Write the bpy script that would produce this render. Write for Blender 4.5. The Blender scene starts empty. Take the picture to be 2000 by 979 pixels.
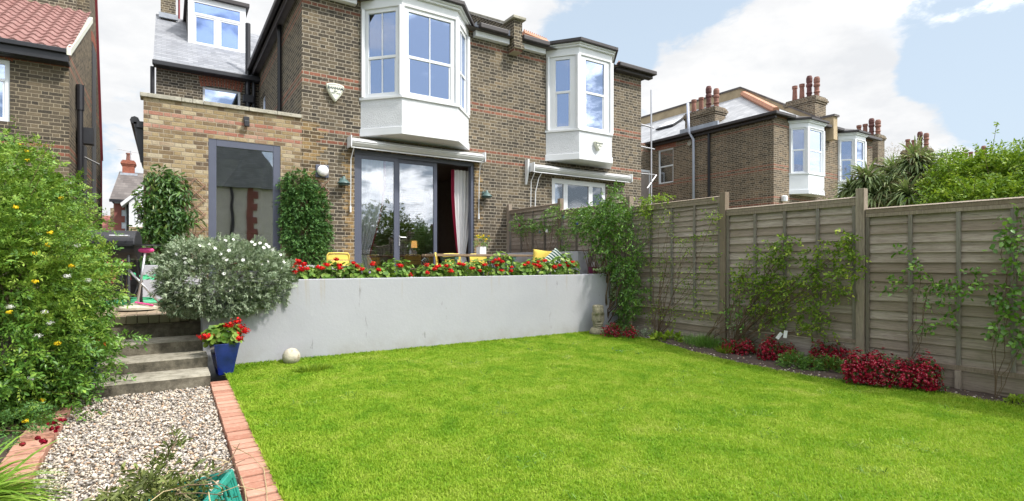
import bpy, math, random
import numpy as np
from mathutils import Vector, Matrix
random.seed(7); rng = np.random.default_rng(11)
scene = bpy.context.scene
COL = scene.collection
R = math.radians
# ------------------------------------------------------------------ camera frame
FX, FY, F = 0.5430, 0.8397, 1043.0
EYE = 1.4
def U(px, py=None, X=None, Y=None, Z=None):
    k = (px-1000)/F; rx = FY*k+FX; ry = FY-FX*k
    if Y is not None: d = Y/ry
    elif X is not None: d = X/rx
    else: d = (EYE-Z)*F/(py-511)
    z = EYE if py is None else EYE+(511-py)*d/F
    return Vector((rx*d, ry*d, z))
def gz(y):            # the lawn rises gently towards the terrace
    return 0.029*max(0.0, min(y, 7.3)-3.0)
def G(px, py, off=0.0):
    z = 0.05
    for _ in range(6):
        p = U(px, py, Z=z+off); z = gz(p.y)
    p.z = z+off
    return p
# ------------------------------------------------------------------ tagging
def tag(o, label=None, cat=None, group=None, kind=None):
    if label: o['label'] = label
    if cat: o['category'] = cat
    if group: o['group'] = group
    if kind: o['kind'] = kind
    return o
def thing(name, label, cat, loc=(0,0,0), rz=0.0, group=None):
    o = bpy.data.objects.new(name, None); COL.objects.link(o)
    o.location = loc; o.rotation_euler = (0,0,rz); o.empty_display_size = 0.1
    return tag(o, label, cat, group)
def kids(o): return [c for c in bpy.data.objects if c.parent == o]
def copy_tree(o, parent=None, loc=None, rz=None, label=None, scale=None):
    c = o.copy(); COL.objects.link(c)
    if parent is not None: c.parent = parent
    if loc is not None: c.location = loc
    if rz is not None: c.rotation_euler = (0,0,rz)
    if scale is not None: c.scale = (scale,)*3
    if label: c['label'] = label
    for ch in kids(o): copy_tree(ch, c)
    return c
# ------------------------------------------------------------------ mesh builder
class MB:
    def __init__(s): s.v=[]; s.f=[]; s.m=[]; s.mi=0; s.M=None; s.r=[]; s.rv=None
    def _a(s, vs, fs):
        b=len(s.v)
        for p in vs:
            p=Vector(p)
            s.v.append(s.M@p if s.M else p)
        r = s.rv if s.rv is not None else random.random()
        for f in fs: s.f.append([b+i for i in f]); s.m.append(s.mi); s.r.append(r)
    def box(s,x0,y0,z0,x1,y1,z1):
        if x0>x1:x0,x1=x1,x0
        if y0>y1:y0,y1=y1,y0
        if z0>z1:z0,z1=z1,z0
        s._a([(x0,y0,z0),(x1,y0,z0),(x1,y1,z0),(x0,y1,z0),(x0,y0,z1),(x1,y0,z1),(x1,y1,z1),(x0,y1,z1)],
             [(3,2,1,0),(4,5,6,7),(0,1,5,4),(1,2,6,5),(2,3,7,6),(3,0,4,7)]); return s
    def prism(s, poly, z0, z1):           # poly (x,y) counter-clockwise
        n=len(poly)
        s._a([(x,y,z0) for x,y in poly]+[(x,y,z1) for x,y in poly],
             [tuple(range(n-1,-1,-1)), tuple(range(n,2*n))]+[(i,(i+1)%n,n+(i+1)%n,n+i) for i in range(n)]); return s
    def extr(s, pts, vec):                # planar polygon swept by vec
        n=len(pts); vec=Vector(vec); P=[Vector(p) for p in pts]
        s._a(P+[p+vec for p in P],[tuple(range(n-1,-1,-1)),tuple(range(n,2*n))]+[(i,(i+1)%n,n+(i+1)%n,n+i) for i in range(n)]); return s
    def poly(s, pts): s._a(pts,[tuple(range(len(pts)))]); return s
    def tube(s, pts, r, n=8, r1=None, cap=True):
        P=[Vector(p) for p in pts]; m=len(P); vs=[]; fs=[]
        up=None
        for i,p in enumerate(P):
            d=(P[min(i+1,m-1)]-P[max(i-1,0)])
            if d.length<1e-9: d=Vector((0,0,1))
            d.normalize()
            if up is None: up=Vector((0,0,1)) if abs(d.z)<.9 else Vector((1,0,0))
            a=d.cross(up)
            if a.length<1e-6: a=d.cross(Vector((1,0,0)))
            a.normalize(); b=a.cross(d).normalized(); up=b
            rr=r if r1 is None else r+(r1-r)*i/(m-1)
            for k in range(n):
                t=2*math.pi*k/n; vs.append(p+a*math.cos(t)*rr+b*math.sin(t)*rr)
        for i in range(m-1):
            for k in range(n):
                fs.append((i*n+k,(i+1)*n+k,(i+1)*n+(k+1)%n,i*n+(k+1)%n))
        if cap: fs.append(tuple(range(n))); fs.append(tuple(range(m*n-1,(m-1)*n-1,-1)))
        s._a(vs,fs); return s
    def lathe(s, prof, c=(0,0,0), n=24, axis='z', sx=1, sy=1):
        vs=[];fs=[];m=len(prof)
        for r,z in prof:
            for k in range(n):
                t=2*math.pi*k/n; x,y=r*math.cos(t)*sx,r*math.sin(t)*sy
                p=(x,y,z) if axis=='z' else ((z,x,y) if axis=='x' else (x,z,y))
                vs.append((p[0]+c[0],p[1]+c[1],p[2]+c[2]))
        for i in range(m-1):
            for k in range(n): fs.append((i*n+k,i*n+(k+1)%n,(i+1)*n+(k+1)%n,(i+1)*n+k))
        fs.append(tuple(range(n-1,-1,-1))); fs.append(tuple(range((m-1)*n,m*n)))
        s._a(vs,fs); return s
    def build(s,name,mats,parent=None,smooth=False,bevel=0,seg=2,sub=0):
        me=bpy.data.meshes.new(name); me.from_pydata([tuple(p) for p in s.v],[],s.f)
        if not isinstance(mats,(list,tuple)): mats=[mats]
        for m in mats: me.materials.append(m)
        me.polygons.foreach_set('material_index',s.m)
        a=me.attributes.new('rnd','FLOAT','FACE'); a.data.foreach_set('value',s.r)
        import bmesh
        bm=bmesh.new(); bm.from_mesh(me); bmesh.ops.recalc_face_normals(bm,faces=bm.faces); bm.to_mesh(me); bm.free()
        if smooth: me.polygons.foreach_set('use_smooth',[True]*len(me.polygons))
        me.update()
        o=bpy.data.objects.new(name,me); COL.objects.link(o)
        if parent is not None: o.parent=parent
        if bevel:
            b=o.modifiers.new('bevel','BEVEL'); b.width=bevel; b.segments=seg; b.limit_method='ANGLE'; b.angle_limit=R(35)
        if sub:
            b=o.modifiers.new('sub','SUBSURF'); b.levels=sub; b.render_levels=sub
        return o
def mesh_np(name, V, faces_per, mat, parent=None, rnd=None, smooth=False):
    """V: (N,K,3) N polygons sets; faces_per: list of index tuples inside K"""
    N,K,_=V.shape
    me=bpy.data.meshes.new(name)
    me.vertices.add(N*K); me.vertices.foreach_set('co',V.reshape(-1).astype(np.float32))
    tot=[];idx=[]
    base=(np.arange(N)*K)[:,None]
    sizes=[len(f) for f in faces_per]
    allidx=np.concatenate([np.array(f) for f in faces_per])[None,:]+base
    allidx=allidx.reshape(-1)
    sz=np.tile(np.array(sizes),N)
    starts=np.concatenate([[0],np.cumsum(sz)[:-1]])
    me.loops.add(len(allidx)); me.loops.foreach_set('vertex_index',allidx.astype(np.int32))
    me.polygons.add(len(sz)); me.polygons.foreach_set('loop_start',starts.astype(np.int32))
    try: me.polygons.foreach_set('loop_total',sz.astype(np.int32))
    except Exception: pass
    me.update(calc_edges=True); me.validate()
    if rnd is None: rnd=rng.random(N)
    a=me.attributes.new('rnd','FLOAT','FACE'); a.data.foreach_set('value',np.repeat(rnd,len(sizes)).astype(np.float32))
    if smooth: me.polygons.foreach_set('use_smooth',np.ones(len(sz),dtype=bool))
    me.materials.append(mat)
    o=bpy.data.objects.new(name,me); COL.objects.link(o)
    if parent is not None: o.parent=parent
    return o
def nrm(a): return a/np.maximum(np.linalg.norm(a,axis=-1,keepdims=True),1e-9)
def rdir(n): return nrm(rng.normal(size=(n,3)))
DIAM=np.array([[0,0,0],[.45,-.5,.0],[1,0,-.12],[.45,.5,.0]]); DIAMF=[(0,1,2,3)]
LEAF=np.array([[0,0,0],[.3,-.42,.05],[.7,-.36,.03],[1,0,-.1],[.7,.36,.03],[.3,.42,.05],[.5,0,-.04]])
LEAFF=[(0,1,2,3,6),(0,6,3,4,5)]
ROUND=np.array([[.05,0,0]]+[[.5+.5*math.cos(t),.5*math.sin(t),.12+.06*math.cos(3*t)] for t in [math.pi*2*i/9+math.pi*1.11 for i in range(9)]]+[[.45,0,-.02]])
ROUNDF=[(10,i,i+1) for i in range(1,9)]+[(10,9,1)]
def leafset(P, D, Nn, L, W, tmpl):
    """P base, D axis dir, Nn approx normal, L,W arrays -> (N,K,3)"""
    D=nrm(D); S=nrm(np.cross(Nn,D)); Z=np.cross(D,S)
    L=np.broadcast_to(np.asarray(L,float),(len(P),)); W=np.broadcast_to(np.asarray(W,float),(len(P),))
    return P[:,None,:]+D[:,None,:]*(tmpl[None,:,0:1]*L[:,None,None])+S[:,None,:]*(tmpl[None,:,1:2]*W[:,None,None])+Z[:,None,:]*(tmpl[None,:,2:3]*L[:,None,None])
def sprays(P, D, tl, nl, L, W, tmpl=DIAM, droop=.2, spread=.9, jit=.35, updir=.4):
    N=len(P); out=[]; D=nrm(D)
    S=nrm(np.cross(D,rdir(N))); Nn=np.cross(S,D)
    Nn=np.where(Nn[:,2:3]<0,-Nn,Nn)
    tl=np.broadcast_to(np.asarray(tl,float),(N,))
    for j in range(nl):
        t=(j+.6)/nl
        pos=P+D*(tl*t)[:,None]; pos[:,2]-=droop*tl*t*t
        sg=1 if j%2 else -1
        ld=D*(.45+.5*t)+S*sg*spread*(1-.4*t)+rng.normal(size=(N,3))*jit; ld[:,2]-=droop*t
        nn=Nn+rng.normal(size=(N,3))*jit; nn[:,2]+=updir
        sc=rng.uniform(.65,1.15,N)
        out.append(leafset(pos,ld,nn,L*sc,W*sc,tmpl))
    return np.concatenate(out)
def blob_pts(blobs, n, lo=.6, hi=1.0, zmin=None, lump=.14, fr=3.1):
    """blobs: (x,y,z,rx,ry,rz); points near the shell of the union, lumpy"""
    B=np.array(blobs,float); w=(B[:,3]*B[:,4]*B[:,5])**(2/3); w/=w.sum()
    Ps=[];Ds=[];need=n;ph=rng.random(6)*7
    while need>0:
        m=need*2+50
        i=rng.choice(len(B),m,p=w); d=rdir(m)
        l=1+lump*(np.sin(fr*d[:,0]*2+ph[0]+i)*np.sin(fr*d[:,1]*2+ph[1]+2*i)+.7*np.sin(fr*3*d[:,2]+ph[2]+i)*np.sin(fr*2.7*d[:,0]+ph[3]))
        r=(lo+(hi-lo)*rng.random(m)**.6)*l
        p=B[i,:3]+d*B[i,3:6]*r[:,None]
        ok=np.ones(m,bool)
        for b in B:
            q=(p-b[:3])/b[3:6]; ok&=~((q**2).sum(1)<(lo*.82)**2)
        if zmin is not None: ok&=p[:,2]>zmin
        p=p[ok][:need]; Ps.append(p); Ds.append(d[ok][:need]); need-=len(p)
    return np.concatenate(Ps),np.concatenate(Ds)
def straps(P, D, L, W, seg=7, droop=.6, fold=.0):
    """long narrow leaves: returns (N,2*(seg+1),3) + faces"""
    N=len(P); D=nrm(D); L=np.broadcast_to(np.asarray(L,float),(N,)); W=np.broadcast_to(np.asarray(W,float),(N,)); droop=np.broadcast_to(np.asarray(droop,float),(N,))
    S=nrm(np.cross(D,np.array([0,0,1.])+rng.normal(size=(N,3))*.25))
    pos=P.copy(); d=D.copy(); rows=[]
    for i in range(seg+1):
        t=i/seg; w=W*(min(1,.55+t*1.6) if t<.5 else max(.04,1-((t-.5)/.5)**1.7))*.5
        rows.append(pos-S*w[:,None]); rows.append(pos+S*w[:,None])
        d=d.copy(); d[:,2]-=droop/seg*(.5+t); d=nrm(d)
        pos=pos+d*(L/seg)[:,None]
    V=np.stack(rows,1)
    return V,[(2*i,2*i+1,2*i+3,2*i+2) for i in range(seg)]
def petals(C, r, n, L, W):
    """round flower heads: n petals around each centre"""
    N=len(C); d=rdir(N*n); d[:,2]=d[:,2]*.8+.15; c=np.repeat(C,n,0)
    r=np.repeat(np.broadcast_to(np.asarray(r,float),(N,)),n)
    d=d*np.array([1,1,.72]); P=c+d*(r*rng.uniform(.3,1.15,N*n))[:,None]
    ax=nrm(np.cross(d,rdir(N*n)))
    return leafset(P-ax*L*.5,ax,d,L*rng.uniform(.7,1.2,N*n),W,DIAM)
def head_parts(name,C,r,n,L,W,mat,parent):
    for i,c in enumerate(np.asarray(C)):
        mesh_np(name,petals(np.array([c]),float(np.broadcast_to(np.asarray(r,float),(len(C),))[i]),n,L,W),DIAMF,mat,parent)
def branches(mb, base, tips, r0=.01, r1=.003, wob=.1, n=5, seg=5):
    base=Vector(base)
    for t in tips:
        t=Vector(t); pts=[]
        ln=(t-base).length
        for i in range(seg+1):
            q=i/seg; p=base.lerp(t,q); a=wob*ln*math.sin(q*math.pi)
            pts.append(p+Vector((random.uniform(-1,1),random.uniform(-1,1),random.uniform(-.3,.8)))*a*.6)
        pts[0]=base
        mb.tube(pts,r0,n,r1)
# ------------------------------------------------------------------ materials
class NT:
    def __init__(s,name):
        s.mat=bpy.data.materials.new(name); s.mat.use_nodes=True; s.t=s.mat.node_tree; s.t.nodes.clear()
        s.out=s.t.nodes.new('ShaderNodeOutputMaterial')
    def n(s,typ,**kw):
        nd=s.t.nodes.new(typ)
        for k,v in kw.items(): setattr(nd,k,v)
        return nd
    def l(s,a,b): s.t.links.new(a,b)
    def set(s,inp,v):
        if isinstance(v,bpy.types.NodeSocket): s.l(v,inp)
        else: inp.default_value=v
    def math(s,op,a,b=None,c=None,clamp=False):
        nd=s.n('ShaderNodeMath',operation=op); nd.use_clamp=clamp
        s.set(nd.inputs[0],a)
        if b is not None: s.set(nd.inputs[1],b)
        if c is not None: s.set(nd.inputs[2],c)
        return nd.outputs[0]
    def mix(s,f,a,b,mode='MIX'):
        nd=s.n('ShaderNodeMix',data_type='RGBA',blend_type=mode)
        s.set(nd.inputs[0],f)
        for i,v in ((6,a),(7,b)):
            if isinstance(v,bpy.types.NodeSocket): s.l(v,nd.inputs[i])
            else: nd.inputs[i].default_value=(*v,1) if len(v)==3 else v
        return nd.outputs[2]
    def ramp(s,f,stops,interp='LINEAR'):
        nd=s.n('ShaderNodeValToRGB'); cr=nd.color_ramp; cr.interpolation=interp
        while len(cr.elements)<len(stops): cr.elements.new(.5)
        for e,(p,c) in zip(cr.elements,stops):
            e.position=p; e.color=(*c,1) if len(c)==3 else c
        s.l(f,nd.inputs[0]); return nd.outputs[0]
    def vmap(s,sock,scale=(1,1,1),loc=(0,0,0)):
        nd=s.n('ShaderNodeMapping'); s.l(sock,nd.inputs[0]); nd.inputs['Scale'].default_value=scale; nd.inputs['Location'].default_value=loc; return nd.outputs[0]
    def noise(s,vec,scale,detail=3,rough=.55,dist=0,col=False):
        nd=s.n('ShaderNodeTexNoise'); s.l(vec,nd.inputs['Vector']); nd.inputs['Scale'].default_value=scale
        nd.inputs['Detail'].default_value=detail; nd.inputs['Roughness'].default_value=rough; nd.inputs['Distortion'].default_value=dist
        return nd.outputs['Color' if col else 'Fac']
    def mr(s,v,a,b,c=0,d=1,smooth=False):
        nd=s.n('ShaderNodeMapRange'); 
        if smooth: nd.interpolation_type='SMOOTHSTEP'
        s.l(v,nd.inputs[0]); nd.inputs[1].default_value=a; nd.inputs[2].default_value=b; nd.inputs[3].default_value=c; nd.inputs[4].default_value=d
        return nd.outputs[0]
    def geo(s): return s.n('ShaderNodeNewGeometry')
    def obj(s): return s.n('ShaderNodeTexCoord').outputs['Object']
    def rnd(s): return s.n('ShaderNodeAttribute',attribute_name='rnd').outputs['Fac']
    def bump(s,h,st=.3,dist=.02):
        nd=s.n('ShaderNodeBump'); s.l(h,nd.inputs['Height']); nd.inputs['Strength'].default_value=st; nd.inputs['Distance'].default_value=dist; return nd.outputs[0]
    def bsdf(s,col,rough=.6,metal=0,spec=.5,normal=None,coat=0):
        b=s.n('ShaderNodeBsdfPrincipled')
        s.set(b.inputs['Base Color'],(*col,1) if isinstance(col,tuple) and len(col)==3 else col)
        s.set(b.inputs['Roughness'],rough); b.inputs['Metallic'].default_value=metal; b.inputs['Specular IOR Level'].default_value=spec
        b.inputs['Coat Weight'].default_value=coat
        if normal is not None: s.l(normal,b.inputs['Normal'])
        return b.outputs[0]
    def done(s,sh): s.l(sh,s.out.inputs[0]); return s.mat
def simple(name,col,rough=.6,var=.12,scale=6,bump=0,bscale=60,metal=0,spec=.5,coat=0,grain=None):
    t=NT(name); g=t.geo(); n=t.noise(g.outputs['Position'],scale,5,.6)
    c=t.mix(t.mr(n,.3,.7),tuple(x*(1-var) for x in col),tuple(min(1,x*(1+var)) for x in col))
    if grain:
        n2=t.noise(g.outputs['Position'],grain[0],3,.6); c=t.mix(t.mr(n2,grain[1],grain[1]+.12,0,grain[3] if len(grain)>3 else .8),c,grain[2])
    nr=None
    if bump: nr=t.bump(t.noise(g.outputs['Position'],bscale,4,.6),bump,.01)
    return t.done(t.bsdf(c,rough,metal,spec,nr,coat))
def leaf(name,stops,trans=.3,rough=.55,spec=.35,hue=.25,patch=1.3,tcol=(.25,.36,.03)):
    t=NT(name); r=t.rnd(); g=t.geo()
    n=t.noise(g.outputs['Position'],patch,2,.5)
    f=t.math('ADD',t.math('MULTIPLY',r,1-hue),t.math('MULTIPLY',t.mr(n,.3,.7),hue))
    c=t.ramp(f,stops)
    b=t.bsdf(c,rough,0,spec)
    tr=t.n('ShaderNodeBsdfTranslucent'); t.l(t.mix(.4,c,tcol,'MIX'),tr.inputs[0])
    m=t.n('ShaderNodeMixShader'); m.inputs[0].default_value=trans; t.l(b,m.inputs[1]); t.l(tr.outputs[0],m.inputs[2])
    return t.done(m.outputs[0])
def brick(name,stops,mortar,red_rows=(),red=((.20,.075,.05),(.32,.13,.085)),zoff=0,mw=.0065,blotch=None,axis=None,grime=.24):
    t=NT(name); g=t.geo(); pos=g.outputs['Position']
    sp=t.n('ShaderNodeSeparateXYZ'); t.l(pos,sp.inputs[0]); x,y,z=sp.outputs
    sn=t.n('ShaderNodeSeparateXYZ'); t.l(g.outputs['True Normal'],sn.inputs[0])
    side=t.math('GREATER_THAN',t.math('ABSOLUTE',sn.outputs[0]),t.math('ABSOLUTE',sn.outputs[1]))
    u=t.math('ADD',t.math('MULTIPLY',x,t.math('SUBTRACT',1,side)),t.math('MULTIPLY',y,side))
    wob=t.noise(pos,1.7,2); wz=t.math('ADD',z,t.math('MULTIPLY',t.math('SUBTRACT',wob,.5),.012))
    zr=t.math('DIVIDE',t.math('ADD',wz,zoff+50*.075),.075); row=t.math('FLOOR',zr); fz=t.math('FRACT',zr)
    wn=t.n('ShaderNodeTexWhiteNoise',noise_dimensions='1D'); t.l(row,wn.inputs['W'])
    uo=t.math('ADD',t.math('ADD',t.math('DIVIDE',t.math('ADD',u,100),.3375),t.math('MULTIPLY',t.math('MODULO',row,2),.5)),t.math('MULTIPLY',wn.outputs[0],.08))
    cell=t.math('FLOOR',uo); p=t.math('FRACT',uo)
    hd=t.math('GREATER_THAN',p,.6667)
    lp=t.math('ADD',t.math('MULTIPLY',t.math('SUBTRACT',1,hd),t.math('DIVIDE',p,.6667)),t.math('MULTIPLY',hd,t.math('DIVIDE',t.math('SUBTRACT',p,.6667),.3333)))
    wd=t.math('SUBTRACT',.225,t.math('MULTIPLY',hd,.1125))
    du=t.math('MULTIPLY',t.math('MINIMUM',lp,t.math('SUBTRACT',1,lp)),wd)
    dz=t.math('MULTIPLY',t.math('MINIMUM',fz,t.math('SUBTRACT',1,fz)),.075)
    d=t.math('MINIMUM',du,dz)
    nj=t.noise(pos,38,3,.7); d=t.math('ADD',d,t.math('MULTIPLY',t.math('SUBTRACT',nj,.5),.012))
    isb=t.mr(d,mw-.002,mw+.003,0,1,True)
    cv=t.n('ShaderNodeCombineXYZ'); t.l(t.math('ADD',t.math('MULTIPLY',cell,2),hd),cv.inputs[0]); t.l(row,cv.inputs[1]); t.l(side,cv.inputs[2])
    w2=t.n('ShaderNodeTexWhiteNoise',noise_dimensions='3D'); t.l(cv.outputs[0],w2.inputs['Vector'])
    rv=w2.outputs['Value']
    big=t.noise(pos,.55,4,.6)
    f=t.math('ADD',t.math('MULTIPLY',rv,.75),t.math('MULTIPLY',t.mr(big,.3,.7),.25))
    c=t.ramp(f,stops)
    if red_rows:
        m=None
        for rr in red_rows:
            q=t.math('COMPARE',row,float(rr+50),.4); m=q if m is None else t.math('MAXIMUM',m,q)
        c=t.mix(m,c,t.mix(w2.outputs['Value'],red[0],red[1]))
    sp2=t.noise(pos,55,4,.75); gr=t.noise(t.vmap(pos,(1.6,1.6,.45)),.9,5,.65)
    c=t.mix(t.mr(sp2,.35,.65,grime,0),c,(.02,.017,.013))
    sp3=t.noise(pos,21,3,.7)
    c=t.mix(t.mr(sp3,.56,.72,0,.45),c,mortar)
    c=t.mix(t.mr(gr,.50,.70,0,.45),c,(.045,.04,.034)) if 'yellow' not in name else c
    if blotch:
        bn=t.noise(pos,.8,5,.6); c=t.mix(t.mr(bn,.5,.62,0,blotch[1]),c,blotch[0])
    mc=t.mix(t.mr(t.noise(pos,2.2,4,.6),.3,.7),tuple(v*.72 for v in mortar),mortar)
    c=t.mix(isb,mc,c)
    h=t.math('ADD',isb,t.math('MULTIPLY',sp2,.5))
    return t.done(t.bsdf(c,.88,0,.25,t.bump(h,.7,.012)))
M={}
# dark grimy stock brick
DK=[(0,(.036,.031,.026)),(.25,(.068,.057,.044)),(.5,(.105,.085,.061)),(.75,(.148,.118,.080)),(.9,(.20,.155,.10)),(1,(.27,.20,.125))]
M['brick']=brick('stock_brick',DK,(.385,.34,.27),(92,88,69,67,54,51),mw=.0070)
M['brick_side']=brick('stock_brick_side',DK,(.42,.37,.28),(88,86,69,67,54,51))
M['brick_far']=brick('stock_brick_far',[(0,(.055,.043,.032)),(.4,(.125,.095,.066)),(.75,(.20,.15,.10)),(1,(.27,.19,.12))],(.41,.355,.275),(90,86,66,64,50,47),mw=.008,grime=.2)
M['brick_left']=brick('stock_brick_left',DK,(.33,.28,.20),(74,71,49,47))
M['brick_yellow']=brick('yellow_stock_brick',[(0,(.08,.06,.05)),(.16,(.17,.12,.075)),(.32,(.25,.18,.10)),(.5,(.33,.245,.13)),(.66,(.41,.32,.19)),(.78,(.47,.40,.28)),(.90,(.30,.20,.13)),(1,(.42,.27,.20))],(.36,.30,.22),(53,50),red=((.34,.13,.09),(.46,.27,.20)),grime=.30)
M['brick_repair']=brick('mixed_repair_brick',[(0,(.06,.045,.03)),(.35,(.14,.095,.05)),(.6,(.30,.2,.09)),(1,(.42,.28,.13))],(.42,.35,.25),(),grime=.3)
M['arch']=simple('rubbed_red_brick',(.27,.09,.055),.85,.3,14,.4)
M['mortar']=simple('pale_mortar',(.42,.37,.28),.9,.1)
M['inner_brick']=brick('interior_brick',[(0,(.16,.09,.07)),(1,(.42,.25,.18))],(.45,.38,.3),())
def slate(name,a,b,cw=.25,ch=.2,line=(.05,.05,.055)):
    t=NT(name); g=t.geo(); sp=t.n('ShaderNodeSeparateXYZ'); t.l(g.outputs['Position'],sp.inputs[0]); x,y,z=sp.outputs
    sn=t.n('ShaderNodeSeparateXYZ'); t.l(g.outputs['True Normal'],sn.inputs[0])
    side=t.math('GREATER_THAN',t.math('ABSOLUTE',sn.outputs[0]),t.math('ABSOLUTE',sn.outputs[1]))
    u=t.math('ADD',t.math('MULTIPLY',x,t.math('SUBTRACT',1,side)),t.math('MULTIPLY',y,side))
    zr=t.math('DIVIDE',t.math('ADD',z,50),ch); row=t.math('FLOOR',zr); fz=t.math('FRACT',zr)
    uo=t.math('ADD',t.math('DIVIDE',t.math('ADD',u,100),cw),t.math('MULTIPLY',t.math('MODULO',row,2),.5)); cell=t.math('FLOOR',uo); fu=t.math('FRACT',uo)
    cv=t.n('ShaderNodeCombineXYZ'); t.l(cell,cv.inputs[0]); t.l(row,cv.inputs[1])
    w=t.n('ShaderNodeTexWhiteNoise',noise_dimensions='3D'); t.l(cv.outputs[0],w.inputs['Vector'])
    c=t.mix(w.outputs['Value'],a,b)
    c=t.mix(t.mr(t.noise(g.outputs['Position'],3,4),.4,.7,0,.4),c,tuple(v*.6 for v in a))
    e=t.math('MULTIPLY',t.mr(fz,0,.14),t.mr(t.math('MINIMUM',fu,t.math('SUBTRACT',1,fu)),0,.03,.6,1))
    c=t.mix(e,line,c)
    return t.done(t.bsdf(c,.62,0,.4,t.bump(e,.5,.01)))
M['slate']=slate('grey_slate',(.20,.21,.235),(.29,.30,.325),ch=.095)
M['slate_pale']=slate('pale_slate',(.33,.34,.36),(.45,.46,.48),.3,.12,(.2,.2,.22))
M['slate_dark']=slate('brown_tile',(.10,.085,.08),(.17,.15,.14),.25,.16)
M['render_white']=simple('white_roughcast',(.62,.635,.665),.9,.05,3,1.0,38,grain=(30,.60,(.44,.45,.47,1),.6))
M['white']=simple('white_gloss_paint',(.70,.715,.74),.35,.03,2)
M['white_far']=simple('white_upvc',(.78,.81,.85),.4,.03,2)
M['awning']=simple('white_awning_metal',(.50,.505,.50),.35,.08,3)
M['anthracite']=simple('slate_blue_aluminium',(.085,.095,.135),.4,.06,3)
M['black']=simple('black_iron',(.018,.018,.022),.4,.2,5)
M['gutter']=simple('dark_brown_gutter',(.035,.029,.030),.5,.25,4)
M['lead']=simple('lead_flashing',(.33,.36,.41),.5,.2,5)
M['stone']=simple('weathered_coping',(.36,.34,.28),.9,.25,5,.5,30,grain=(24,.55,(.12,.115,.09,1),.7))
M['terracotta']=simple('terracotta',(.25,.115,.085),.8,.25,4)
M['pot_dark']=simple('sooty_terracotta',(.13,.05,.045),.8,.4,4)
M['ridge']=simple('orange_ridge_tile',(.50,.24,.15),.85,.2,6)
M['tan']=simple('tan_render',(.42,.33,.21),.95,.2,2,.3)
M['grey_pipe']=simple('grey_pipe',(.50,.54,.66),.45,.06,3)
M['red_paint']=simple('dark_red_paint',(.22,.03,.04),.5,.1,3)
M['beige']=simple('beige_render',(.60,.56,.53),.95,.1,2)
M['quoin']=simple('red_quoins',(.24,.085,.07),.85,.2,3)
M['pale_render']=simple('pale_blue_render',(.66,.72,.80),.9,.05,2)
# slightly different render of the low terrace wall
def wallmat():
    t=NT('grey_painted_render'); g=t.geo(); pos=g.outputs['Position']
    n=t.noise(pos,.9,5,.6); n2=t.noise(pos,9,5,.7); n3=t.noise(t.vmap(pos,(5.5,5.5,1.3)),1.6,4,.7)
    c=t.mix(t.mr(n,.3,.7),(.355,.360,.395),(.405,.408,.44))
    c=t.mix(t.mr(n2,.62,.70,0,.25),c,(.47,.47,.49)); n5=t.noise(pos,1.1,6,.7,.6); c=t.mix(t.mr(n5,.50,.72,0,.25),c,(.31,.31,.33))
    c=t.mix(t.mr(n3,.665,.70,0,.6),c,(.20,.20,.20))
    sp=t.n('ShaderNodeSeparateXYZ'); t.l(pos,sp.inputs[0])
    st=t.noise(t.vmap(pos,(14,14,.6)),1,3,.6)                       # run-off stains from the top edge
    sm=t.math('MULTIPLY',t.mr(st,.62,.72),t.mr(sp.outputs[2],.75,1.17))
    c=t.mix(t.math('MULTIPLY',sm,.4),c,(.34,.27,.14))
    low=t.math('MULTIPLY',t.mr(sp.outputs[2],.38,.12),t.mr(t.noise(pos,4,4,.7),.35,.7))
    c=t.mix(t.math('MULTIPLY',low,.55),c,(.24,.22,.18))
    return t.done(t.bsdf(c,.85,0,.3,t.bump(t.noise(pos,28,4,.6),.22,.01)))
M['wall']=wallmat()
def concrete():
    t=NT('mossy_concrete'); g=t.geo(); pos=g.outputs['Position']
    n=t.noise(pos,7,6,.7); c=t.ramp(n,[(.3,(.06,.055,.042)),(.5,(.145,.13,.10)),(.7,(.27,.245,.19))])
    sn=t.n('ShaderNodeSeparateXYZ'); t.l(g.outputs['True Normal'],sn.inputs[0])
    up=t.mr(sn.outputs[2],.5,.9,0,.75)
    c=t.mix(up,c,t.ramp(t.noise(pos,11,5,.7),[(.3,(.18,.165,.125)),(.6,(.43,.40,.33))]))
    c=t.mix(t.mr(t.noise(pos,60,3,.7),.6,.72,0,.6),c,(.03,.03,.02))
    return t.done(t.bsdf(c,.92,0,.2,t.bump(n,.6,.02)))
M['concrete']=concrete()
def paving():
    t=NT('brick_paviours'); g=t.geo(); pos=g.outputs['Position']
    b=t.n('ShaderNodeTexBrick'); t.l(pos,b.inputs['Vector']); b.inputs['Scale'].default_value=1; b.inputs['Brick Width'].default_value=.215; b.inputs['Row Height'].default_value=.105
    b.inputs['Mortar Size'].default_value=.007; b.inputs['Color1'].default_value=(.30,.22,.15,1); b.inputs['Color2'].default_value=(.46,.36,.26,1); b.inputs['Mortar'].default_value=(.12,.12,.07,1); b.inputs['Bias'].default_value=0
    c=t.mix(t.mr(t.noise(pos,6,5,.6),.3,.7,.35,0),b.outputs[0],(.12,.09,.07))
    return t.done(t.bsdf(c,.9,0,.2,t.bump(b.outputs[1],-.5,.01)))
M['paving']=paving()
def edging():
    t=NT('pink_brick_edging'); g=t.geo(); r=t.rnd()
    c=t.mix(r,(.30,.135,.09),(.46,.26,.19)); c=t.mix(t.mr(t.noise(g.outputs['Position'],30,5,.7),.5,.75,0,.5),c,(.56,.40,.31))
    return t.done(t.bsdf(c,.9,0,.2,t.bump(t.noise(g.outputs['Position'],90,3),.4,.005)))
M['edging']=edging()
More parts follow.
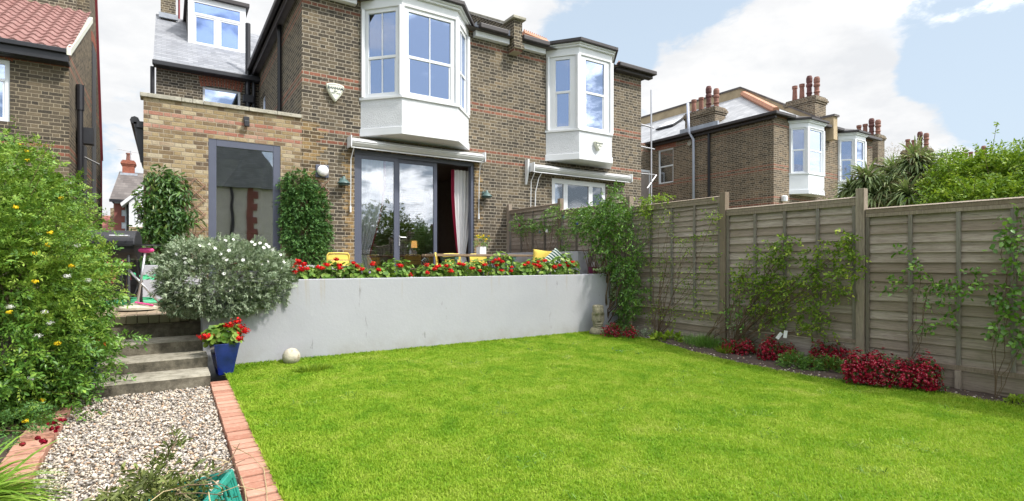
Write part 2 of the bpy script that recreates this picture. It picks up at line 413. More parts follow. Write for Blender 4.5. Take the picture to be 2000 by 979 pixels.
def wood(name,a,b,dark,gr=(3,1.2,30),green=.25):
    t=NT(name); g=t.geo(); pos=g.outputs['Position']; r=t.rnd()
    off=t.n('ShaderNodeCombineXYZ'); t.l(t.math('MULTIPLY',r,37),off.inputs[0]); t.l(t.math('MULTIPLY',r,53),off.inputs[1]); t.l(t.math('MULTIPLY',r,11),off.inputs[2])
    va=t.n('ShaderNodeVectorMath',operation='ADD'); t.l(pos,va.inputs[0]); t.l(off.outputs[0],va.inputs[1])
    n=t.noise(t.vmap(va.outputs[0],gr),1.5,6,.65,.5); n2=t.noise(t.vmap(va.outputs[0],tuple(v*2.6 for v in gr)),2.2,4,.7,.3)
    c=t.mix(t.mr(n,.3,.7),a,b); c=t.mix(t.mr(n2,.50,.70,0,.75),c,dark)
    c=t.mix(t.math('MULTIPLY',t.math('POWER',r,1.6),.75),c,tuple(v*f for v,f in zip(a,(.66,.60,.52)))); c=t.mix(t.mr(t.noise(pos,.9,4,.6),.42,.66,0,.4),c,(.17,.135,.095))
    kn=t.n('ShaderNodeTexVoronoi'); t.l(t.vmap(va.outputs[0],tuple(min(v,9)*.75 for v in gr)),kn.inputs[0]); kn.inputs['Scale'].default_value=1.1
    c=t.mix(t.mr(kn.outputs[0],.05,.13,.75,0),c,dark)
    sp=t.n('ShaderNodeSeparateXYZ'); t.l(pos,sp.inputs[0])
    gm=t.math('MULTIPLY',t.mr(sp.outputs[2],1.6,.1),t.mr(t.noise(pos,2.3,4,.6),.35,.65))
    c=t.mix(t.math('MULTIPLY',gm,green*1.6),c,(.115,.12,.055))
    return t.done(t.bsdf(c,.88,0,.2,t.bump(t.math('ADD',n,t.math('MULTIPLY',n2,.5)),.5,.01)))
M['lap']=wood('weathered_lap_board',(.285,.232,.198),(.52,.45,.395),(.064,.047,.037),(1.5,1.1,22),.24)
M['post']=wood('weathered_post',(.245,.198,.162),(.415,.35,.29),(.07,.056,.042),(20,20,1.3),.12)
M['batten']=wood('grey_batten',(.16,.145,.13),(.27,.25,.225),(.06,.05,.042),(20,20,1.3),.15)
M['table']=wood('rustic_table_plank',(.24,.17,.11),(.36,.29,.21),(.07,.045,.03),(1.5,20,20),0)
M['trellis']=simple('brown_trellis',(.27,.16,.11),.85,.2,6)
M['soil']=simple('dark_soil',(.055,.037,.028),.95,.35,9,1,40,grain=(60,.66,(.25,.2,.16,1),.6))
def ground():
    t=NT('lawn_base'); g=t.geo(); pos=g.outputs['Position']
    n=t.noise(pos,1.1,4,.6); n2=t.noise(pos,60,3,.7)
    c=t.mix(t.mr(n,.35,.65),(.14,.25,.02),(.23,.32,.04)); c=t.mix(t.mr(n2,.4,.6,0,.4),c,(.09,.14,.015))
    return t.done(t.bsdf(c,.9,0,.1,t.bump(n2,.8,.03)))
M['lawn']=ground()
def grassm():
    t=NT('grass_blade'); g=t.geo(); pos=g.outputs['Position']; r=t.rnd()
    n=t.noise(t.vmap(pos,(1,1,0)),2.1,8,.72,.5); n2=t.noise(t.vmap(pos,(1,1,0),(7,3,0)),5.0,3,.6)
    f=t.math('ADD',t.math('MULTIPLY',t.mr(n,.34,.66),.46),t.math('ADD',t.math('MULTIPLY',t.mr(n2,.3,.7),.16),t.math('MULTIPLY_ADD',r,.18,.12)))
    c=t.ramp(f,[(.10,(.105,.25,.012)),(.35,(.20,.37,.018)),(.58,(.31,.45,.034)),(.8,(.42,.505,.085)),(1,(.52,.52,.20))])
    b=t.bsdf(c,.6,0,.25); tr=t.n('ShaderNodeBsdfTranslucent'); t.l(c,tr.inputs[0])
    m=t.n('ShaderNodeMixShader'); m.inputs[0].default_value=.45; t.l(b,m.inputs[1]); t.l(tr.outputs[0],m.inputs[2])
    return t.done(m.outputs[0])
M['grass']=grassm()
def pebm():
    t=NT('pebble'); r=t.rnd(); g=t.geo()
    c=t.ramp(r,[(0,(.15,.14,.135)),(.12,(.30,.28,.265)),(.3,(.43,.385,.33)),(.48,(.52,.455,.37)),(.66,(.60,.55,.485)),(.84,(.38,.25,.16)),(.90,(.50,.37,.26)),(.97,(.70,.67,.62))],'CONSTANT')
    c=t.mix(t.mr(t.noise(g.outputs['Position'],120,3,.6),.4,.7,0,.35),c,(.42,.33,.24))
    return t.done(t.bsdf(c,.75,0,.3))
M['pebble']=pebm()
M['gravel_base']=simple('gravel_bed',(.20,.165,.13),.95,.4,40,1,80)
def glass(name,tint=(.75,.85,1.0),base=.30,tr=(.75,.8,.85)):
    t=NT(name)
    lw=t.n('ShaderNodeFresnel'); lw.inputs[0].default_value=1.6
    f=t.math('ADD',base,t.math('MULTIPLY',lw.outputs[0],1.1),clamp=True)
    g=t.geo(); w=t.noise(g.outputs['Position'],1.1,2,.5)
    gl=t.n('ShaderNodeBsdfGlossy'); gl.inputs[0].default_value=(*tint,1); gl.inputs[1].default_value=.015
    t.l(t.bump(w,.04,.05),gl.inputs['Normal'])
    tp=t.n('ShaderNodeBsdfTransparent'); tp.inputs[0].default_value=(*tr,1)
    m=t.n('ShaderNodeMixShader'); t.l(f,m.inputs[0]); t.l(tp.outputs[0],m.inputs[1]); t.l(gl.outputs[0],m.inputs[2])
    return t.done(m.outputs[0])
M['glass_bay']=glass('blue_window_glass',(.62,.72,.95),.52,(.6,.65,.7))
M['glass_door']=glass('door_glass',(.92,.95,1),.13,(.97,.98,.99))
M['glass_ext']=glass('clear_door_glass',(.9,.95,1),.24,(.97,.98,.99))
M['glass_dormer']=glass('dormer_glass',(.40,.55,.95),.30,(.4,.45,.5))
M['glass_far']=glass('far_window_glass',(.6,.7,.92),.4)
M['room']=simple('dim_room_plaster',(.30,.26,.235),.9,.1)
M['skylit_plaster']=simple('skylit_pale_plaster',(.45,.42,.38),.9,.05)  # paler plaster, the skylight's brightness put into its colour
M['floor']=simple('dark_floorboards',(.07,.045,.03),.5,.2)
M['curtain']=simple('white_linen_curtain',(.72,.71,.72),.9,.04)
M['curtain_trim']=simple('crimson_curtain_trim',(.30,.012,.05),.8,.1)
M['yellow_metal']=simple('yellow_powder_coat',(.78,.60,.12),.35,.05)
M['green_paint']=simple('green_painted_steel',(.06,.14,.11),.5,.3,9)
M['lamp_green']=simple('sage_green_enamel',(.075,.13,.125),.4,.1)
M['blue_glaze']=simple('cobalt_glaze',(.008,.018,.15),.12,.5,5,spec=.8,coat=.6)
M['ceramic']=simple('white_ceramic',(.78,.78,.8),.3,.03)
M['cush_yellow']=simple('yellow_fabric',(.66,.50,.09),.95,.1,9,.3,200)
def stripes():
    t=NT('green_striped_fabric'); o=t.n('ShaderNodeTexCoord').outputs['Object']; sp=t.n('ShaderNodeSeparateXYZ'); t.l(o,sp.inputs[0])
    f=t.math('GREATER_THAN',t.math('FRACT',t.math('MULTIPLY',sp.outputs[0],17)),.5)
    return t.done(t.bsdf(t.mix(f,(.72,.74,.68),(.03,.11,.08)),.95,0,.1))
M['cush_stripe']=stripes()
M['magenta']=simple('magenta_plastic',(.60,.05,.22),.4,.05)
M['steel']=simple('brushed_steel',(.50,.50,.52),.3,.05,metal=.7)
M['plum']=simple('plum_glaze',(.16,.02,.06),.3,.1)
M['green_sheet']=simple('green_plastic_sheet',(.05,.36,.17),.35,.15,8)
M['crate']=simple('teal_green_plastic',(.02,.24,.19),.45,.12,7,grain=(30,.6,(.20,.42,.36,1),.3))
M['moai']=simple('mossy_cast_stone',(.26,.235,.16),.95,.3,12,1,50,grain=(60,.56,(.07,.065,.045,1),.8))
M['ball']=simple('pale_cast_stone',(.47,.43,.34),.95,.15,8,.6,40,grain=(14,.57,(.24,.19,.10,1),.8))
M['cream']=simple('cream_plastic',(.72,.73,.62),.4,.04)
M['ink']=simple('dark_green_ink',(.03,.05,.06),.6,.05)
M['stem']=simple('brown_stem',(.12,.08,.045),.9,.3,9)
M['stem_pale']=simple('straw_stem',(.38,.31,.17),.9,.3,9)
M['stem_green']=simple('green_stem',(.10,.16,.05),.8,.2,9)
M['trunk']=simple('grey_bark',(.15,.11,.08),.95,.3,7,1,30)
M['tagpaper']=simple('white_tag',(.85,.85,.85),.5,.02)
# foliage
M['hedge']=leaf('feathery_green_leaf',[(0,(.035,.095,.014)),(.3,(.095,.20,.024)),(.65,(.195,.32,.036)),(1,(.36,.45,.08))],.22)
M['silver']=leaf('silver_leaf',[(0,(.07,.115,.055)),(.4,(.185,.25,.145)),(.75,(.36,.43,.29)),(1,(.58,.62,.47))],.10)
M['ger']=leaf('geranium_leaf',[(0,(.055,.13,.02)),(.5,(.13,.25,.03)),(.8,(.24,.36,.06)),(1,(.44,.50,.24))],.25)
M['climb']=leaf('glossy_green_leaf',[(0,(.04,.11,.02)),(.45,(.09,.21,.03)),(.8,(.19,.36,.05)),(1,(.36,.50,.09))],.2,.4,.5)
M['climb_big']=leaf('long_green_leaf',[(0,(.025,.07,.018)),(.5,(.06,.14,.03)),(.85,(.12,.22,.05)),(1,(.36,.38,.10))],.2,.4,.5)
M['thuja']=leaf('dense_dark_leaf',[(0,(.025,.075,.02)),(.5,(.06,.155,.035)),(1,(.14,.27,.06))],.12)
M['lime']=leaf('lime_leaf',[(0,(.09,.17,.015)),(.5,(.19,.31,.02)),(1,(.37,.46,.04))],.35)
M['rose']=leaf('yellowing_leaf',[(0,(.06,.13,.02)),(.5,(.17,.28,.03)),(.8,(.32,.42,.05)),(1,(.52,.48,.08))],.35)
M['tree']=leaf('tree_leaf',[(0,(.03,.07,.012)),(.5,(.075,.14,.02)),(1,(.16,.24,.035))],.3)
M['bushr']=leaf('bright_bush_leaf',[(0,(.07,.15,.012)),(.5,(.15,.27,.016)),(1,(.31,.40,.03))],.35)
M['cord']=leaf('sword_leaf',[(0,(.08,.13,.055)),(.5,(.20,.27,.11)),(.85,(.35,.42,.17)),(1,(.52,.50,.28))],.22)
M['cord_dead']=leaf('faded_flower_spray',[(0,(.12,.075,.05)),(.5,(.25,.165,.10)),(1,(.40,.29,.19))],.2)
M['lily']=leaf('arching_lily_leaf',[(0,(.08,.17,.015)),(.5,(.17,.31,.025)),(1,(.36,.48,.09))],.3,.4)
M['wilt']=leaf('wilted_clipping',[(0,(.04,.05,.014)),(.4,(.11,.14,.035)),(.75,(.21,.25,.07)),(1,(.36,.36,.14))],.2)
M['red']=leaf('scarlet_petal',[(0,(.22,.002,.004)),(.5,(.58,.006,.008)),(1,(.82,.03,.02))],.15,.6,.2,tcol=(.8,.01,.01))
M['crimson']=leaf('crimson_petal',[(0,(.07,.001,.006)),(.6,(.21,.002,.014)),(.92,(.34,.006,.03)),(1,(.55,.08,.12))],.12,.6,.15,tcol=(.4,.0,.02))
M['whitef']=leaf('white_petal',[(0,(.75,.75,.70)),(1,(.88,.88,.86))],.12,.6,.2,tcol=(.8,.8,.78))
M['yellowf']=leaf('yellow_petal',[(0,(.70,.46,.01)),(1,(.85,.68,.03))],.12,.6,.2,tcol=(.8,.6,.02))
M['mauve']=leaf('mauve_petal',[(0,(.35,.25,.5)),(1,(.55,.45,.7))],.2,tcol=(.4,.3,.6))
# ------------------------------------------------------------------ building helpers
def frame_M(p0, p1, z0=0):
    """local x along p0->p1 (left to right seen from outside), y INTO the building, z up"""
    a=Vector((p1[0]-p0[0],p1[1]-p0[1],0)); a.normalize(); n=Vector((-a.y,a.x,0))
    m=Matrix.Identity(4)
    m.col[0][:3]=a; m.col[1][:3]=n; m.col[2][:3]=(0,0,1); m.col[3][:3]=(p0[0],p0[1],z0); return m
def wall(mb, p0, p1, z0, z1, holes=(), rev=.11, t=0):
    """wall face from p0 to p1, holes in local (a0,a1,z0,z1), reveals go inwards"""
    M0=mb.M; mb.M=frame_M(p0,p1); L=math.hypot(p1[0]-p0[0],p1[1]-p0[1])
    xs=sorted({0,L,*[h[0] for h in holes],*[h[1] for h in holes]}); zs=sorted({z0,z1,*[h[2] for h in holes],*[h[3] for h in holes]})
    for i in range(len(xs)-1):
        for j in range(len(zs)-1):
            cx=(xs[i]+xs[i+1])/2; cz=(zs[j]+zs[j+1])/2
            if any(h[0]<cx<h[1] and h[2]<cz<h[3] for h in holes): continue
            mb.poly([(xs[i],0,zs[j]),(xs[i+1],0,zs[j]),(xs[i+1],0,zs[j+1]),(xs[i],0,zs[j+1])])
    for a0,a1,b0,b1 in holes:
        mb.poly([(a0,0,b0),(a0,rev,b0),(a0,rev,b1),(a0,0,b1)]); mb.poly([(a1,0,b0),(a1,0,b1),(a1,rev,b1),(a1,rev,b0)])
        mb.poly([(a0,0,b1),(a0,rev,b1),(a1,rev,b1),(a1,0,b1)]); mb.poly([(a0,0,b0),(a1,0,b0),(a1,rev,b0),(a0,rev,b0)])
    mb.M=M0
def window(parent, p0, p1, z0, z1, fm, gm, fw=.06, mid=True, bars=0, set_in=.05, name='window', mull=(), depth=.06, backdark=True, midz=None, label=None, curtain=None, sashin=.02):
    """a window in the rectangle p0..p1, z0..z1: frame with sashes, pane as a sub-part"""
    Mx=frame_M(p0,p1,0); L=math.hypot(p1[0]-p0[0],p1[1]-p0[1]); y0=set_in; y1=set_in+depth
    f=MB(); f.M=Mx
    f.box(0,y0,z0,fw,y1,z1); f.box(L-fw,y0,z0,L,y1,z1); f.box(fw,y0,z0,L-fw,y1,z0+fw); f.box(fw,y0,z1-fw,L-fw,y1,z1)
    zm=midz if midz else (z0+z1)/2
    if mid:
        f.box(fw,y0+.008,zm-.03,L-fw,y1+.02,zm+.03)
        f.box(fw+.002,y0+.022,z0+fw,fw+.035,y1,zm-.03); f.box(L-fw-.035,y0+.022,z0+fw,L-fw-.002,y1,zm-.03)
    for m in mull: f.box(m-.035,y0-.004,z0+fw,m+.035,y1,z1-fw)
    if bars: 
        for b in range(bars):
            x=fw+(L-2*fw)*(b+1)/(bars+1); f.box(x-.011,y0+.012,z0+fw,x+.011,y0+.05,z1-fw)
    fo=f.build(name,fm,parent,bevel=.004,seg=1)
    if label: fo['label']=label
    g=MB(); g.M=Mx; g.box(fw*.8,y0+.032,z0+fw*.8,L-fw*.8,y0+.038,z1-fw*.8); g.build('pane',gm,fo)
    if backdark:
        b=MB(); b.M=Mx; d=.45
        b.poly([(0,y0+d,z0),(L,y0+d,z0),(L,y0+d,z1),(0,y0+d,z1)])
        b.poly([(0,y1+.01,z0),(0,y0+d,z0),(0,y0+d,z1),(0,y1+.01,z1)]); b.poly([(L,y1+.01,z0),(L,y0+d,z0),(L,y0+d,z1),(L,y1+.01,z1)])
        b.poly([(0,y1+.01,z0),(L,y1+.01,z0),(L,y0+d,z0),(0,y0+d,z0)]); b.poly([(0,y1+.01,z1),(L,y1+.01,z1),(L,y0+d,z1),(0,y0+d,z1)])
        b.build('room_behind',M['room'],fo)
    if curtain:
        c=MB(); c.M=Mx
        for (a0,a1) in curtain:
            n=max(4,int((a1-a0)/.03)); pts=[]
            for i in range(n+1):
                x=a0+(a1-a0)*i/n; pts.append((x, y0+.14+.018*math.sin(i*1.9)))
            for i in range(n):
                c.poly([(pts[i][0],pts[i][1],z0+.02),(pts[i+1][0],pts[i+1][1],z0+.02),(pts[i+1][0],pts[i+1][1],z1-.02),(pts[i][0],pts[i][1],z1-.02)])
        c.build('curtain',M['curtain'],fo,smooth=True)
    return fo
def arch(mb, x0, x1, z, y, h=.23, rise=.08, n=11, axis='x', face=-1):
    """segmental brick arch: soldier bricks standing proud by 3 mm"""
    xm=(x0+x1)/2; hw=(x1-x0)/2
    for i in range(n):
        a0=-1+2*i/n; a1=-1+2*(i+1)/n-.02*2
        def P(a,top):
            zz=z+rise*(1-a*a)+(h if top else 0); xx=xm+hw*a*(1+ (.12 if top else .02))
            return (xx,y+face*.004,zz) if axis=='x' else (y+face*.004,xx,zz)
        v=(0,.05,0) if axis=='x' else (.05*(-face),0,0)
        mb.extr([P(a0,0),P(a1,0),P(a1,1),P(a0,1)],v)
def bay(parent, xl, a, xr, b, y0, zs, zsill, zbot, bars=1, gm=None, fm=None, am=None, head=6.75, cornice=.2, roofm=None, curtain_left=False, midz=None, gutter=True, side_mid=True, label=None, fmarg=.1):
    fm=fm or M['white']; am=am or M['render_white']; gm=gm or M['glass_bay']
    plan=[(xl,y0),(xl+a,y0-b),(xr-a,y0-b),(xr,y0)]
    bw=thing('bay_window',None,None); bw.parent=parent
    if label: bw['label']=label
    # sub-parts hang under the bay as meshes
    ap=MB(); 
    def ring(mb,off,z0,z1):
        s=off
        P=[(xl-s,y0),(xl+a-s*.45,y0-b-s),(xr-a+s*.45,y0-b-s),(xr+s,y0)]
        mb.prism(P,z0,z1)
    # apron with a tapered underside
    ring(ap,0,zbot+.16,zsill-.06)
    ap.build('apron',am,bw)
    s=MB(); ring(s,.035,zsill-.06,zsill); s.build('sill',fm,bw,bevel=.006)
    s=MB(); ring(s,.025,zbot,zbot+.16); s.build('skirting_board',fm,bw,bevel=.006)
    # corner posts + head frieze
    fr=MB()
    ring(fr,0,head,head+cornice)
    fr.build('frieze',fm,bw,bevel=.008)
    c=MB(); ring(c,.06,head+cornice,head+cornice+.05); ring(c,.10,head+cornice+.05,head+cornice+.09); c.build('cornice',fm,bw,bevel=.008)
    if gutter:
        g=MB(); ring(g,.17,head+cornice+.09,head+cornice+.17); 
        P0=[(xl-.17,y0),(xl+a-.077,y0-b-.17),(xr-a+.077,y0-b-.17),(xr+.17,y0)]
        zt=head+cornice+.17
        g._a([(x,y,zt) for x,y in P0]+[((xl+xr)/2-.2,y0+.3,zt+.3),((xl+xr)/2+.2,y0+.3,zt+.3)],[(0,1,4),(1,2,5,4),(2,3,5)])
        g.build('bay_roof',M['gutter'],bw,bevel=.01)
    posts=MB()
    for (x,y),w in zip(plan,(.0,.055,.055,.0)):
        if w: posts=MB(); posts.prism([(x-w,y-w*.2),(x+w,y-w*.2),(x+w,y+w*1.6),(x-w,y+w*1.6)],zsill,head); posts.build('corner_post',fm,bw,bevel=.004)
    for x,sg in ((xl,1),(xr,-1)): posts=MB(); posts.box(x,y0-.08,zsill,x+sg*.07,y0,head); posts.build('corner_post',fm,bw,bevel=.004)
    ins=.02
    for (p,q),mn in zip(((plan[0],plan[1]),(plan[1],plan[2]),(plan[2],plan[3])),(fmarg,fmarg,fmarg)):
        d=Vector((q[0]-p[0],q[1]-p[1])); L=d.length; d/=L
        m0=mn if p!=plan[0] else .08
        P=(p[0]+d.x*mn*.75,p[1]+d.y*mn*.75); Q=(q[0]-d.x*mn*.75,q[1]-d.y*mn*.75)
        n=Vector((-d.y,d.x))
        # lining boards that close the gap between posts and sash
        front=(p==plan[1])
        cur=None
        for s0,s1 in ((0,mn*.75+.004),(L-mn*.75-.004,L)):
            lb=MB(); lb.M=frame_M(p,q); lb.box(s0,.034,zsill,s1,.10,head-.002); lb.build('lining_board',fm,bw)
        if curtain_left and not front and p==plan[0]: cur=[(.06,.36)]
        window(bw,P,Q,zsill,head,fm,gm,fw=.085 if fm is M['white'] else .06,mid=(side_mid or front),bars=bars if front or bars==0 else 1,set_in=.03,name='sash_window',midz=midz,curtain=cur,backdark=False)
    # floor and ceiling of the bay, dark room behind it
    r=MB(); r.box(xl+.1,y0+.35,zsill-.3,xr-.1,y0+.36,head+.1)
    r.prism([(xl+.08,y0),(xl+a,y0-b+.12),(xr-a,y0-b+.12),(xr-.08,y0)],zsill+.0,zsill+.01)
    r.prism([(xl+.08,y0),(xl+a,y0-b+.12),(xr-a,y0-b+.12),(xr-.08,y0)],head-.012,head-.002)
    r.build('room_behind',M['room'],bw)
    return bw
def hang(o,parent):
    o.parent=parent
Y0=11.3; ZS=4.88; ZB=4.06; EV=6.95
XL=2.28; XP=7.31; XR=11.9
# ================================================================= our house
H=thing('brick_house','tall brown brick semi-detached house with white bay over grey glazed doors','house',(4.6,Y0,0))
def inH(o): o.parent=H; o.matrix_parent_inverse=Matrix.Translation((-4.6,-Y0,0)); return o
def BH(mb,name,mat,**k): return inH(mb.build(name,mat,None,**k))
bx0,ba,bx1,bb=3.47,.649,6.07,.704
DX0,DX1,DZ0,DZ1=3.34,6.22,.77,3.78
w=MB(); wall(w,(XL,Y0),(XP,Y0),-.1,EV,[(DX0-XL,DX1-XL,DZ0,DZ1),(bx0+.1-XL,bx1-.1-XL,ZS,6.75)],rev=.3)
BH(w,'wall',M['brick'])
# patched brick quoins beside the door, 3 mm proud
w=MB()
for i in range(40):
    z=.78+i*.075; ww=.12+.13*((i*7)%3)/2
    w.box(DX0-.02-ww,Y0-.003,z,DX0-.02,Y0+.02,z+.075)
BH(w,'brick_patch',M['brick_repair']); w=MB()
for i in range(40):
    z=.78+i*.075; ww=.10+.12*((i*5)%3)/2
    w.box(DX1+.02,Y0-.003,z,DX1+.02+ww,Y0+.02,z+.075)
BH(w,'brick_patch',M['brick_repair']); w=MB()
for i in range(46):
    z=.78+i*.075; ww=.28+.15*((i*5)%4)/2
    w.box(XL+.01,Y0-.003,z,XL+ww,Y0+.02,z+.075)
BH(w,'brick_patch',M['brick_repair'])
w=MB(); wall(w,(XL,17.3),(XL,Y0),-.1,EV,[(.45,1.25,4.2,6.1)],rev=.1); BH(w,'side_wall',M['brick_side'])
window(H,(XL,16.85-0),(XL,16.05),4.2,6.1,M['white'],M['glass_bay'],set_in=.06).matrix_parent_inverse=Matrix.Translation((-4.6,-Y0,0))
# extension
EX0=-.34; EZ=4.27
gx0=U(407,Y=Y0).x; gx1=U(548,Y=Y0).x; gz1=U(407,270,Y=Y0).z
w=MB(); wall(w,(EX0,Y0),(XL,Y0),-.1,EZ,[(gx0-EX0,gx1-EX0,.77,gz1)],rev=.1); wall(w,(EX0,17.3),(EX0,Y0),-.1,EZ); BH(w,'extension_wall',M['brick_yellow'])
w=MB(); x=EX0-.05
for ln in (.62,.17,.17,.75,.5,.62):
    x1=min(x+ln,XL-.003); w.box(x,Y0-.05,EZ,x1-.008,Y0+.26,EZ+.07); x=x1
    if x>=XL-.01: break
BH(w,'coping',M['stone'],bevel=.006)
w=MB(); w.box(EX0+.02,Y0+.27,EZ-.2,XL-.01,17.28,EZ-.12); BH(w,'flat_roof',M['lead'])
# garden door of the extension
gd=thing('garden_door',None,None); inH(gd)
f=MB(); fw=.13
f.box(gx0,Y0+.01,.77,gx0+fw,Y0+.09,gz1); f.box(gx1-fw,Y0+.01,.77,gx1,Y0+.09,gz1); f.box(gx0+fw,Y0+.01,gz1-fw,gx1-fw,Y0+.09,gz1); f.box(gx0+fw,Y0+.01,.77,gx1-fw,Y0+.09,.77+fw)
f.build('door_frame',M['anthracite'],gd,bevel=.006)
f=MB(); f.box(gx0+fw-.01,Y0+.045,.77+fw,gx1-fw+.01,Y0+.06,gz1-fw+.01); f.build('pane',M['glass_ext'],gd)
# room behind the extension door
r=MB(); e=.002
r.poly([(EX0+.3,Y0+.3,.76),(XL-.02,Y0+.3,.76),(XL-.02,17,.76),(EX0+.3,17,.76)])
r.build('room_floor',M['floor'],gd)
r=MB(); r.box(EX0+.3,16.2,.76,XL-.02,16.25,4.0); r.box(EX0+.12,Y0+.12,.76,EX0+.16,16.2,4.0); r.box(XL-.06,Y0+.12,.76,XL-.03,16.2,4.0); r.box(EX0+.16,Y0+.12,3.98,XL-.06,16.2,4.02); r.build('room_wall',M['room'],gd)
r=MB(); r.extr([(gx0-.5,13.0,3.0),(gx0+.35,13.0,3.0),(gx0+.75,13.0,3.62),(gx0-.5,13.0,3.62)],(0,.05,0)); r.build('skylit_panel',M['skylit_plaster'],gd); r=MB(); r.extr([(gx0-.3,12.6,1.2),(gx0+.25,12.6,1.2),(gx0+.2,12.6,1.95),(gx0-.3,12.6,1.95)],(0,.05,0)); r.build('skylit_panel',M['skylit_plaster'],gd)  # added pale panels stand in for the lit skylight reveal
# furniture seen dimly: shelf with picture frames and a chair back
r=MB()
for i in range(3):
    for j in range(3):
        x=gx0+.85+i*.22; z=1.25+j*.22; r.box(x,14.6,z,x+.17,14.63,z+.15)
r.box(gx0+.7,14.64,.8,gx0+1.7,14.7,2.1); r.build('picture_wall',M['black'],gd)
# sliding doors
sd=thing('sliding_door',None,None); inH(sd)
A=M['anthracite']
f=MB(); t=.075
f.box(DX0,Y0+.02,DZ0,DX0+t,Y0+.16,DZ1); f.box(DX1-t,Y0+.02,DZ0,DX1,Y0+.16,DZ1); f.box(DX0+t,Y0+.02,DZ1-.09,DX1-t,Y0+.16,DZ1); f.box(DX0+t,Y0+.02,DZ0,DX1-t,Y0+.16,DZ0+.05)
f.build('door_frame',A,sd,bevel=.005)
def leafd(x0,x1,y,zt,name='door_leaf',fw=.085):
    f=MB(); z0=DZ0+.05
    f.box(x0,y,z0,x0+fw,y+.05,zt); f.box(x1-fw,y,z0,x1,y+.05,zt); f.box(x0+fw,y,zt-fw,x1-fw,y+.05,zt); f.box(x0+fw,y,z0,x1-fw,y+.05,z0+fw)
    o=f.build(name,A,sd,bevel=.004)
    g=MB(); g.box(x0+fw-.01,y+.02,z0+fw-.01,x1-fw+.01,y+.03,zt-fw+.01); g.build('pane',M['glass_door'],o)
    return o
xm1=U(778,Y=Y0).x; xm2=U(857,Y=Y0).x
leafd(DX0+t,xm1,Y0+.03,DZ1-.09)
l2=leafd(xm1-.02,xm2,Y0+.09,DZ1-.09)
h=MB(); hx=xm1+.035; h.box(hx-.012,Y0+.02,1.75,hx+.012,Y0+.035,1.98); h.tube([(hx,Y0+.03,1.94),(hx,Y0-.03,1.94),(hx+.13,Y0-.035,1.935)],.010); h.build('handle',M['steel'],sd)
# room behind the doors
r=MB(); ry=16.4
r.poly([(XL+.05,Y0+.2,DZ0),(XP-.1,Y0+.2,DZ0),(XP-.1,ry,DZ0),(XL+.05,ry,DZ0)])
r.build('room_floor',M['floor'],sd)
r=MB(); r.box(XL+.05,Y0+.33,DZ0,XL+.08,ry,3.9); r.box(XP-.15,Y0+.33,DZ0,XP-.1,ry,3.9); r.box(XL+.05,Y0+.30,3.88,XP-.1,ry,3.92)
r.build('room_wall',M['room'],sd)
r=MB(); r.box(XL+.05,ry,DZ0,XP-.1,ry+.05,3.9); r.build('chimney_breast',M['inner_brick'],sd)
# ------- roof, gutter, gables of our half
rf=MB(); pt=.5
rz=EV+.0; ex,ey=XL-.25,Y0-.25; hx=XP-ex
rf._a([(ex,ey,rz),(XP,ey,rz),(XP,ey+hx,rz+pt*hx),(XP,22,rz+pt*hx),(ex,22,rz)],[(0,1,2),(0,2,3,4)])
rf._a([(ex,ey,rz-.02),(XP,ey,rz-.02),(XP,22,rz-.02),(ex,22,rz-.02)],[(0,1,2,3)])
BH(rf,'roof',M['slate_dark'])
g=MB(); g.box(bx1+.15,ey-.08,EV-.02,XP-.3,ey+.06,EV+.1); BH(g,'gutter',M['gutter'],bevel=.02); g=MB(); g.box(ex-.08,ey-.08,EV-.02,bx0-.15,ey+.06,EV+.1); g.box(ex-.08,ey+.06,EV-.02,ex+.06,17.3,EV+.1)
g.box(ex+.06,ey+.06,EV-.14,ex+.09,17.3,EV-.02)
BH(g,'gutter',M['gutter'],bevel=.02)
g=MB(); g.box(bx1+.12,Y0-.14,EV-.16,XP-.16,Y0-.003,EV-.03); BH(g,'soffit_board',M['white'],bevel=.005); g=MB(); g.box(XL+.0,Y0-.14,EV-.16,bx0-.12,Y0-.003,EV-.03); BH(g,'soffit_board',M['white'],bevel=.005)
bay(H,bx0,ba,bx1,bb,Y0,0,ZS,ZB,bars=1,curtain_left=True,midz=5.72).matrix_parent_inverse=Matrix.Translation((-4.6,-Y0,0))
# party wall parapet raking up the roof, stepped lead flashing, kneeler
def parapet(P, x, y0, zt0, slope, ridge_y, yback, put, m=None):
    w=MB(); zz=zt0; z1=zt0+slope*(ridge_y-y0-.35)
    w.extr([(x-.12,y0-.28,EV-.35),(x-.12,y0-.28,zz),(x-.12,y0+.1,zz),(x-.12,ridge_y,z1),(x-.12,yback,z1),(x-.12,yback,EV-.2),(x-.12,y0+.06,EV-.35)],(.24,0,0))
    w.box(x-.15,y0-.33,EV-.28,x+.15,y0-.27,EV-.17); put(w,'party_wall',m or M['brick_side'])
    c=MB(); c.box(x-.19,y0-.36,zz,x+.19,y0+.16,zz+.07)
    c.extr([(x-.17,y0+.12,zz+.02),(x-.17,ridge_y,z1+.0),(x-.17,yback,z1+.0),(x-.17,yback,z1+.07),(x-.17,ridge_y,z1+.07),(x-.17,y0+.12,zz+.09)],(.34,0,0))
    put(c,'parapet_coping',M['stone'],bevel=.01)
parapet(H,XP,Y0,7.38,.56,Y0+5.1,22,BH)
fl=MB()
for i in range(14):
    y=Y0-.1+i*.24; z=EV+.02+pt*(y-ey); fl.box(XP-.128,y,z-.1,XP-.122,y+.25,z+.13)
BH(fl,'lead_flashing',M['lead'])
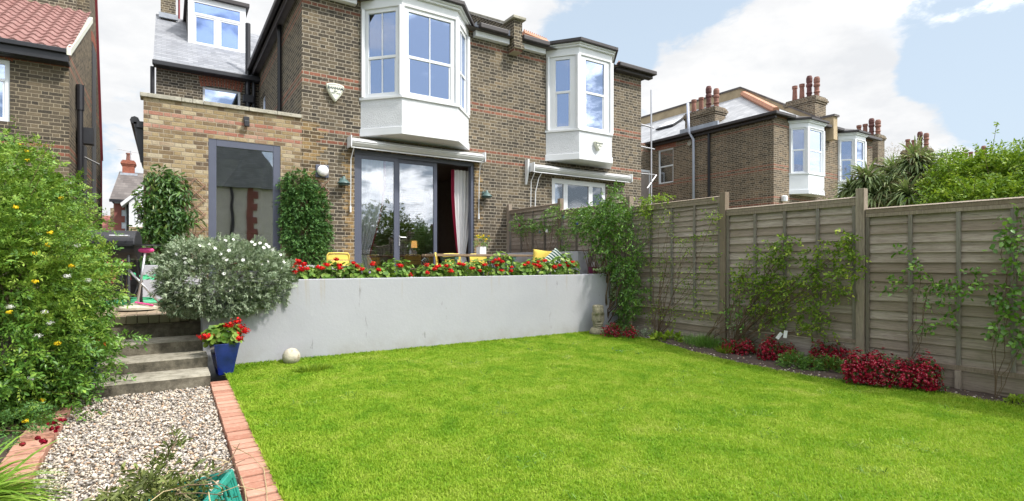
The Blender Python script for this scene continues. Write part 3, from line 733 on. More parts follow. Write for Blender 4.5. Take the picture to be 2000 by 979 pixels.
# downpipes on the side wall
g=MB(); g.tube([(XL-.07,13.4,EV-.05),(XL-.07,13.4,EV-.25),(XL-.07,13.4,4.75)],.05); g.tube([(XL-.07,13.4,4.8),(XL-.07,12.9,4.4)],.04)
BH(g,'downpipe',M['black'])
g=MB(); px_=U(484,Y=17.2).x; g.tube([(px_,17.18,8.3),(px_,17.18,6.85),(px_-.02,17.12,6.4),(px_+.03,17.12,4.2)],.07,10); g.tube([(px_+.15,17.15,6.75),(px_+.15,17.15,4.2)],.05); g.box(px_-.13,17.03,6.0,px_+.13,17.25,6.2)
BH(g,'soil_pipe',M['black'])
# rear range behind the extension
RX0=-.24; RY=17.3; RE=6.72
wx0=U(396,Y=RY).x; wx1=U(470,Y=RY).x; wzt=6.34
w=MB(); wall(w,(RX0,RY),(XL+.02,RY),-.1,RE,[(wx0-RX0,wx1-RX0,4.0,wzt)],rev=.1)
w.poly([(RX0,RY+6,-.1),(RX0,RY,-.1),(RX0,RY,RE),(RX0,RY+4.1,RE+2.7),(RX0,RY+8,RE)]); BH(w,'rear_wall',M['brick'])
a=MB(); arch(a,wx0-.04,wx1+.04,wzt-.03,RY,h=.27,rise=.07,n=14); BH(a,'window_arch',M['arch'])
window(H,(wx0,RY),(wx1,RY),4.0,wzt,M['white'],M['glass_bay'],set_in=.06,mid=False).matrix_parent_inverse=Matrix.Translation((-4.6,-Y0,0))
s=.67; RR=RY+4.1
rf=MB(); e0=RX0-.06
rf.extr([(e0,RY-.22,RE+.05),(e0,RR,RE+.05+s*4.32),(e0,RR+4.2,RE+.05),(e0,RR+4.2,RE-.02),(e0,RR,RE-.03+s*4.32),(e0,RY-.22,RE-.02)],(15.1,0,0))
BH(rf,'main_roof',M['slate'])
g=MB(); g.box(e0-.02,RY-.33,RE-.1,14.9,RY-.2,RE+.03); g.box(e0,RY-.2,RE-.10,XL,RY-.002,RE-.04); BH(g,'rear_gutter',M['black'],bevel=.02)
g=MB(); g.tube([(RX0-.08,RY-.06,RE-.1),(RX0-.08,RY-.06,-.1)],.05); BH(g,'downpipe',M['black'])
# dormer
dy=19.05
d0=U(367,Y=dy); d1=U(480,Y=dy); dz0=U(378,94,Y=dy).z; dz1=U(385,-6,Y=dy).z
dm=thing('dormer',None,None); inH(dm)
w=MB(); w.box(d0.x,dy+.12,dz0-.3,d0.x+.1,RR+1,dz1); w.box(d1.x-.1,dy+.12,dz0-.3,d1.x,RR+1,dz1); w.build('dormer_cheek',M['slate_dark'],dm)
w=MB(); w.box(d0.x-.08,dy-.1,dz1,d1.x+.1,RR+1.2,dz1+.12); w.build('dormer_roof',M['gutter'],dm,bevel=.01)
wi=window(dm,(d0.x,dy),(d1.x,dy),dz0,dz1,M['white'],M['glass_dormer'],fw=.17,mid=False,set_in=0,depth=.12,name='dormer_window')
w=MB(); L0=d0.x+.17; L1=d1.x-.17; xm=(L0+L1)/2+.0; zt=dz1-.17-(dz1-dz0)*.22
w.box(L0,dy-.002,zt-.04,L1,dy+.1,zt+.04); w.box(xm-.055,dy-.004,dz0+.17,xm+.055,dy+.1,zt-.04)
for a_,b_,c_,d_ in ((L0,xm-.055,dz0+.17,zt-.04),(xm+.055,L1,dz0+.17,zt-.04)):
    w.box(a_,dy+.012,c_,a_+.05,dy+.09,d_);w.box(b_-.05,dy+.012,c_,b_,dy+.09,d_);w.box(a_+.05,dy+.012,c_,b_-.05,dy+.09,c_+.05);w.box(a_+.05,dy+.012,d_-.05,b_-.05,dy+.09,d_)
w.build('casement',M['white'],dm,bevel=.006)
# chimney at the top left
def chimney(parent,x0,y0,x1,y1,z0,z1,pots,mat,put=None,n='chimney',pm=None,pdir='x',potr=.13):
    c=MB(); c.box(x0,y0,z0,x1,y1,z1-.3)
    for k,(o,h) in enumerate(((.04,.08),(.08,.08),(.05,.08),(0,.06))):
        zz=z1-.3+sum(q[1] for q in ((.04,.08),(.08,.08),(.05,.08),(0,.06))[:k]); c.box(x0-o,y0-o,zz,x1+o,y1+o,zz+h)
    o=put(c,n,mat) if put else c.build(n,mat,parent)
    np_=len(pots)
    for i,h in enumerate(pots):
        t=(i+.5)/np_
        if pdir=='x': cx=x0+(x1-x0)*t; cy=(y0+y1)/2
        else: cx=(x0+x1)/2; cy=y1+(y0-y1)*t
        p=MB(); r=potr
        if h>.75: p.lathe([(r*.95,0),(r*.85,h*.2),(r*1.15,h*.25),(r*.9,h*.3),(r*.85,h*.5),(r*1.15,h*.55),(r*1.15,h*.62),(r*.9,h*.68),(r*1.1,h*.75),(r*1.1,h*.9),(r*.8,h),(r*.6,h)],(cx,cy,z1),14)
        else: p.lathe([(r,0),(r*.78,h*.8),(r*1.0,h*.84),(r*1.0,h),(r*.7,h)],(cx,cy,z1),14)
        q=p.build('chimney_pot',M['pot_dark'] if (i%4==2 and h>.75) or (pm and i in pm) else M['terracotta'],o,smooth=False)
        if put: pass
    return o
c0=U(314,38,Y=RR); c1=U(343,38,Y=RR)
c=MB(); c.box(c0.x,RR-.5,c0.z-1.2,c1.x,RR+.4,c0.z+1.9); ch=BH(c,'chimney',M['brick_side'])
w=MB(); w.box(c0.x-.05,RR-.6,c0.z-.14,c1.x+.06,RR-.5,c0.z+.02); inH(w.build('chimney_flashing',M['lead'],None))
w=MB(); w.tube([(c1.x+.1,RR,c0.z-.2),(c1.x+.1,RR,c0.z+2)],.03); BH(w,'vent_pipe',M['red_paint'])
# gutter running back on the alley side of the extension
g=MB(); g.tube([(EX0-.13,Y0+.15,3.88),(EX0-.13,17,3.88)],.07); g.box(EX0-.1,Y0+.1,3.75,EX0-.002,17,3.86); g.extr([(EX0-.15,Y0+.15,3.85),(EX0-.003,Y0+.15,3.85),(EX0-.003,Y0+.15,3.15),(EX0-.05,Y0+.15,3.15)],(0,.05,0))
BH(g,'side_gutter',M['black'])
# awning cassette over the doors
def awning(parent,x0,x1,z,y=Y0,put=None,brk=True,mat=None):
    m=mat or M['awning']
    z+=.045; prof=[(0,.20),(-.10,.20),(-.27,.13),(-.29,.065),(-.25,.0),(-.16,-.01),(-.12,.02),(0,.03)]
    a=MB(); a.extr([(x0,y-.003+p[0],z+p[1]) for p in prof],(x1-x0,0,0))
    o=put(a,'awning',m,bevel=.012)
    e=MB(); e.box(x0-.02,y-.30,z-.02,x0,y-.003,z+.205); e.box(x1,y-.30,z-.02,x1+.02,y-.003,z+.205)
    e.box(x0,y-.24,z-.035,x1,y-.20,z-.012); e.box(x0,y-.302,z+.095,x1,y-.285,z+.103)
    e.build('end_cap',M['white'],o)
    for xx in (x0+.06,):
        q=MB(); q.tube([(xx,y-.28,z+.1),(xx,y-.20,z-.05),(xx-.02,y-.08,z-.25),(xx-.02,y-.06,z-.9),(xx-.02,y-.05,z-1.25)],.010,6); q.tube([(xx-.02,y-.05,z-1.23),(xx-.02,y-.05,z-1.36)],.02,8); q.build('crank_rod',M['white'],o)
    return o
aw=awning(H,3.2,6.36,3.75,put=BH)
q=MB(); xx=6.3; q.tube([(xx,Y0-.28,3.8),(xx,Y0-.15,3.66),(xx+.02,Y0-.07,3.4),(xx+.02,Y0-.05,2.55)],.010,6); q.tube([(xx+.02,Y0-.05,2.55),(xx+.02,Y0-.05,2.42)],.02,8); q.build('crank_rod',M['white'],aw)
# ================================================================= the neighbour
N=thing('brick_house','narrower joined brick house on the right with plain-paned white bay','house',(9.6,Y0,0))
def BN(mb,name,mat,**k):
    o=mb.build(name,mat,None,**k); o.parent=N; o.matrix_parent_inverse=Matrix.Translation((-9.6,-Y0,0)); return o
def inN(o): o.parent=N; o.matrix_parent_inverse=Matrix.Translation((-9.6,-Y0,0)); return o
nx0,na,nx1=8.37,.56,10.63
wz=3.62; wa=U(1078,Y=Y0).x; wb=U(1184,Y=Y0).x
w=MB(); wall(w,(XP,Y0),(XR,Y0),-.1,EV,[(wa-XP,wb-XP,2.0,wz),(nx0+.1-XP,nx1-.1-XP,ZS-.04,6.75)],rev=.12); wall(w,(XR,Y0),(XR,17.3),-.1,EV); wall(w,(XR,17.3),(14.9,17.3),-.1,6.72); wall(w,(14.9,17.3),(14.9,25),-.1,6.72)
BN(w,'wall',M['brick'])
inN(bay(None,nx0,na,nx1,.68,Y0,0,ZS-.04,ZB-.02,bars=0,midz=5.82,fmarg=.22))
rf=MB(); ex2=XR+.25; hx2=ex2-XP; pn=.40
rf._a([(XP,ey,rz),(ex2,ey,rz),(ex2,22,rz),(XP,22,rz+pn*hx2),(XP,ey+hx2,rz+pn*hx2)],[(0,1,4),(1,2,3,4)]); rf._a([(XP,ey,rz-.02),(ex2,ey,rz-.02),(ex2,22,rz-.02),(XP,22,rz-.02)],[(0,1,2,3)])
BN(rf,'roof',M['slate_dark'])
g=MB(); g.box(XP+.14,ey-.08,EV-.02,nx0-.1,ey+.06,EV+.1); BN(g,'gutter',M['gutter'],bevel=.02); g=MB(); g.box(nx1+.1,ey-.08,EV-.02,ex2+.08,ey+.06,EV+.1); g.box(ex2-.06,ey+.06,EV-.02,ex2+.08,17.2,EV+.1); g.box(nx1+.1,ey+.06,EV-.1,ex2+.06,Y0,EV-.02)
BN(g,'gutter',M['gutter'],bevel=.02)
g=MB(); g.box(XP+.16,Y0-.13,EV-.16,nx0-.1,Y0-.003,EV-.03); BN(g,'soffit_board',M['white'],bevel=.005)
# crested ridge tiles
rt=MB()
def crest(P,Q,n,h):
    P=Vector(P);Q=Vector(Q)
    rt.tube([P,Q],.09,6)
    for i in range(n*2):
        a=P.lerp(Q,(i+.1)/(n*2)); b=P.lerp(Q,(i+.9)/(n*2)); m=(a+b)/2+Vector((0,0,h)); a=a+Vector((0,0,.05)); b=b+Vector((0,0,.05))
        rt.extr([a+Vector((0,-.02,0)),b+Vector((0,-.02,0)),m+Vector((0,-.02,0))],(0,.04,0))
crest(U(1022,66,Y=12.6),U(1068,84,Y=12.6),6,.14)
crest(U(1207,126,Y=12.3),U(1228,136,Y=12.3),3,.13)
BN(rt,'ridge_tiles',M['ridge'])
u0=MB(); p=U(1022,66,Y=12.6); q=U(1068,84,Y=12.6); u0.extr([p+Vector((0,-.1,-.05)),q+Vector((0,-.1,-.05)),(q.x,12.5,7.1),(p.x,12.5,7.1)],(0,.3,0)); p=U(1207,126,Y=12.3); q=U(1228,136,Y=12.3); u0.extr([p+Vector((0,-.1,-.05)),q+Vector((0,-.1,-.05)),(q.x,12.2,6.97),(p.x,12.2,6.97)],(0,.3,0))
BN(u0,'roof_saddle',M['slate_dark'])
awning(N,7.80,11.22,3.66,put=BN)
q=MB(); q.extr([(7.70,Y0-.003,4.0),(7.70,Y0-.14,4.0),(7.70,Y0-.12,3.7),(7.70,Y0-.03,3.38),(7.70,Y0-.003,3.36)],(.05,0,0)); BN(q,'awning_bracket',M['white'])
q=MB(); q.tube([(8.1,Y0-.27,3.75),(8.05,Y0-.12,3.55),(8.0,Y0-.05,3.2),(7.98,Y0-.04,2.5)],.012,6); BN(q,'awning_cord',M['white'])
fo=window(None,(wa,Y0),(wb,Y0),2.0,wz,M['white'],M['glass_door'],fw=.13,mid=False,mull=(.45,.52,1.34,1.41),set_in=.03,curtain=[(.62,1.28),(1.5,1.8)],name='ground_window'); inN(fo)
q=MB(); q.box(wa+.05,Y0+.01,2.72,wb-.05,Y0+.09,2.84); q.box(wa+.05,Y0+.012,2.5,wb-.05,Y0+.08,2.56); BN(q,'transom',M['white'])
# ================================================================= house far left
LY=14.0; LX=U(135,Y=LY).x; LE=5.62
L=thing('brick_house','left brick house with red pantile roof behind the hedge','house',(LX-1.5,LY,0))
def BL(mb,name,mat,**k):
    o=mb.build(name,mat,None,**k); o.parent=L; o.matrix_parent_inverse=Matrix.Translation((-(LX-1.5),-LY,0)); return o
lw0=U(-60,Y=LY).x; lw1=U(19,Y=LY).x; lz0=U(19,238,Y=LY).z; lz1=U(19,118,Y=LY).z
w=MB(); wall(w,(LX-6,LY),(LX,LY),-.1,LE,[(lw0-LX+6,lw1-LX+6,lz0,lz1)],rev=.1)
ya=17.4; za=LE+.6*(ya-LY); 
w.poly([(LX,LY,-.1),(LX,20.2,-.1),(LX,20.2,4.6),(LX,18.0,10.5),(LX,ya,10.5),(LX,ya,za),(LX,LY,LE)])
w.poly([(LX-6,ya,za),(LX,ya,za),(LX,ya,10.5),(LX-6,ya,10.5)])
BL(w,'wall',M['brick_left'])
fo=window(None,(lw0,LY),(lw1,LY),lz0,lz1,M['white_far'],M['glass_far'],fw=.08,set_in=.04,midz=U(19,157,Y=LY).z,curtain=[(.9,1.3)]); fo.parent=L; fo.matrix_parent_inverse=Matrix.Translation((-(LX-1.5),-LY,0))
a=MB(); arch(a,lw0-.05,lw1+.05,lz1-.02,LY,h=.25,rise=.06,n=16); BL(a,'window_arch',M['arch'])
w=MB(); sl=.6
# pantiles: rows of overlapping wavy strips
def pantiles(x0,x1,y0,y1,z0,slope,row=.30,wv=.2,step=.05):
    V=[];n=int((y1-y0)/row)
    mb=MB(); xs=np.arange(x0,x1+.001,step)
    for r in range(n):
        ya_=y0+r*row; yb=ya_+row+.03; za_=z0+slope*(ya_-y0)+.03; zb=z0+slope*(yb-y0)-.005
        base=len(mb.v)
        for x in xs:
            wz_=.028*math.sin(2*math.pi*x/wv)
            mb.v.append(Vector((x,ya_,za_+wz_))); mb.v.append(Vector((x,yb,zb+wz_))); mb.v.append(Vector((x,ya_+.01,za_+wz_-.035)))
        for i in range(len(xs)-1):
            b=base+i*3; mb.f.append([b,b+3,b+4,b+1]); mb.f.append([b+2,b+5,b+3,b]); mb.m+= [0,0]; rr=random.random(); mb.r+=[rr,rr]
    return mb
mb=pantiles(LX-6,LX+.06,LY-.28,ya,LE+.0,sl,row=.27,wv=.21,step=.035)
t=NT('red_pantile'); r_=t.rnd(); g_=t.geo(); c_=t.mix(t.noise(g_.outputs['Position'],2.5,3),(.155,.07,.062),(.27,.135,.12)); c_=t.mix(t.mr(r_,0,1,0,.35),c_,(.33,.20,.18)); M['pantile']=t.done(t.bsdf(c_,.8))
BL(mb,'roof',M['pantile'])
g=MB(); g.box(LX-6,LY-.30,LE-.26,LX+.02,LY-.2,LE-.03); g.box(LX-6,LY-.2,LE-.27,LX+.02,LY-.003,LE-.2); g.box(LX-6,LY-.37,LE-.1,LX+.0,LY-.3,LE-.01); BL(g,'fascia',M['black'],bevel=.01)
g=MB(); g.extr([(LX+.0,LY-.32,LE-.12),(LX+.0,LY-.32,LE+.02),(LX+.0,ya,za+.02),(LX+.0,ya,za-.12)],(.07,0,0)); BL(g,'verge_board',M['cream'])
g=MB(); g.extr([(LX,17.95,10.5),(LX,18.05,10.5),(LX,20.35,4.45),(LX,20.2,4.45)],(.05,0,0)); g.box(LX,20.2,-.1,LX+.03,20.3,4.5); BL(g,'barge_board',M['red_paint'])
g=MB(); g.tube([(LX+.08,14.9,5.0),(LX+.08,14.9,-.1)],.055,10); g.tube([(LX+.08,14.9,4.7),(LX+.08,14.9,5.25)],.075,10); g.box(LX+.02,14.95,4.0,LX+.3,15.2,4.35)
BL(g,'soil_pipe',M['black'])
g=MB(); g.tube([(LX+.08,15.6,2.6),(LX+.08,16.3,3.0)],.04,8); g.tube([(LX+.01,16.3,3.9),(LX+.3,16.3,3.75)],.02,6); BL(g,'waste_pipe',M['black'])
g=MB(); g.box(LX-.01,16.2,2.2,LX+.015,16.75,4.2); g.box(LX-.01,17.9,3.0,LX+.015,18.8,7.2); BL(g,'side_window',M['black'])
g=MB(); arch(g,17.8,18.9,7.2,LX,h=.25,rise=.1,n=10,axis='y',face=1); BL(g,'side_arch',M['arch'])
c=MB(); c.box(LX-1.4,17.2,za-.2,LX-.25,17.9,za+3.2); BL(c,'chimney',M['brick_side'])
# ================================================================= pair on the right
def pair(x0, xc, x1, y0, zsill, zbot, ev, label, bays, group, win=True):
    P=thing('brick_house',label,'house',(x0,y0,0),group=group)
    I=Matrix.Translation((-x0,-y0,0))
    def B(mb,name,mat,**k):
        o=mb.build(name,mat,None,**k); o.parent=P; o.matrix_parent_inverse=I; return o
    return P,I,B
TX0=U(1511,Y=Y0).x; TXC=22.65; TX1=26.5; TE=6.82
for half in (0,1):
    P,I,B=pair(TX0 if half==0 else TXC,0,0,Y0,0,0,TE,'brick house with hipped pale slate roof and white bay beyond the fence' if half==0 else 'further half of the brick pair, its white bay partly behind the spiky tree',None,'brick houses with chimneys beyond the fence')
    xa,xb=(TX0,TXC) if half==0 else (TXC,TX1)
    b=(19.83,.42,21.8) if half==0 else (23.46,.42,25.15)
    w=MB(); wall(w,(xa,Y0),(xb,Y0),-.1,TE,[(b[0]+.1-xa,b[2]-.1-xa,4.75,6.5)],rev=.1)
    sy0=U(1315,X=TX0).y; sy1=U(1285,X=TX0).y; sz0=U(1300,358,X=TX0).z; sz1=U(1300,291,X=TX0).z
    if half==0:
        wall(w,(TX0,17.3),(TX0,Y0),-.1,TE,[(17.3-sy1,17.3-sy0,sz0,sz1)],rev=.1)
        wall(w,(15.6,17.3),(TX0,17.3),-.1,TE)
    else: wall(w,(TX1,Y0),(TX1,17.3),-.1,TE); wall(w,(TX1,17.3),(29.5,17.3),-.1,TE)
    B(w,'wall',M['brick_far'])
    bo=bay(None,b[0],b[1],b[2],.5,Y0,0,4.75,3.95,bars=0,fm=M['white_far'],am=M['white_far'],gm=M['glass_far'],head=6.45,cornice=.18,midz=5.62); bo.parent=P; bo.matrix_parent_inverse=I
    rp=.58; hx=TXC-TX0+.2
    rf=MB()
    if half==0:
        e=TX0-.2; rf._a([(e,Y0-.2,TE),(TXC,Y0-.2,TE),(TXC,Y0-.2+hx,TE+rp*hx),(TXC,24,TE+rp*hx),(e,24,TE)],[(0,1,2),(0,2,3,4)])
    else:
        e=TX1+.2; h2=e-TXC; rf._a([(TXC,Y0-.2,TE),(e,Y0-.2,TE),(e,24,TE),(TXC,24,TE+rp*h2),(TXC,Y0-.2+h2,TE+rp*h2)],[(0,1,4),(1,2,3,4)])
    B(rf,'roof',M['slate_pale'] if half==0 else M['slate_dark'])
    g=MB()
    if half==0:
        g.box(TX0-.28,Y0-.28,TE-.05,b[0],Y0-.14,TE+.07); g.box(b[2]+.1,Y0-.28,TE-.05,TXC-.2,Y0-.14,TE+.07); g.box(TX0-.28,Y0-.14,TE-.05,TX0-.14,24,TE+.07); g.box(TX0-.14,Y0-.14,TE-.16,TX0-.003,17.2,TE-.05)
    else: g.box(TXC+.2,Y0-.28,TE-.05,b[0],Y0-.14,TE+.07); g.box(b[2]+.1,Y0-.28,TE-.05,TX1+.28,Y0-.14,TE+.07)
    B(g,'gutter',M['gutter'],bevel=.02)
    if half==0:
        ww=window(None,(TX0,sy1),(TX0,sy0),sz0,sz1,M['white_far'],M['glass_ext'],set_in=.05); ww.parent=P; ww.matrix_parent_inverse=I
        a=MB(); arch(a,sy0-.1,sy1+.1,sz1,TX0,h=.3,rise=.08,n=13,axis='y',face=-1); B(a,'window_arch',M['arch'])
        g=MB(); y=U(1358,X=TX0).y; g.tube([(TX0-.12,y,2.2),(TX0-.12,y,6.55),(TX0-.3,y+.1,6.9),(TX0-.3,y+.15,8.1)],.055,10); B(g,'soil_pipe',M['grey_pipe'],smooth=True)
        g=MB(); y=U(1387,X=TX0).y; g.tube([(TX0-.08,y,1),(TX0-.08,y,TE)],.055,8); B(g,'downpipe',M['black'])
        hp=MB(); hp.tube([(TX0-.2,Y0-.2,TE+.08),(TXC-.1,Y0-.3+hx,TE+rp*hx+.05)],.13,6); B(hp,'hip_tiles',M['ridge'])
        cy0=13.85; cy1=15.35
        co=chimney(None,TX0+.05,cy0,TX0+.75,cy1,6.7,U(1370,213,X=TX0).z,[.62,.62,1.0,.8],M['brick_far'],pdir='y',potr=.11); co.parent=P; co.matrix_parent_inverse=I
        fl=MB(); fl.box(TX0-.05,cy0-.2,TE+.05,TX0+.05,cy1+.2,TE+.3); B(fl,'lead_flashing',M['lead'])
        w=MB(); w.box(TXC-.15,Y0-.3,TE-.5,TXC+.15,Y0+.2,TE+.42); zt=TE+rp*hx
        w.extr([(TXC-.13,Y0+.1,TE-.1),(TXC-.13,Y0+.1,TE+.32),(TXC-.13,Y0-.2+hx,zt+.32),(TXC-.13,24,zt+.32),(TXC-.13,24,TE)],(.26,0,0)); B(w,'party_wall',M['tan'])
        w=MB(); w.box(TXC-.2,Y0-.36,TE+.42,TXC+.2,Y0+.22,TE+.5); w.extr([(TXC-.17,Y0+.2,TE+.38),(TXC-.17,Y0-.2+hx,zt+.32),(TXC-.17,24,zt+.32),(TXC-.17,24,zt+.4),(TXC-.17,Y0-.2+hx,zt+.4),(TXC-.17,Y0+.2,TE+.46)],(.34,0,0)); B(w,'parapet_coping',M['slate_dark'])
        co=chimney(None,TXC-.1,11.75,TXC+.75,13.0,6.8,U(1566,193,X=TXC).z,[.72,.72,.98,.85],M['brick_far'],pdir='y',potr=.11); co.parent=P; co.matrix_parent_inverse=I
        # roof light
        r0=U(1272,238,Y=19); 
        sk=MB(); a0=U(1270,X=TX0+.9); 
        yy=17.3; xx=TX0+1.6; zz=TE+rp*1.8+.04; sk.extr([(xx,yy,zz),(xx+.8,yy,zz+.8*rp),(xx+.8,yy+1.1,zz+.8*rp),(xx,yy+1.1,zz)],(-.03,0,.06)); B(sk,'roof_light',M['black'])
        sk=MB(); zz+=.07; xx-=.03; sk.extr([(xx+.1,yy+.1,zz+.1*rp),(xx+.7,yy+.1,zz+.7*rp),(xx+.7,yy+1.0,zz+.7*rp),(xx+.1,yy+1.0,zz+.1*rp)],(-.005,0,.01)); B(sk,'roof_light_pane',M['white_far'])
        g=MB(); y=U(1348,X=TX0).y; g.lathe([(.11,0),(.11,.04),(.07,.06)],(TX0-.06,y,U(1348,280,X=TX0).z),10,axis='x'); B(g,'boiler_flue',M['stone'])
        g=MB(); q=U(1259,Y=17.25); g.box(q.x-.35,17.24,3.6,q.x+.35,17.3,5.6); B(g,'rear_window',M['white_far']); g=MB(); g.box(q.x-.25,17.22,3.7,q.x+.25,17.235,5.5); B(g,'rear_window_pane',M['room'])
        g=MB(); g.box(15.4,14.9,-.1,TX0-.01,15.1,3.35); g.box(15.4,14.85,3.35,TX0-.01,15.15,3.45); B(g,'yard_wall',M['brick_far'])
        g=MB(); q=U(1532,388,Y=Y0-.1); g.lathe([(.02,-.12),(.11,-.1),(.12,.08),(.05,.12)],(q.x,q.y,q.z),12); B(g,'security_light',M['white_far'])
# scaffold pole and brackets seen at the gap
sp=thing('scaffold_pole','tall thin grey scaffold pole with cross bars in the gap between brick houses','pole',(16.3,15.2,0))
q=U(1272,Y=15.2); g=MB(); g.tube([(q.x-16.3,0,0),(q.x-16.3,0,U(1272,176,Y=15.2).z)],.035,8); g.build('upright',M['steel'],sp)
g=MB()
for a_,b_ in (((1240,240),(1276,250)),((1240,284),(1278,292)),((1240,338),(1280,342)),((1264,368),(1282,342))):
    A_=U(*a_,Y=15.2)-Vector((16.3,15.2,0)); B_=U(*b_,Y=15.2)-Vector((16.3,15.2,0)); g.tube([A_,B_],.03,6)
g.build('cross_bar',M['steel'],sp)
# more distant houses: wall, roof, stacks with pots
for i,(X0,X1,YY,ez,c0,c1,cx,zc,pots,lab) in enumerate((
  (31.0,37.0,13.4,6.5,(13.8,15.1),0,33.0,U(1690,265,Y=14.4).z,[.75,.75,1.0,.85],'distant brick house whose four-pot stack rises left of the spiky tree'),
  (38.4,44.0,13.0,6.4,(13.5,14.8),0,38.6,U(1781,290,Y=14.2).z,[.7,.6,1.05,.9],'distant brick house whose four-pot stack shows above the spiky tree'),
  (46.0,52.0,12.8,6.4,(13.0,14.4),0,46.6,U(1855,300,Y=13.7).z,[.6,.6,.6,.9],'farthest brick house, only its small four-pot stack above the green bush'))):
    P=thing('brick_house',lab,'house',(X0,YY,0),group='brick houses with chimneys beyond the fence'); I=Matrix.Translation((-X0,-YY,0))
    w=MB(); w.box(X0,YY,-.1,X1,YY+8,ez); o=w.build('wall',M['brick_far'],None); o.parent=P;o.matrix_parent_inverse=I
    rf=MB(); xc=(X0+X1)/2; rf._a([(X0-.2,YY-.2,ez+.002),(X1+.2,YY-.2,ez+.002),(X1+.2,YY+8,ez+.002),(X0-.2,YY+8,ez+.002),(xc,YY+3,ez+1.6),(xc,YY+6,ez+1.6)],[(0,1,4),(1,2,5,4),(2,3,5),(3,0,4,5)]); o=rf.build('roof',M['slate_dark'],None); o.parent=P;o.matrix_parent_inverse=I
    co=chimney(None,cx,c0[0],cx+.8,c0[1],ez-1,zc,pots,M['brick_far'],pdir='y',potr=.13,pm=(2,)); co.parent=P; co.matrix_parent_inverse=I
# white gabled house through the alley
WY=34.0
P=thing('white_house','small white house with red quoins and grey tiled gable roof down the alley','house',(-1.6,WY,0)); I=Matrix.Translation((1.6,-WY,0))
def BW(mb,name,mat,**k):
    o=mb.build(name,mat,None,**k); o.parent=P; o.matrix_parent_inverse=I; return o
wl=U(224,Y=WY).x; wr=wl+6; we=U(240,392,Y=WY).z; wm=U(250,Y=WY).x; bl=U(252,Y=WY-1).x
w=MB(); w.box(wl,WY,-.1,wr,WY+7,we); BW(w,'wall',M['pale_render'])
w=MB()
for i in range(24):
    z=-.1+i*.32
    if z+.3>we: break
    w.box(wl-.02,WY-.04,z,wl+(.42 if i%2 else .28),WY+.2,z+.32)
BW(w,'quoins',M['quoin'])
rf=MB(); zt=U(243,335,Y=WY+3).z
rf._a([(wl-.2,WY-.3,we),(wr,WY-.3,we),(wr,WY+3.2,zt),(wl-.2+.2,WY+3.2,zt),(wl-.2,WY+7,we),(wr,WY+7,we)],[(0,1,2,3),(0,3,4),(3,2,5,4)]); BW(rf,'roof',M['slate_dark'])
g=MB(); g.box(wl-.2,WY-.4,we-.12,wr,WY-.28,we+.02); g.tube([(bl-.1,WY-.1,we),(bl-.1,WY-.1,0)],.06,6); BW(g,'gutter',M['black'])
w=MB(); gz_=U(265,395,Y=WY-1).z; tipx=bl+1.6
w.extr([(bl,WY-1,-.1),(bl+3.2,WY-1,-.1),(bl+3.2,WY-1,gz_),(tipx,WY-1,gz_+1.6),(bl,WY-1,gz_)],(0,1,0)); BW(w,'gable',M['white'])
w=MB(); w.extr([(bl-.3,WY-1.15,gz_-.25),(tipx,WY-1.15,gz_+1.65),(tipx,WY-1.15,gz_+1.85),(bl-.35,WY-1.15,gz_-.1)],(0,1.2,0)); BW(w,'barge_board',M['white'])
a0=U(264,Y=WY-1).x; z0_=U(264,432,Y=WY-1).z; z1_=U(264,402,Y=WY-1).z
fo=window(None,(a0,WY-1),(a0+.9,WY-1),z0_,z1_,M['white'],M['glass_ext'],set_in=-.05,backdark=False); fo.parent=P; fo.matrix_parent_inverse=I
w=MB(); w.box(a0,WY-.99-.0,z0_,a0+.9,WY-.985,z1_); 
w=MB(); w.box(a0+.02,WY-1.004,z0_,a0+.88,WY-.99,z1_); BW(w,'window_back',M['black'])
w=MB(); w.box(bl+.0,WY-1.1,-.1,bl+3,WY-1.0,z0_-.3); BW(w,'brick_base',M['brick_yellow'])
cxx=U(239,Y=WY+3).x; co=chimney(None,cxx,WY+2.9,cxx+.55,WY+3.6,zt-.5,U(245,313,Y=WY+3).z,[.45],M['arch']); co.parent=P; co.matrix_parent_inverse=I
w=MB(); w.box(cxx-.1,WY+2.8,zt-.35,cxx+.7,WY+3.0,zt-.1); BW(w,'lead_flashing',M['lead'])
w=MB(); q=U(255,340,Y=WY+3); w.tube([q,q+Vector((0,0,1.3))],.02,4); w.tube([q+Vector((-.6,0,1.35)),q+Vector((.9,0,1.15))],.015,4); BW(w,'aerial',M['steel'])
# little roof left of it
P2=thing('brick_house','tiny far roof and stack between the hedge and white house','house',(-4.4,40,0)); I=Matrix.Translation((4.4,-40,0))
w=MB(); xx=U(203,Y=40).x; x2=U(222,Y=40).x; zr=U(205,432,Y=40).z
w.box(xx-2,40,-.1,x2,44,zr-.6); o=w.build('wall',M['brick_yellow'],None); o.parent=P2;o.matrix_parent_inverse=I
w=MB(); w.extr([(xx-2,39.8,zr-.6),(x2+.3,39.8,zr-.6),(x2+.1,42,zr+.4),(xx-2,42,zr+.4)],(0,.1,.08)); o=w.build('roof',M['quoin'],None); o.parent=P2;o.matrix_parent_inverse=I
w=MB(); cx_=U(214,Y=40).x; w.box(cx_,40.5,zr-1,cx_+.5,41,U(214,405,Y=40).z); w.lathe([(.12,0),(.08,.6)],(cx_+.25,40.7,U(214,405,Y=40).z),8); o=w.build('chimney',M['brick_yellow'],None); o.parent=P2;o.matrix_parent_inverse=I
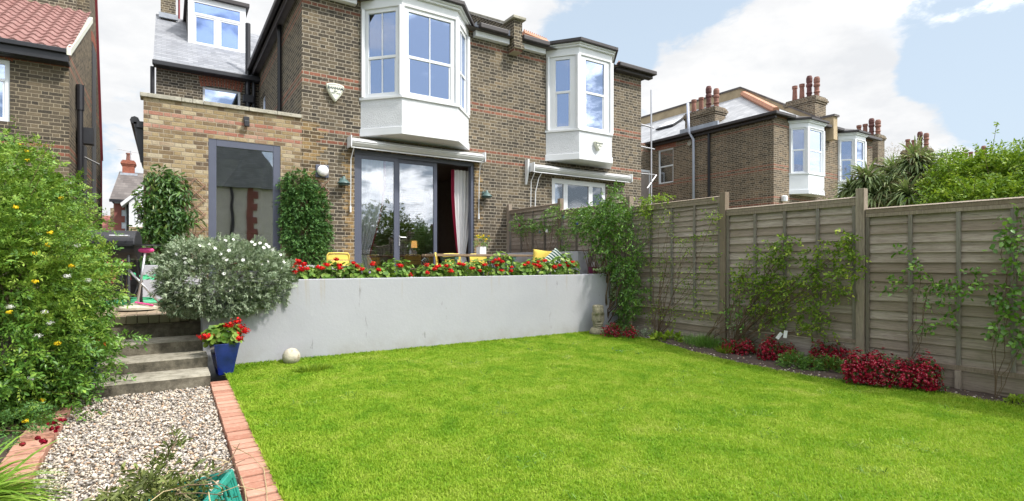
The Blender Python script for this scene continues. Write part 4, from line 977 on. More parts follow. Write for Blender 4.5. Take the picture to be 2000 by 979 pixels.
# ================================================================= fittings on the walls
def alarm(px,py,Y,w,h,label):
    c=U(px,py,Y=Y); t=thing('alarm_box',label,'alarm box',(c.x,Y,c.z),group='shield-shaped alarm boxes')
    def shield(s,n=10):
        P=[]
        for i in range(n+1):
            u=-1+2*i/n; P.append((u*.5*w*s, (.5-.10*u*u)*h*s))
        for i in range(1,n):                       # right side curving to the point
            u=i/n; P.append((.5*w*s*(1-u**1.7), (.40-.9*u)*h*s))
        P.append((0,-.5*h*s))
        for i in range(n-1,0,-1):
            u=i/n; P.append((-.5*w*s*(1-u**1.7), (.40-.9*u)*h*s))
        return P
    b=MB(); b.extr([(x,-.003,z) for x,z in shield(1)][::-1],(0,-.09,0)); b.build('housing',M['cream'],t,bevel=.012)
    b=MB(); b.extr([(x,-.094,z) for x,z in shield(.86)][::-1],(0,-.003,0)); b.build('border_line',M['ink'],t)
    b=MB(); b.extr([(x,-.098,z) for x,z in shield(.81)][::-1],(0,-.003,0)); b.build('face_plate',M['cream'],t)
    def txt(s,size,z):
        cu=bpy.data.curves.new('lettering','FONT'); cu.body=s; cu.size=size; cu.align_x='CENTER'; cu.extrude=.001; cu.offset=size*.025
        ob=bpy.data.objects.new('tmp',cu); COL.objects.link(ob); bpy.context.view_layer.update()
        me=bpy.data.meshes.new_from_object(ob.evaluated_get(bpy.context.evaluated_depsgraph_get())); bpy.data.objects.remove(ob)
        me.materials.clear(); me.materials.append(M['ink'])
        o=bpy.data.objects.new('lettering',me); COL.objects.link(o); o.parent=t; o.location=(0,-.104,z); o.rotation_euler=(R(90),0,0)
    txt('BANHAM',h*.20,h*.15); txt('8001',h*.10,h*.02); txt('NOT 1818',h*.10,-h*.09)
    return t
alarm(653,183,Y0,.36,.38,'cream shield alarm box on the brown brick beside the larger white bay')
alarm(1166,286,Y0-.68,.26,.27,'cream shield alarm box on the white apron of the plainer bay')
def lamp(px,py,lab):
    c=U(px,py,Y=Y0-.12); t=thing('wall_lamp',lab,'wall lamp',(c.x,Y0,c.z),group='domed green wall lamps')
    b=MB(); b.lathe([(.015,.10),(.03,.085),(.035,.05),(.09,.0),(.135,-.045),(.135,-.055),(.10,-.05)],(0,-.14,0),20); b.build('shade',M['lamp_green'],t,smooth=True)
    b=MB(); b.lathe([(.10,-.055),(.105,-.085),(.02,-.085)],(0,-.14,0),20); b.build('lower_rim',M['lamp_green'],t,smooth=True)
    b=MB(); b.box(-.03,-.14,.02,.03,-.003,.05); b.box(-.05,-.02,-.06,.05,-.003,.08); b.build('bracket',M['lamp_green'],t)
lamp(671,354,'green domed wall lamp between the round floodlight and the awning crank')
lamp(950,380,'green domed wall lamp right of the open grey doors')
c=U(629,335,Y=Y0); t=thing('flood_lamp','round white floodlight on a dark square plate above the clipped climber','lamp',(c.x,Y0,c.z))
b=MB(); b.box(-.13,-.03,-.13,.13,-.003,.13); b.build('back_plate',M['anthracite'],t,bevel=.01)
b=MB(); b.lathe([(.105,-.003),(.115,-.06),(.09,-.11),(.02,-.12)],(0,-.03,0),20,axis='y'); b.build('lens',M['ceramic'],t,smooth=True)
c=U(481,241,Y=Y0); t=thing('spot_lamp','small black spotlight high on the yellow brick extension','lamp',(c.x,Y0,c.z))
b=MB(); b.box(-.045,-.12,-.08,.045,-.04,.03); b.build('head',M['black'],t,bevel=.01); b=MB(); b.box(-.05,-.05,.0,.05,-.003,.12); b.build('bracket',M['black'],t,bevel=.008)
# curtains of the open doors
def curtain(name,x0,x1,xt0,xt1,y,z0,z1,tie,lab,trimside,cat='curtain'):
    t=thing(name,lab,cat,((x0+x1)/2,y,z0)); ox,oz=(x0+x1)/2,z0
    n=44; rows=24
    def grid(f0,f1,mb):
        V=[]
        for j in range(rows+1):
            z=z0+(z1-z0)*j/rows
            s=max(0,1-abs(z-tie)/1.6)**1.5 if z>tie else max(0,1-abs(z-tie)/.5)*.8+.2
            a=xt0+(x0-xt0)*s; b=xt1+(x1-xt1)*s
            for i in range(n+1):
                q=f0+(f1-f0)*i/n; x=a+(b-a)*q
                V.append((x-ox, .035*math.sin(q*38)*(1-.4*s), z-oz))
        fs=[(j*(n+1)+i,j*(n+1)+i+1,(j+1)*(n+1)+i+1,(j+1)*(n+1)+i) for j in range(rows) for i in range(n)]
        mb._a(V,fs)
    f=(0,.9) if trimside=='r' else (.12,1)
    g_=(.9,1) if trimside=='r' else (0,.12)
    a=MB(); grid(*f,a); a.build('cloth',M['curtain'],t,smooth=True)
    a=MB(); grid(*g_,a); a.build('trim',M['curtain_trim'],t,smooth=True)
    a=MB(); a.tube([(x0-ox-.01,-.05,tie-oz),(x1-ox+.01,-.05,tie-oz)],.012,6); a.build('tie',M['black'],t)
cl0=DX0+.10
curtain('door_curtain',cl0,cl0+.30,cl0,cl0+.66,Y0+.19,.80,3.72,1.55,'tied white curtain with crimson edge at the left of the grey doors','r')
rr0=U(887,Y=Y0+.3).x; rr1=U(917,Y=Y0+.3).x
curtain('door_curtain',rr1-.34,rr1-.12,rr0-.08,rr1+.1,Y0+.30,.80,3.62,1.55,'tied white curtain with crimson edge in the open right doorway','l')
# lit lamp in the room, dim cabinet
t=thing('table_lamp','small glowing amber lamp inside the dark dining room','lamp',(6.05,14.6,1.75))
b=MB(); b.lathe([(.08,0),(.09,.0),(.07,.2),(.06,.2)],(0,0,.05),16); 
nt=NT('lamp_glow'); e=nt.n('ShaderNodeEmission'); e.inputs[0].default_value=(1,.5,.15,1); e.inputs[1].default_value=.55; nt.done(e.outputs[0]); M['glow']=nt.mat
b.build('lamp_shade',M['glow'],t); b=MB(); b.lathe([(.08,-.2),(.02,-.18),(.02,.06)],(0,0,0),12); b.build('base',M['black'],t)
t=thing('sideboard','dark sideboard with ornaments at the back of the dining room','cabinet',(6.2,15.4,DZ0))
b=MB(); b.box(-.9,-.25,0,.9,.25,.85); b.build('carcass',M['red_paint'],t,bevel=.01)
b=MB(); b.lathe([(.08,.85),(.14,1.0),(.06,1.2),(.08,1.25)],(-.3,0,0),12); b.lathe([(.06,.85),(.1,.95),(.04,1.1)],(.2,0,0),12); b.build('ornament',M['black'],t)
# ------------------------------------------------------------------ ground
WY=7.3; WT=1.168; WX0=.36; WX1=7.1; TZ=.76; FXX=7.16
PL,PR=-.72,.39
def struct(mb,name,mat,**k): return tag(mb.build(name,mat,None,**k),kind='structure')
def sheet(name,x0,x1,ys,zf,mat,nx=1):
    mb=MB(); xs=[x0+(x1-x0)*i/nx for i in range(nx+1)]
    V=[(x,y,zf(y)) for y in ys for x in xs]; n=nx+1
    mb._a(V,[(j*n+i,j*n+i+1,(j+1)*n+i+1,(j+1)*n+i) for j in range(len(ys)-1) for i in range(nx)])
    return struct(mb,name,mat)
mb=MB(); mb.poly([(-400,-400,-.16),(400,-400,-.16),(400,400,-.16),(-400,400,-.16)]); struct(mb,'ground',simple('rough_ground',(.10,.11,.05),.95,.3,3))
ys=[-6,0,3,4,5,6,7.32]
# bed edge: traced on the lawn
EDGE=[G(1178,652),G(1260,664),G(1350,690),G(1440,712),G(1520,728),G(1600,742),G(1700,752),G(1830,768),G(1900,782),G(2000,797)]
edge_xy=[(p.x,p.y) for p in EDGE]
def bedx(y):
    pts=sorted([(b,a) for a,b in edge_xy])
    if y<=pts[0][0]: return pts[0][1]
    for (y0,x0),(y1,x1) in zip(pts,pts[1:]):
        if y0<=y<=y1: return x0+(x1-x0)*(y-y0)/(y1-y0+1e-9)
    return pts[-1][1]
lys=[-6,-2,0,1,2,2.5,3,3.5,4,4.5,5,5.5,6,6.5,6.9,7.29]
mb=MB(); V=[]
for y in lys: V+= [(PR+.17,y,gz(y)),(bedx(y)+.02,y,gz(y))]
mb._a(V,[(2*i,2*i+1,2*i+3,2*i+2) for i in range(len(lys)-1)]); struct(mb,'lawn',M['lawn'])
mb=MB(); rr=random.Random(5); nx=14; lys2=[-6+ i*.25 for i in range(54)]; V=[]
for y in lys2:
    yy=min(y,7.29)
    for i in range(nx+1):
        x=bedx(yy)+(FXX+.35-bedx(yy))*i/nx; V.append((x,yy,gz(yy)-.01+(.045*math.sin(math.pi*min(1,i/4)/1.0*.5)+rr.uniform(-.014,.014) if i else -.0)))
n=nx+1; mb._a(V,[(j*n+i,j*n+i+1,(j+1)*n+i+1,(j+1)*n+i) for j in range(len(lys2)-1) for i in range(nx)]); struct(mb,'flower_bed',M['soil'],smooth=True)
mb=MB(); 
V=[];
for y in (-6,3,6.6): V+=[(PL,y,gz(y)-.055),(PR,y,gz(y)-.055)]
mb._a(V,[(0,1,3,2),(2,3,5,4)]); struct(mb,'path',M['gravel_base'])
mb=MB(); V=[]
for y in (-6,3,5,7.3,9,12,30): V+=[(-4.5,y,gz(y)-.03),(PL-.215,y,gz(y)-.03)]
mb._a(V,[(2*i,2*i+1,2*i+3,2*i+2) for i in range(6)]); struct(mb,'soil',M['soil'])
# pebbles: one heap nobody could count
def icos():
    import bmesh
    bm=bmesh.new(); bmesh.ops.create_icosphere(bm,subdivisions=1,radius=1); v=np.array([p.co[:] for p in bm.verts]); f=[tuple(q.index for q in p.verts) for p in bm.faces]; bm.free(); return v,f
IV,IF=icos()
NP=23000
pv=1-rng.random(NP)**1.0; py_=1.2+ (6.55-1.2)*rng.random(NP); px2=PL+.01+(PR-PL-.02)*rng.random(NP)
sz=rng.gamma(5,.0013,NP)+.0035; sz=np.clip(sz,.0045,.02)
lay=rng.random(NP)
pz=np.array([gz(y) for y in py_])-.048+lay*.032
Rm=nrm(rng.normal(size=(NP,3))); Rb=nrm(np.cross(Rm,rdir(NP))); Rc=np.cross(Rm,Rb)
sc=np.stack([sz*rng.uniform(.9,1.5,NP),sz*rng.uniform(.7,1.1,NP),sz*rng.uniform(.4,.75,NP)],1)
loc=IV[None]*(1+rng.normal(size=(NP,12,1))*.17)*sc[:,None,:]
V=loc[:,:,0:1]*Rm[:,None]+loc[:,:,1:2]*Rb[:,None]+loc[:,:,2:3]*Rc[:,None]
V[:,:,2]*=.8
V+=np.stack([px2,py_,pz],1)[:,None,:]
V[:,:,0]=np.clip(V[:,:,0],PL+.003,PR-.003)
tag(mesh_np('gravel',V,IF,M['pebble']),'mixed beige and grey pebbles filling the garden path','gravel',kind='stuff')
# brick edgings
def edging(x0,x1,y0,y1,lab,ph):
    t=thing('path_edging',lab,'brick edging',((x0+x1)/2,y0,0)); mb=MB(); y=y0; r=random.Random(ph)
    cx=(x0+x1)/2
    while y<y1:
        mb.M=Matrix.Translation((0,y-y0,gz(y)))@Matrix.Rotation(r.uniform(-.012,.012),4,'Z')
        mb.rv=r.random(); mb.box(x0-cx+r.uniform(-.004,.004),0,-.09,x1-cx+r.uniform(-.004,.004),.094,.010+r.uniform(-.003,.003)); y+=.107
    mb.M=None; mb.rv=None
    mb.build('edging_bricks',M['edging'],t,bevel=.005)
    mb=MB(); mb.box(x0-cx+.01,0,-.09,x1-cx-.01,3-y0,-.014); mb.extr([(x0-cx+.01,3-y0,-.09),(x0-cx+.01,3-y0,-.014),(x0-cx+.01,y1-y0,gz(y1)-.014),(x0-cx+.01,y1-y0,gz(y1)-.09)],(x1-x0-.02,0,0)); mb.build('joint_sand',M['soil'],t)
edging(PR,PR+.182,-.5,6.5,'pink brick edging between the gravel path and the lawn',3)
edging(PL-.21,PL,-.5,6.5,'pink brick edging along the hedge side of the gravel path',4)
# ------------------------------------------------------------------ grass blades
def blades(n,x0,x1,y0,y1,h0,h1,w,sel=None,lean=.5,clump=None):
    x=rng.uniform(x0,x1,n) if x1 is not None else None
    y=rng.uniform(y0,y1,n)
    return x,y
NB=560000
# denser near the camera, down to the visible edge
d=rng.random(NB); y=.1+7.2*rng.random(NB)**.85
bx_=np.array([bedx(v) for v in np.linspace(-1,7.3,200)]); bxx=np.interp(y,np.linspace(-1,7.3,200),bx_)
x=PR+.172+(bxx+.05-PR-.172)*rng.random(NB)
keep=(.5430*x+.8397*y>2.2); x=x[keep];y=y[keep];bxx=bxx[keep]
n=len(x); z=np.array([0.029*max(0,v-3) for v in y])
def vnoise(x,y,s,seed):
    g=np.random.default_rng(seed).random((128,128)); u=np.mod(x/s+40,127);v=np.mod(y/s+40,127); i=u.astype(int);j=v.astype(int);fu=u-i;fv=v-j; fu=fu*fu*(3-2*fu);fv=fv*fv*(3-2*fv)
    return (g[i,j]*(1-fu)+g[np.minimum(i+1,127),j]*fu)*(1-fv)+(g[i,np.minimum(j+1,127)]*(1-fu)+g[np.minimum(i+1,127),np.minimum(j+1,127)]*fu)*fv-.5
tuft=vnoise(x,y,.09,1); tuft2=vnoise(x,y,.33,2)+.6*vnoise(x,y,1.1,3)
h=np.maximum(.010,.0175+.005*tuft+.005*tuft2+rng.gamma(2.2,.0022,n))
# longer tufts against the wall and at the edges
h+=np.clip((y-7.12)/.18,0,1)*rng.random(n)*.035+np.clip((PR+.27-x)/.10,0,1)*rng.random(n)*.03+np.clip((x-bxx+.10)/.12,0,1)*rng.random(n)*.025
a=rng.random(n)*6.283; lean=rng.uniform(.1,1.15,n)*h
wd=rng.uniform(.0016,.0034,n)*(1+.12*y)
dx=np.cos(a);dy=np.sin(a)
P0=np.stack([x-dy*wd,y+dx*wd,z],1);P1=np.stack([x+dy*wd,y-dx*wd,z],1)
mid=np.stack([x+dx*lean*.35,y+dy*lean*.35,z+h*.6],1); s=np.stack([-dy*wd*.8,dx*wd*.8,0*x],1)
T=np.stack([x+dx*lean,y+dy*lean,z+h*(.98-.25*(lean/h))],1)
V=np.stack([P0,P1,mid-s,mid+s,T],1)
tag(mesh_np('grass',V,[(0,1,2,3),(3,2,4)],M['grass'],rnd=rng.random(n)),'short bright green mown grass between terrace wall and fence','grass',kind='stuff')
def tuft_plant(name,lab,cx,cy,rad,n,L,cat='grass tuft'):
    t=thing(name,lab,cat,(cx,cy,gz(cy)))
    aa=rng.random(n)*6.283; rr_=rad*np.sqrt(rng.random(n))
    P=np.stack([np.cos(aa)*rr_,np.sin(aa)*rr_*.6,0*aa],1); D=P*1.0/rad*.6+rng.normal(size=(n,3))*.25; D[:,2]=1
    V,F=straps(P,D,L*rng.uniform(.5,1.1,n),.006,5,.9); mesh_np('foliage',V,F,M['lime'],t)
q=G(612,724); tuft_plant('grass_tuft','longer grass tuft at the wall foot by the pale ball',q.x,q.y,.20,700,.09)
# coarse seedheads and weeds scattered through the mown grass
n=2600; cx=rng.uniform(.7,6.2,70); cy=rng.uniform(1.0,7.0,70); ci=rng.integers(0,70,n); P=np.stack([cx[ci]+rng.normal(size=n)*.07,cy[ci]+rng.normal(size=n)*.07,0*cx[ci]],1); ok=P[:,0]<np.interp(P[:,1],np.linspace(-1,7.3,200),bx_)-.02; P=P[ok]; P[:,2]=[gz(v)+.008 for v in P[:,1]]; D=rng.normal(size=P.shape)*[.8,.8,.1]+[0,0,.6]; V,F_=straps(P,D,rng.uniform(.03,.075,len(P)),.006,4,1.2); tag(mesh_np('coarse_grass',V,F_,M['hedge']),'coarser grass and weed blades scattered through the lawn','grass',kind='stuff')
# ------------------------------------------------------------------ steps, terrace, low wall
t=thing('concrete_steps','weathered mossy concrete garden steps beside the grey wall','steps',(-.2,6.5,0))
sx0=-.95; tops=[(6.5,.205),(6.94,.335),(7.37,.475)]
mb=MB(); r=random.Random(2)
for i,(yy,zz) in enumerate(tops):
    y1=(tops[i+1][0] if i<2 else 7.8); zb=-.1
    xr=WX0+(.03 if i<2 else -.004)
    mb=MB(); 
    nseg=14; base=len(mb.v); pts=[]
    for k in range(nseg+1):
        x=sx0+(xr-sx0)*k/nseg; e=r.uniform(-.008,.008); f=r.uniform(-.008,.008)
        pts.append([(x,yy+e+.02,zb),(x,yy+e,zz-.10+f),(x,yy+e-.006,zz-.015),(x,yy+e+.014,zz+f*.3),(x,y1+.01,zz+.004)])
    V=[(p[0]+.2,p[1]-6.5,p[2]) for row in pts for p in row]
    fs=[(a*5+b,(a+1)*5+b,(a+1)*5+b+1,a*5+b+1) for a in range(nseg) for b in range(4)]+[(0,1,2,3,4),tuple(nseg*5+b for b in (4,3,2,1,0))]
    mb._a(V,fs); mb.build('step',M['concrete'],t)
mb=MB(); mb.box(sx0+.2,7.8-6.5,-.1,WX0-.006+.2,7.84-6.5+.12,TZ-.11); mb.build('riser',M['concrete'],t)
mb=MB(); x=sx0
while x<WX0-.05:
    x1=min(x+.107,WX0-.008); mb.rv=r.random(); mb.box(x+.2+.004,7.77-6.5,TZ-.105+r.uniform(0,.006),x1+.2,7.77-6.5+.21,TZ-.006+r.uniform(-.006,.004)); x+=.109
mb.build('brick_nosing',M['paving'],t,bevel=.006)
mb=MB(); mb.box(-1.25,7.97,-.05,WX0-.005,19,TZ-.02); mb.box(WX0-.005,7.82,-.05,FXX-.04,Y0-.003,TZ-.02); struct(mb,'terrace',M['paving'])
mb=MB(); mb.box(-1.25,6.52,-.1,-.955,7.97,TZ-.03); tag(mb.build('retaining_kerb',M['concrete'],None),'low concrete edge hidden under the hedge beside the steps','kerb')
w=thing('terrace_wall','long low grey rendered wall with planting trough on top, facing the lawn','garden wall',(3.7,WY,0))
mb=MB(); mb.M=Matrix.Translation((-3.7,-WY,0)); mb.box(WX0,WY,-.1,WX1,WY+.12,WT); mb.box(WX0,WY+.12,-.1,WX0+.12,7.815,WT); mb.box(WX1-.1,WY+.12,-.1,WX1,7.70,WT); mb.box(WX0+.12,7.70,-.1,WX1,7.815,WT); mb.build('wall',M['wall'],w,bevel=.008)
mb=MB(); mb.M=Matrix.Translation((-3.7,-WY,0)); mb.box(WX0+.12,WY+.12,1.0,WX1-.1,7.70,1.10); mb.build('trough_soil',M['soil'],w)
bw_=thing('bench_wall','low grey rendered bench wall along the fence on the terrace','bench wall',(6.8,8.0,TZ))
mb=MB(); mb.M=Matrix.Translation((-6.8,-8.0,-TZ)); mb.box(6.74,8.05,TZ-.02,7.0,Y0-.01,1.60); mb.box(6.3,8.05,TZ-.02,6.74,Y0-.4,1.13); mb.build('wall',M['wall'],bw_,bevel=.008)
pw=thing('plinth_wall','grey painted planter base against the house under the climbers','planter wall',(2.0,Y0-.3,TZ))
mb=MB(); mb.M=Matrix.Translation((-2.0,-(Y0-.3),-TZ)); mb.box(EX0,Y0-.42,TZ-.02,gx0-.05,Y0-.004,1.34); mb.box(gx1+.05,Y0-.42,TZ-.02,DX0-.1,Y0-.004,1.33); mb.box(DX1+.15,Y0-.16,TZ-.02,6.72,Y0-.004,1.33); mb.build('wall',M['wall'],pw,bevel=.008)
# ------------------------------------------------------------------ fence
fx=FXX
FP=[-.75,1.25,3.17,5.09,7.08,9.13,11.19]         # post positions
tops_=[1.86,2.03,2.185,2.395,2.50,2.66]; 
fence=thing('garden_fence','tall weathered grey lap-board fence stepping up towards the house','fence',(fx,3.17,0))
FM=Matrix.Translation((-fx,-3.17,0))
def FB(): m=MB(); m.M=FM; return m
for i in range(6):
    y0,y1=FP[i]+.055,FP[i+1]-.055; zt=tops_[i]; zb=zt-1.79
    if i>=4: zb=zt-1.75
    low=min(gz(y0),gz(y1))-.05
    p=FB(); r=random.Random(40+i)
    nb=(15,15,15,20,19,17)[i]; bh=(zt-.05-zb-.04)/nb
    for b in range(nb):
        z0=zb+.04+b*bh; seg=14; ph=r.uniform(0,9); am=r.uniform(.0005,.003) if i<3 else r.uniform(.002,.006); V=[]
        for s_ in range(seg+1):
            yy=y0+(y1-y0)*s_/seg; wv=am*math.sin(yy*5+ph)+am*.6*math.sin(yy*13+ph*2)+r.uniform(-.0015,.0015)
            V+=[(fx-.011,yy,z0-.024+wv),(fx+.001,yy,z0-.024+wv),(fx+.024,yy,z0+bh),(fx+.016,yy,z0+bh)]
        p._a(V,[(a*4+c,a*4+(c+1)%4,(a+1)*4+(c+1)%4,(a+1)*4+c) for a in range(seg) for c in range(4)])
    po=p.build('fence_panel',M['lap'],fence)
    c=FB(); c.box(fx-.035,y0,zt-.05,fx+.035,y1,zt); c.extr([(fx-.045,y0,zt),(fx+.045,y0,zt),(fx,y0,zt+.018)],(0,y1-y0,0)); c.box(fx-.035,y0,zt-.095,fx-.012,y1,zt-.052); c.build('top_rail',M['post'],po,bevel=.002,seg=1)
    c=FB(); c.box(fx-.035,y0,zb,fx-.012,y1,zb+.045); c.box(fx+.02,y0,zb,fx+.04,y1,zb+.045); c.build('bottom_rail',M['post'],po,bevel=.002,seg=1)
    for k in range(5):
        yy=y0+.02+(y1-y0-.04)*k/4
        c=FB(); c.box(fx-.034,yy-.02,zb+.047,fx-.010,yy+.02,zt-.097); c.build('batten',M['batten'],po,bevel=.002,seg=1)
    if zb-low>.05:
        g=FB(); z=zb-.008
        if i<=2:
            g.box(fx-.012,y0,low,fx+.014,y1,z)
        else:
            kk=0
            while z>low:
                zz=max(low,z-.10); g.extr([(fx-.012,y0,zz-.015),(fx-.004,y0,zz-.015),(fx+.016,y0,z),(fx+.008,y0,z)],(0,y1-y0,0)); z-=.10
        if i==2:
            pass
        g.build('gravel_board',M['lap'],fence)
        for k in (2,4) if i<2 else ():
            yy=y0+.02+(y1-y0-.04)*k/4; g=FB(); g.box(fx-.05,yy-.03,low,fx-.014,yy+.03,zb-.01); g.build('peg',M['post'],fence,bevel=.003)
for i,y in enumerate(FP):
    zt=max(tops_[min(i,5)],tops_[max(i-1,0)])+.10
    zt={2:U(1683,369,X=fx).z,3:U(1415,376,X=fx).z,4:U(1230,384,X=fx).z,6:U(995,400,X=fx).z}.get(i,zt)
    g=FB(); g.box(fx-.055,y-.048,-.2,fx+.045,y+.048,zt); g.build('post',M['post'],fence,bevel=.004)
# little metal badges on the fence rail
# side gate and black shed down the alley
q=U(228,453,Y=12.3); q2=U(276,455,Y=12.3); t=thing('side_gate','black boarded side gate at the end of the alley beside the extension','gate',((q.x+q2.x)/2,12.3,TZ))
mb=MB(); hw=(q2.x-q.x)/2+.3
for k in range(8): 
    a_=-hw+k*2*hw/8; mb.box(a_+.004,0,0,a_+2*hw/8-.004,.03,q.z-TZ)
mb.build('boards',M['black'],t,bevel=.004); mb=MB(); mb.box(-hw,-.03,q.z-TZ-.1,hw,-.002,q.z-TZ-.02); mb.box(-hw,-.03,.2,hw,-.002,.3); mb.build('ledge',M['black'],t)
# ------------------------------------------------------------------ terrace furniture
def chair():
    t=thing('garden_chair','yellow slatted metal chair at the left end of the trestle table','chair',(0,0,0),group='yellow metal terrace chairs')
    f=MB(); W=.21
    # side tubes: rear leg runs up into the back
    for s in (-1,1):
        f.tube([(s*W,-.02,0),(s*W,.0,.45),(s*W*.97,.03,.62)],.012,6)
    f.tube([(-W*.97,.03,.60),(-W*.97,.05,.76),(-W*.85,.06,.80),(0,.062,.805),(W*.85,.06,.80),(W*.97,.05,.76),(W*.97,.03,.60)],.013,6)
    f.build('back_frame',M['yellow_metal'],t,smooth=True)
    for s in (-1,1):
        g=MB(); g.tube([(s*W,-.44,0),(s*W,-.42,.44),(s*W*.95,-.38,.455),(s*W,-.0,.45)],.012,6); g.build('leg',M['yellow_metal'],t,smooth=True)
    g=MB()
    for k in range(7): y=-.40+k*.06; g.box(-W,y,.452,W,y+.045,.464)
    g.build('seat',M['yellow_metal'],t,bevel=.004)
    g=MB()
    for z,h in ((.56,.10),(.675,.10)):
        for k in range(8):
            a0=-W+.01+k*(2*W-.02)/8; a1=a0+(2*W-.02)/8
            c0=.035+.02*(1-(a0/W)**2); c1=.035+.02*(1-(a1/W)**2)
            g.extr([(a0,c0,z),(a1,c1,z),(a1,c1,z+h),(a0,c0,z+h)],(0,.006,0))
    g.build('back_slat',M['yellow_metal'],t)
    return t
c0=chair(); 
tx0,tx1,ty0,ty1=4.32,6.62,9.3,10.0; tt=1.548
q=U(660,Y=10.5); c0.location=(q.x,10.5,TZ); c0.rotation_euler=(0,0,R(172)); c0['label']='yellow metal chair standing alone left of the sliding doors'
copy_tree(c0,loc=(U(857,Y=9.45).x,9.45,TZ),rz=R(62),label='yellow metal chair at the left end of the trestle table, seen from the side')
copy_tree(c0,loc=(U(886,Y=10.25).x,10.3,TZ),rz=R(0),label='yellow metal chair behind the table, in front of the red-edged curtain')
copy_tree(c0,loc=(U(938,Y=10.25).x,10.3,TZ),rz=R(0),label='yellow metal chair behind the table, below the white flower pot')
t=thing('trestle_table','rustic plank table on green trestles on the terrace','table',((tx0+tx1)/2,(ty0+ty1)/2,TZ))
mb=MB(); cx,cy=(tx0+tx1)/2,(ty0+ty1)/2
for k in range(4): 
    y=ty0-cy+k*(ty1-ty0)/4; mb.rv=random.random(); mb.box(tx0-cx+random.uniform(-.03,.02),y+.004,tt-TZ-.045,tx1-cx+random.uniform(-.02,.03),y+(ty1-ty0)/4-.004,tt-TZ+random.uniform(-.003,.003))
mb.rv=None; mb.build('tabletop',M['table'],t,bevel=.006)
for s in (-.72,.62):
    g=MB(); h=tt-TZ-.05; g.box(s-.04,-.33,h-.06,s+.04,.33,h-.002); 
    for yy in (-.28,.28):
        for sg in (-1,1): g.tube([(s,yy,h-.05),(s+sg*.20,yy,0)],.022,6)
        g.tube([(s-.12,yy,.22),(s+.12,yy,.22)],.014,6)
    g.build('trestle',M['green_paint'],t)
q=U(947,Y=9.45); t=thing('flower_vase','square white pot of yellow flowers on the trestle table','flower pot',(q.x,9.6,tt))
mb=MB(); mb.box(-.075,-.075,.002,.075,.075,.155); 
for k in range(5): mb.box(-.07+k*.03,-.079,.01,-.052+k*.03,-.0752,.15)
mb.build('vase',M['ceramic'],t,bevel=.006)
P,D=blob_pts([(0.02,0,.27,.11,.10,.12)],60,.3,1); mesh_np('foliage',sprays(P,D,.08,5,.04,.018),DIAMF,M['climb'],t)
C=np.array([[random.uniform(-.09,.14),random.uniform(-.08,.08),random.uniform(.26,.40)] for _ in range(13)]); head_parts('flower',C,.026,22,.024,.014,M['yellowf'],t)
def cushion(name,lab,loc,rot,mat,s=.45):
    t=MB(); n=12; V=[];
    def h(u,v): return .075*((1-u**4)*(1-v**4))**.45
    for sg in (1,-1):
        for i in range(n+1):
            for j in range(n+1):
                u=-1+2*i/n; v=-1+2*j/n; k=1-.07*(1-abs(u*v))*max(abs(u),abs(v))**3
                V.append((u*s/2*k,v*s/2*k,sg*h(u,v)))
    m=(n+1)**2; fs=[]
    for q in (0,m):
        for i in range(n):
            for j in range(n): a=q+i*(n+1)+j; fs.append((a,a+n+1,a+n+2,a+1))
    t._a(V,fs); o=t.build(name,mat,None,smooth=True); tag(o,lab,'cushion'); o.location=loc; o.rotation_euler=rot
    w=o.modifiers.new('w','WELD'); w.merge_threshold=.002
    return o
q=U(1062,505,X=6.56); cushion('cushion','plain yellow cushion leaning on the grey bench wall',(6.50,q.y-.05,1.13+.30),(R(18),R(-70),R(35)),M['cush_yellow'],.44)
q=U(1086,510,X=6.5); cushion('cushion','green and white striped cushion leaning on the grey bench wall',(6.42,q.y-.1,1.13+.25),(R(60),R(-38),R(-8)),M['cush_stripe'],.46)
q=U(1158,524,Y=7.9); t=thing('plum_pot','small plum glazed pot at the right end of the trough','pot',(q.x,7.9,WT))
mb=MB(); mb.lathe([(.075,-.0),(.10,.13),(.105,.15),(.09,.15)],(0,0,-.02),16); mb.build('pot',M['plum'],t,smooth=False)
mb=MB(); mb.box(-.03,-.01,.12,.03,.0,.22); mb.build('plant_label',M['ceramic'],t)
# barbecue
t=thing('barbecue','black half-barrel barbecue on angled legs at the top of the steps','barbecue',(-.62,9.0,TZ),rz=R(-12))
mb=MB(); mb.lathe([(.02,-.30),(.19,-.30),(.20,-.29),(.20,.29),(.19,.30),(.02,.30)],(0,0,.86),24,axis='x'); mb.build('drum',M['black'],t,smooth=False)
mb=MB(); mb.box(-.31,-.215,.845,.31,-.195,.87); mb.box(.30,-.25,.86,.52,.18,.875); mb.build('side_shelf',M['black'],t)
for s in (-1,1):
    mb=MB(); mb.tube([(s*.22,-.12,.78),(s*.27,-.30,0)],.02,8); mb.build('leg',M['black'],t); mb=MB(); mb.tube([(s*.22,.12,.78),(s*.27,.28,.05)],.02,8); mb.build('leg',M['black'],t)
mb=MB(); mb.tube([(.05,-.22,.98),(.05,-.27,.98),(.25,-.27,.98),(.25,-.22,.98)],.012,6); mb.build('handle',M['steel'],t)
mb=MB()
pts=[(-.32,.10*math.cos(a),.93+.10*math.sin(a)) for a in [i*math.pi/8 for i in range(17)]]; mb.tube(pts,.012,6); 
for k in range(3): a=k*math.pi/3; mb.tube([(-.32,.1*math.cos(a),.93+.1*math.sin(a)),(-.32,-.1*math.cos(a),.93-.1*math.sin(a))],.008,4)
mb.build('wheel',M['black'],t)
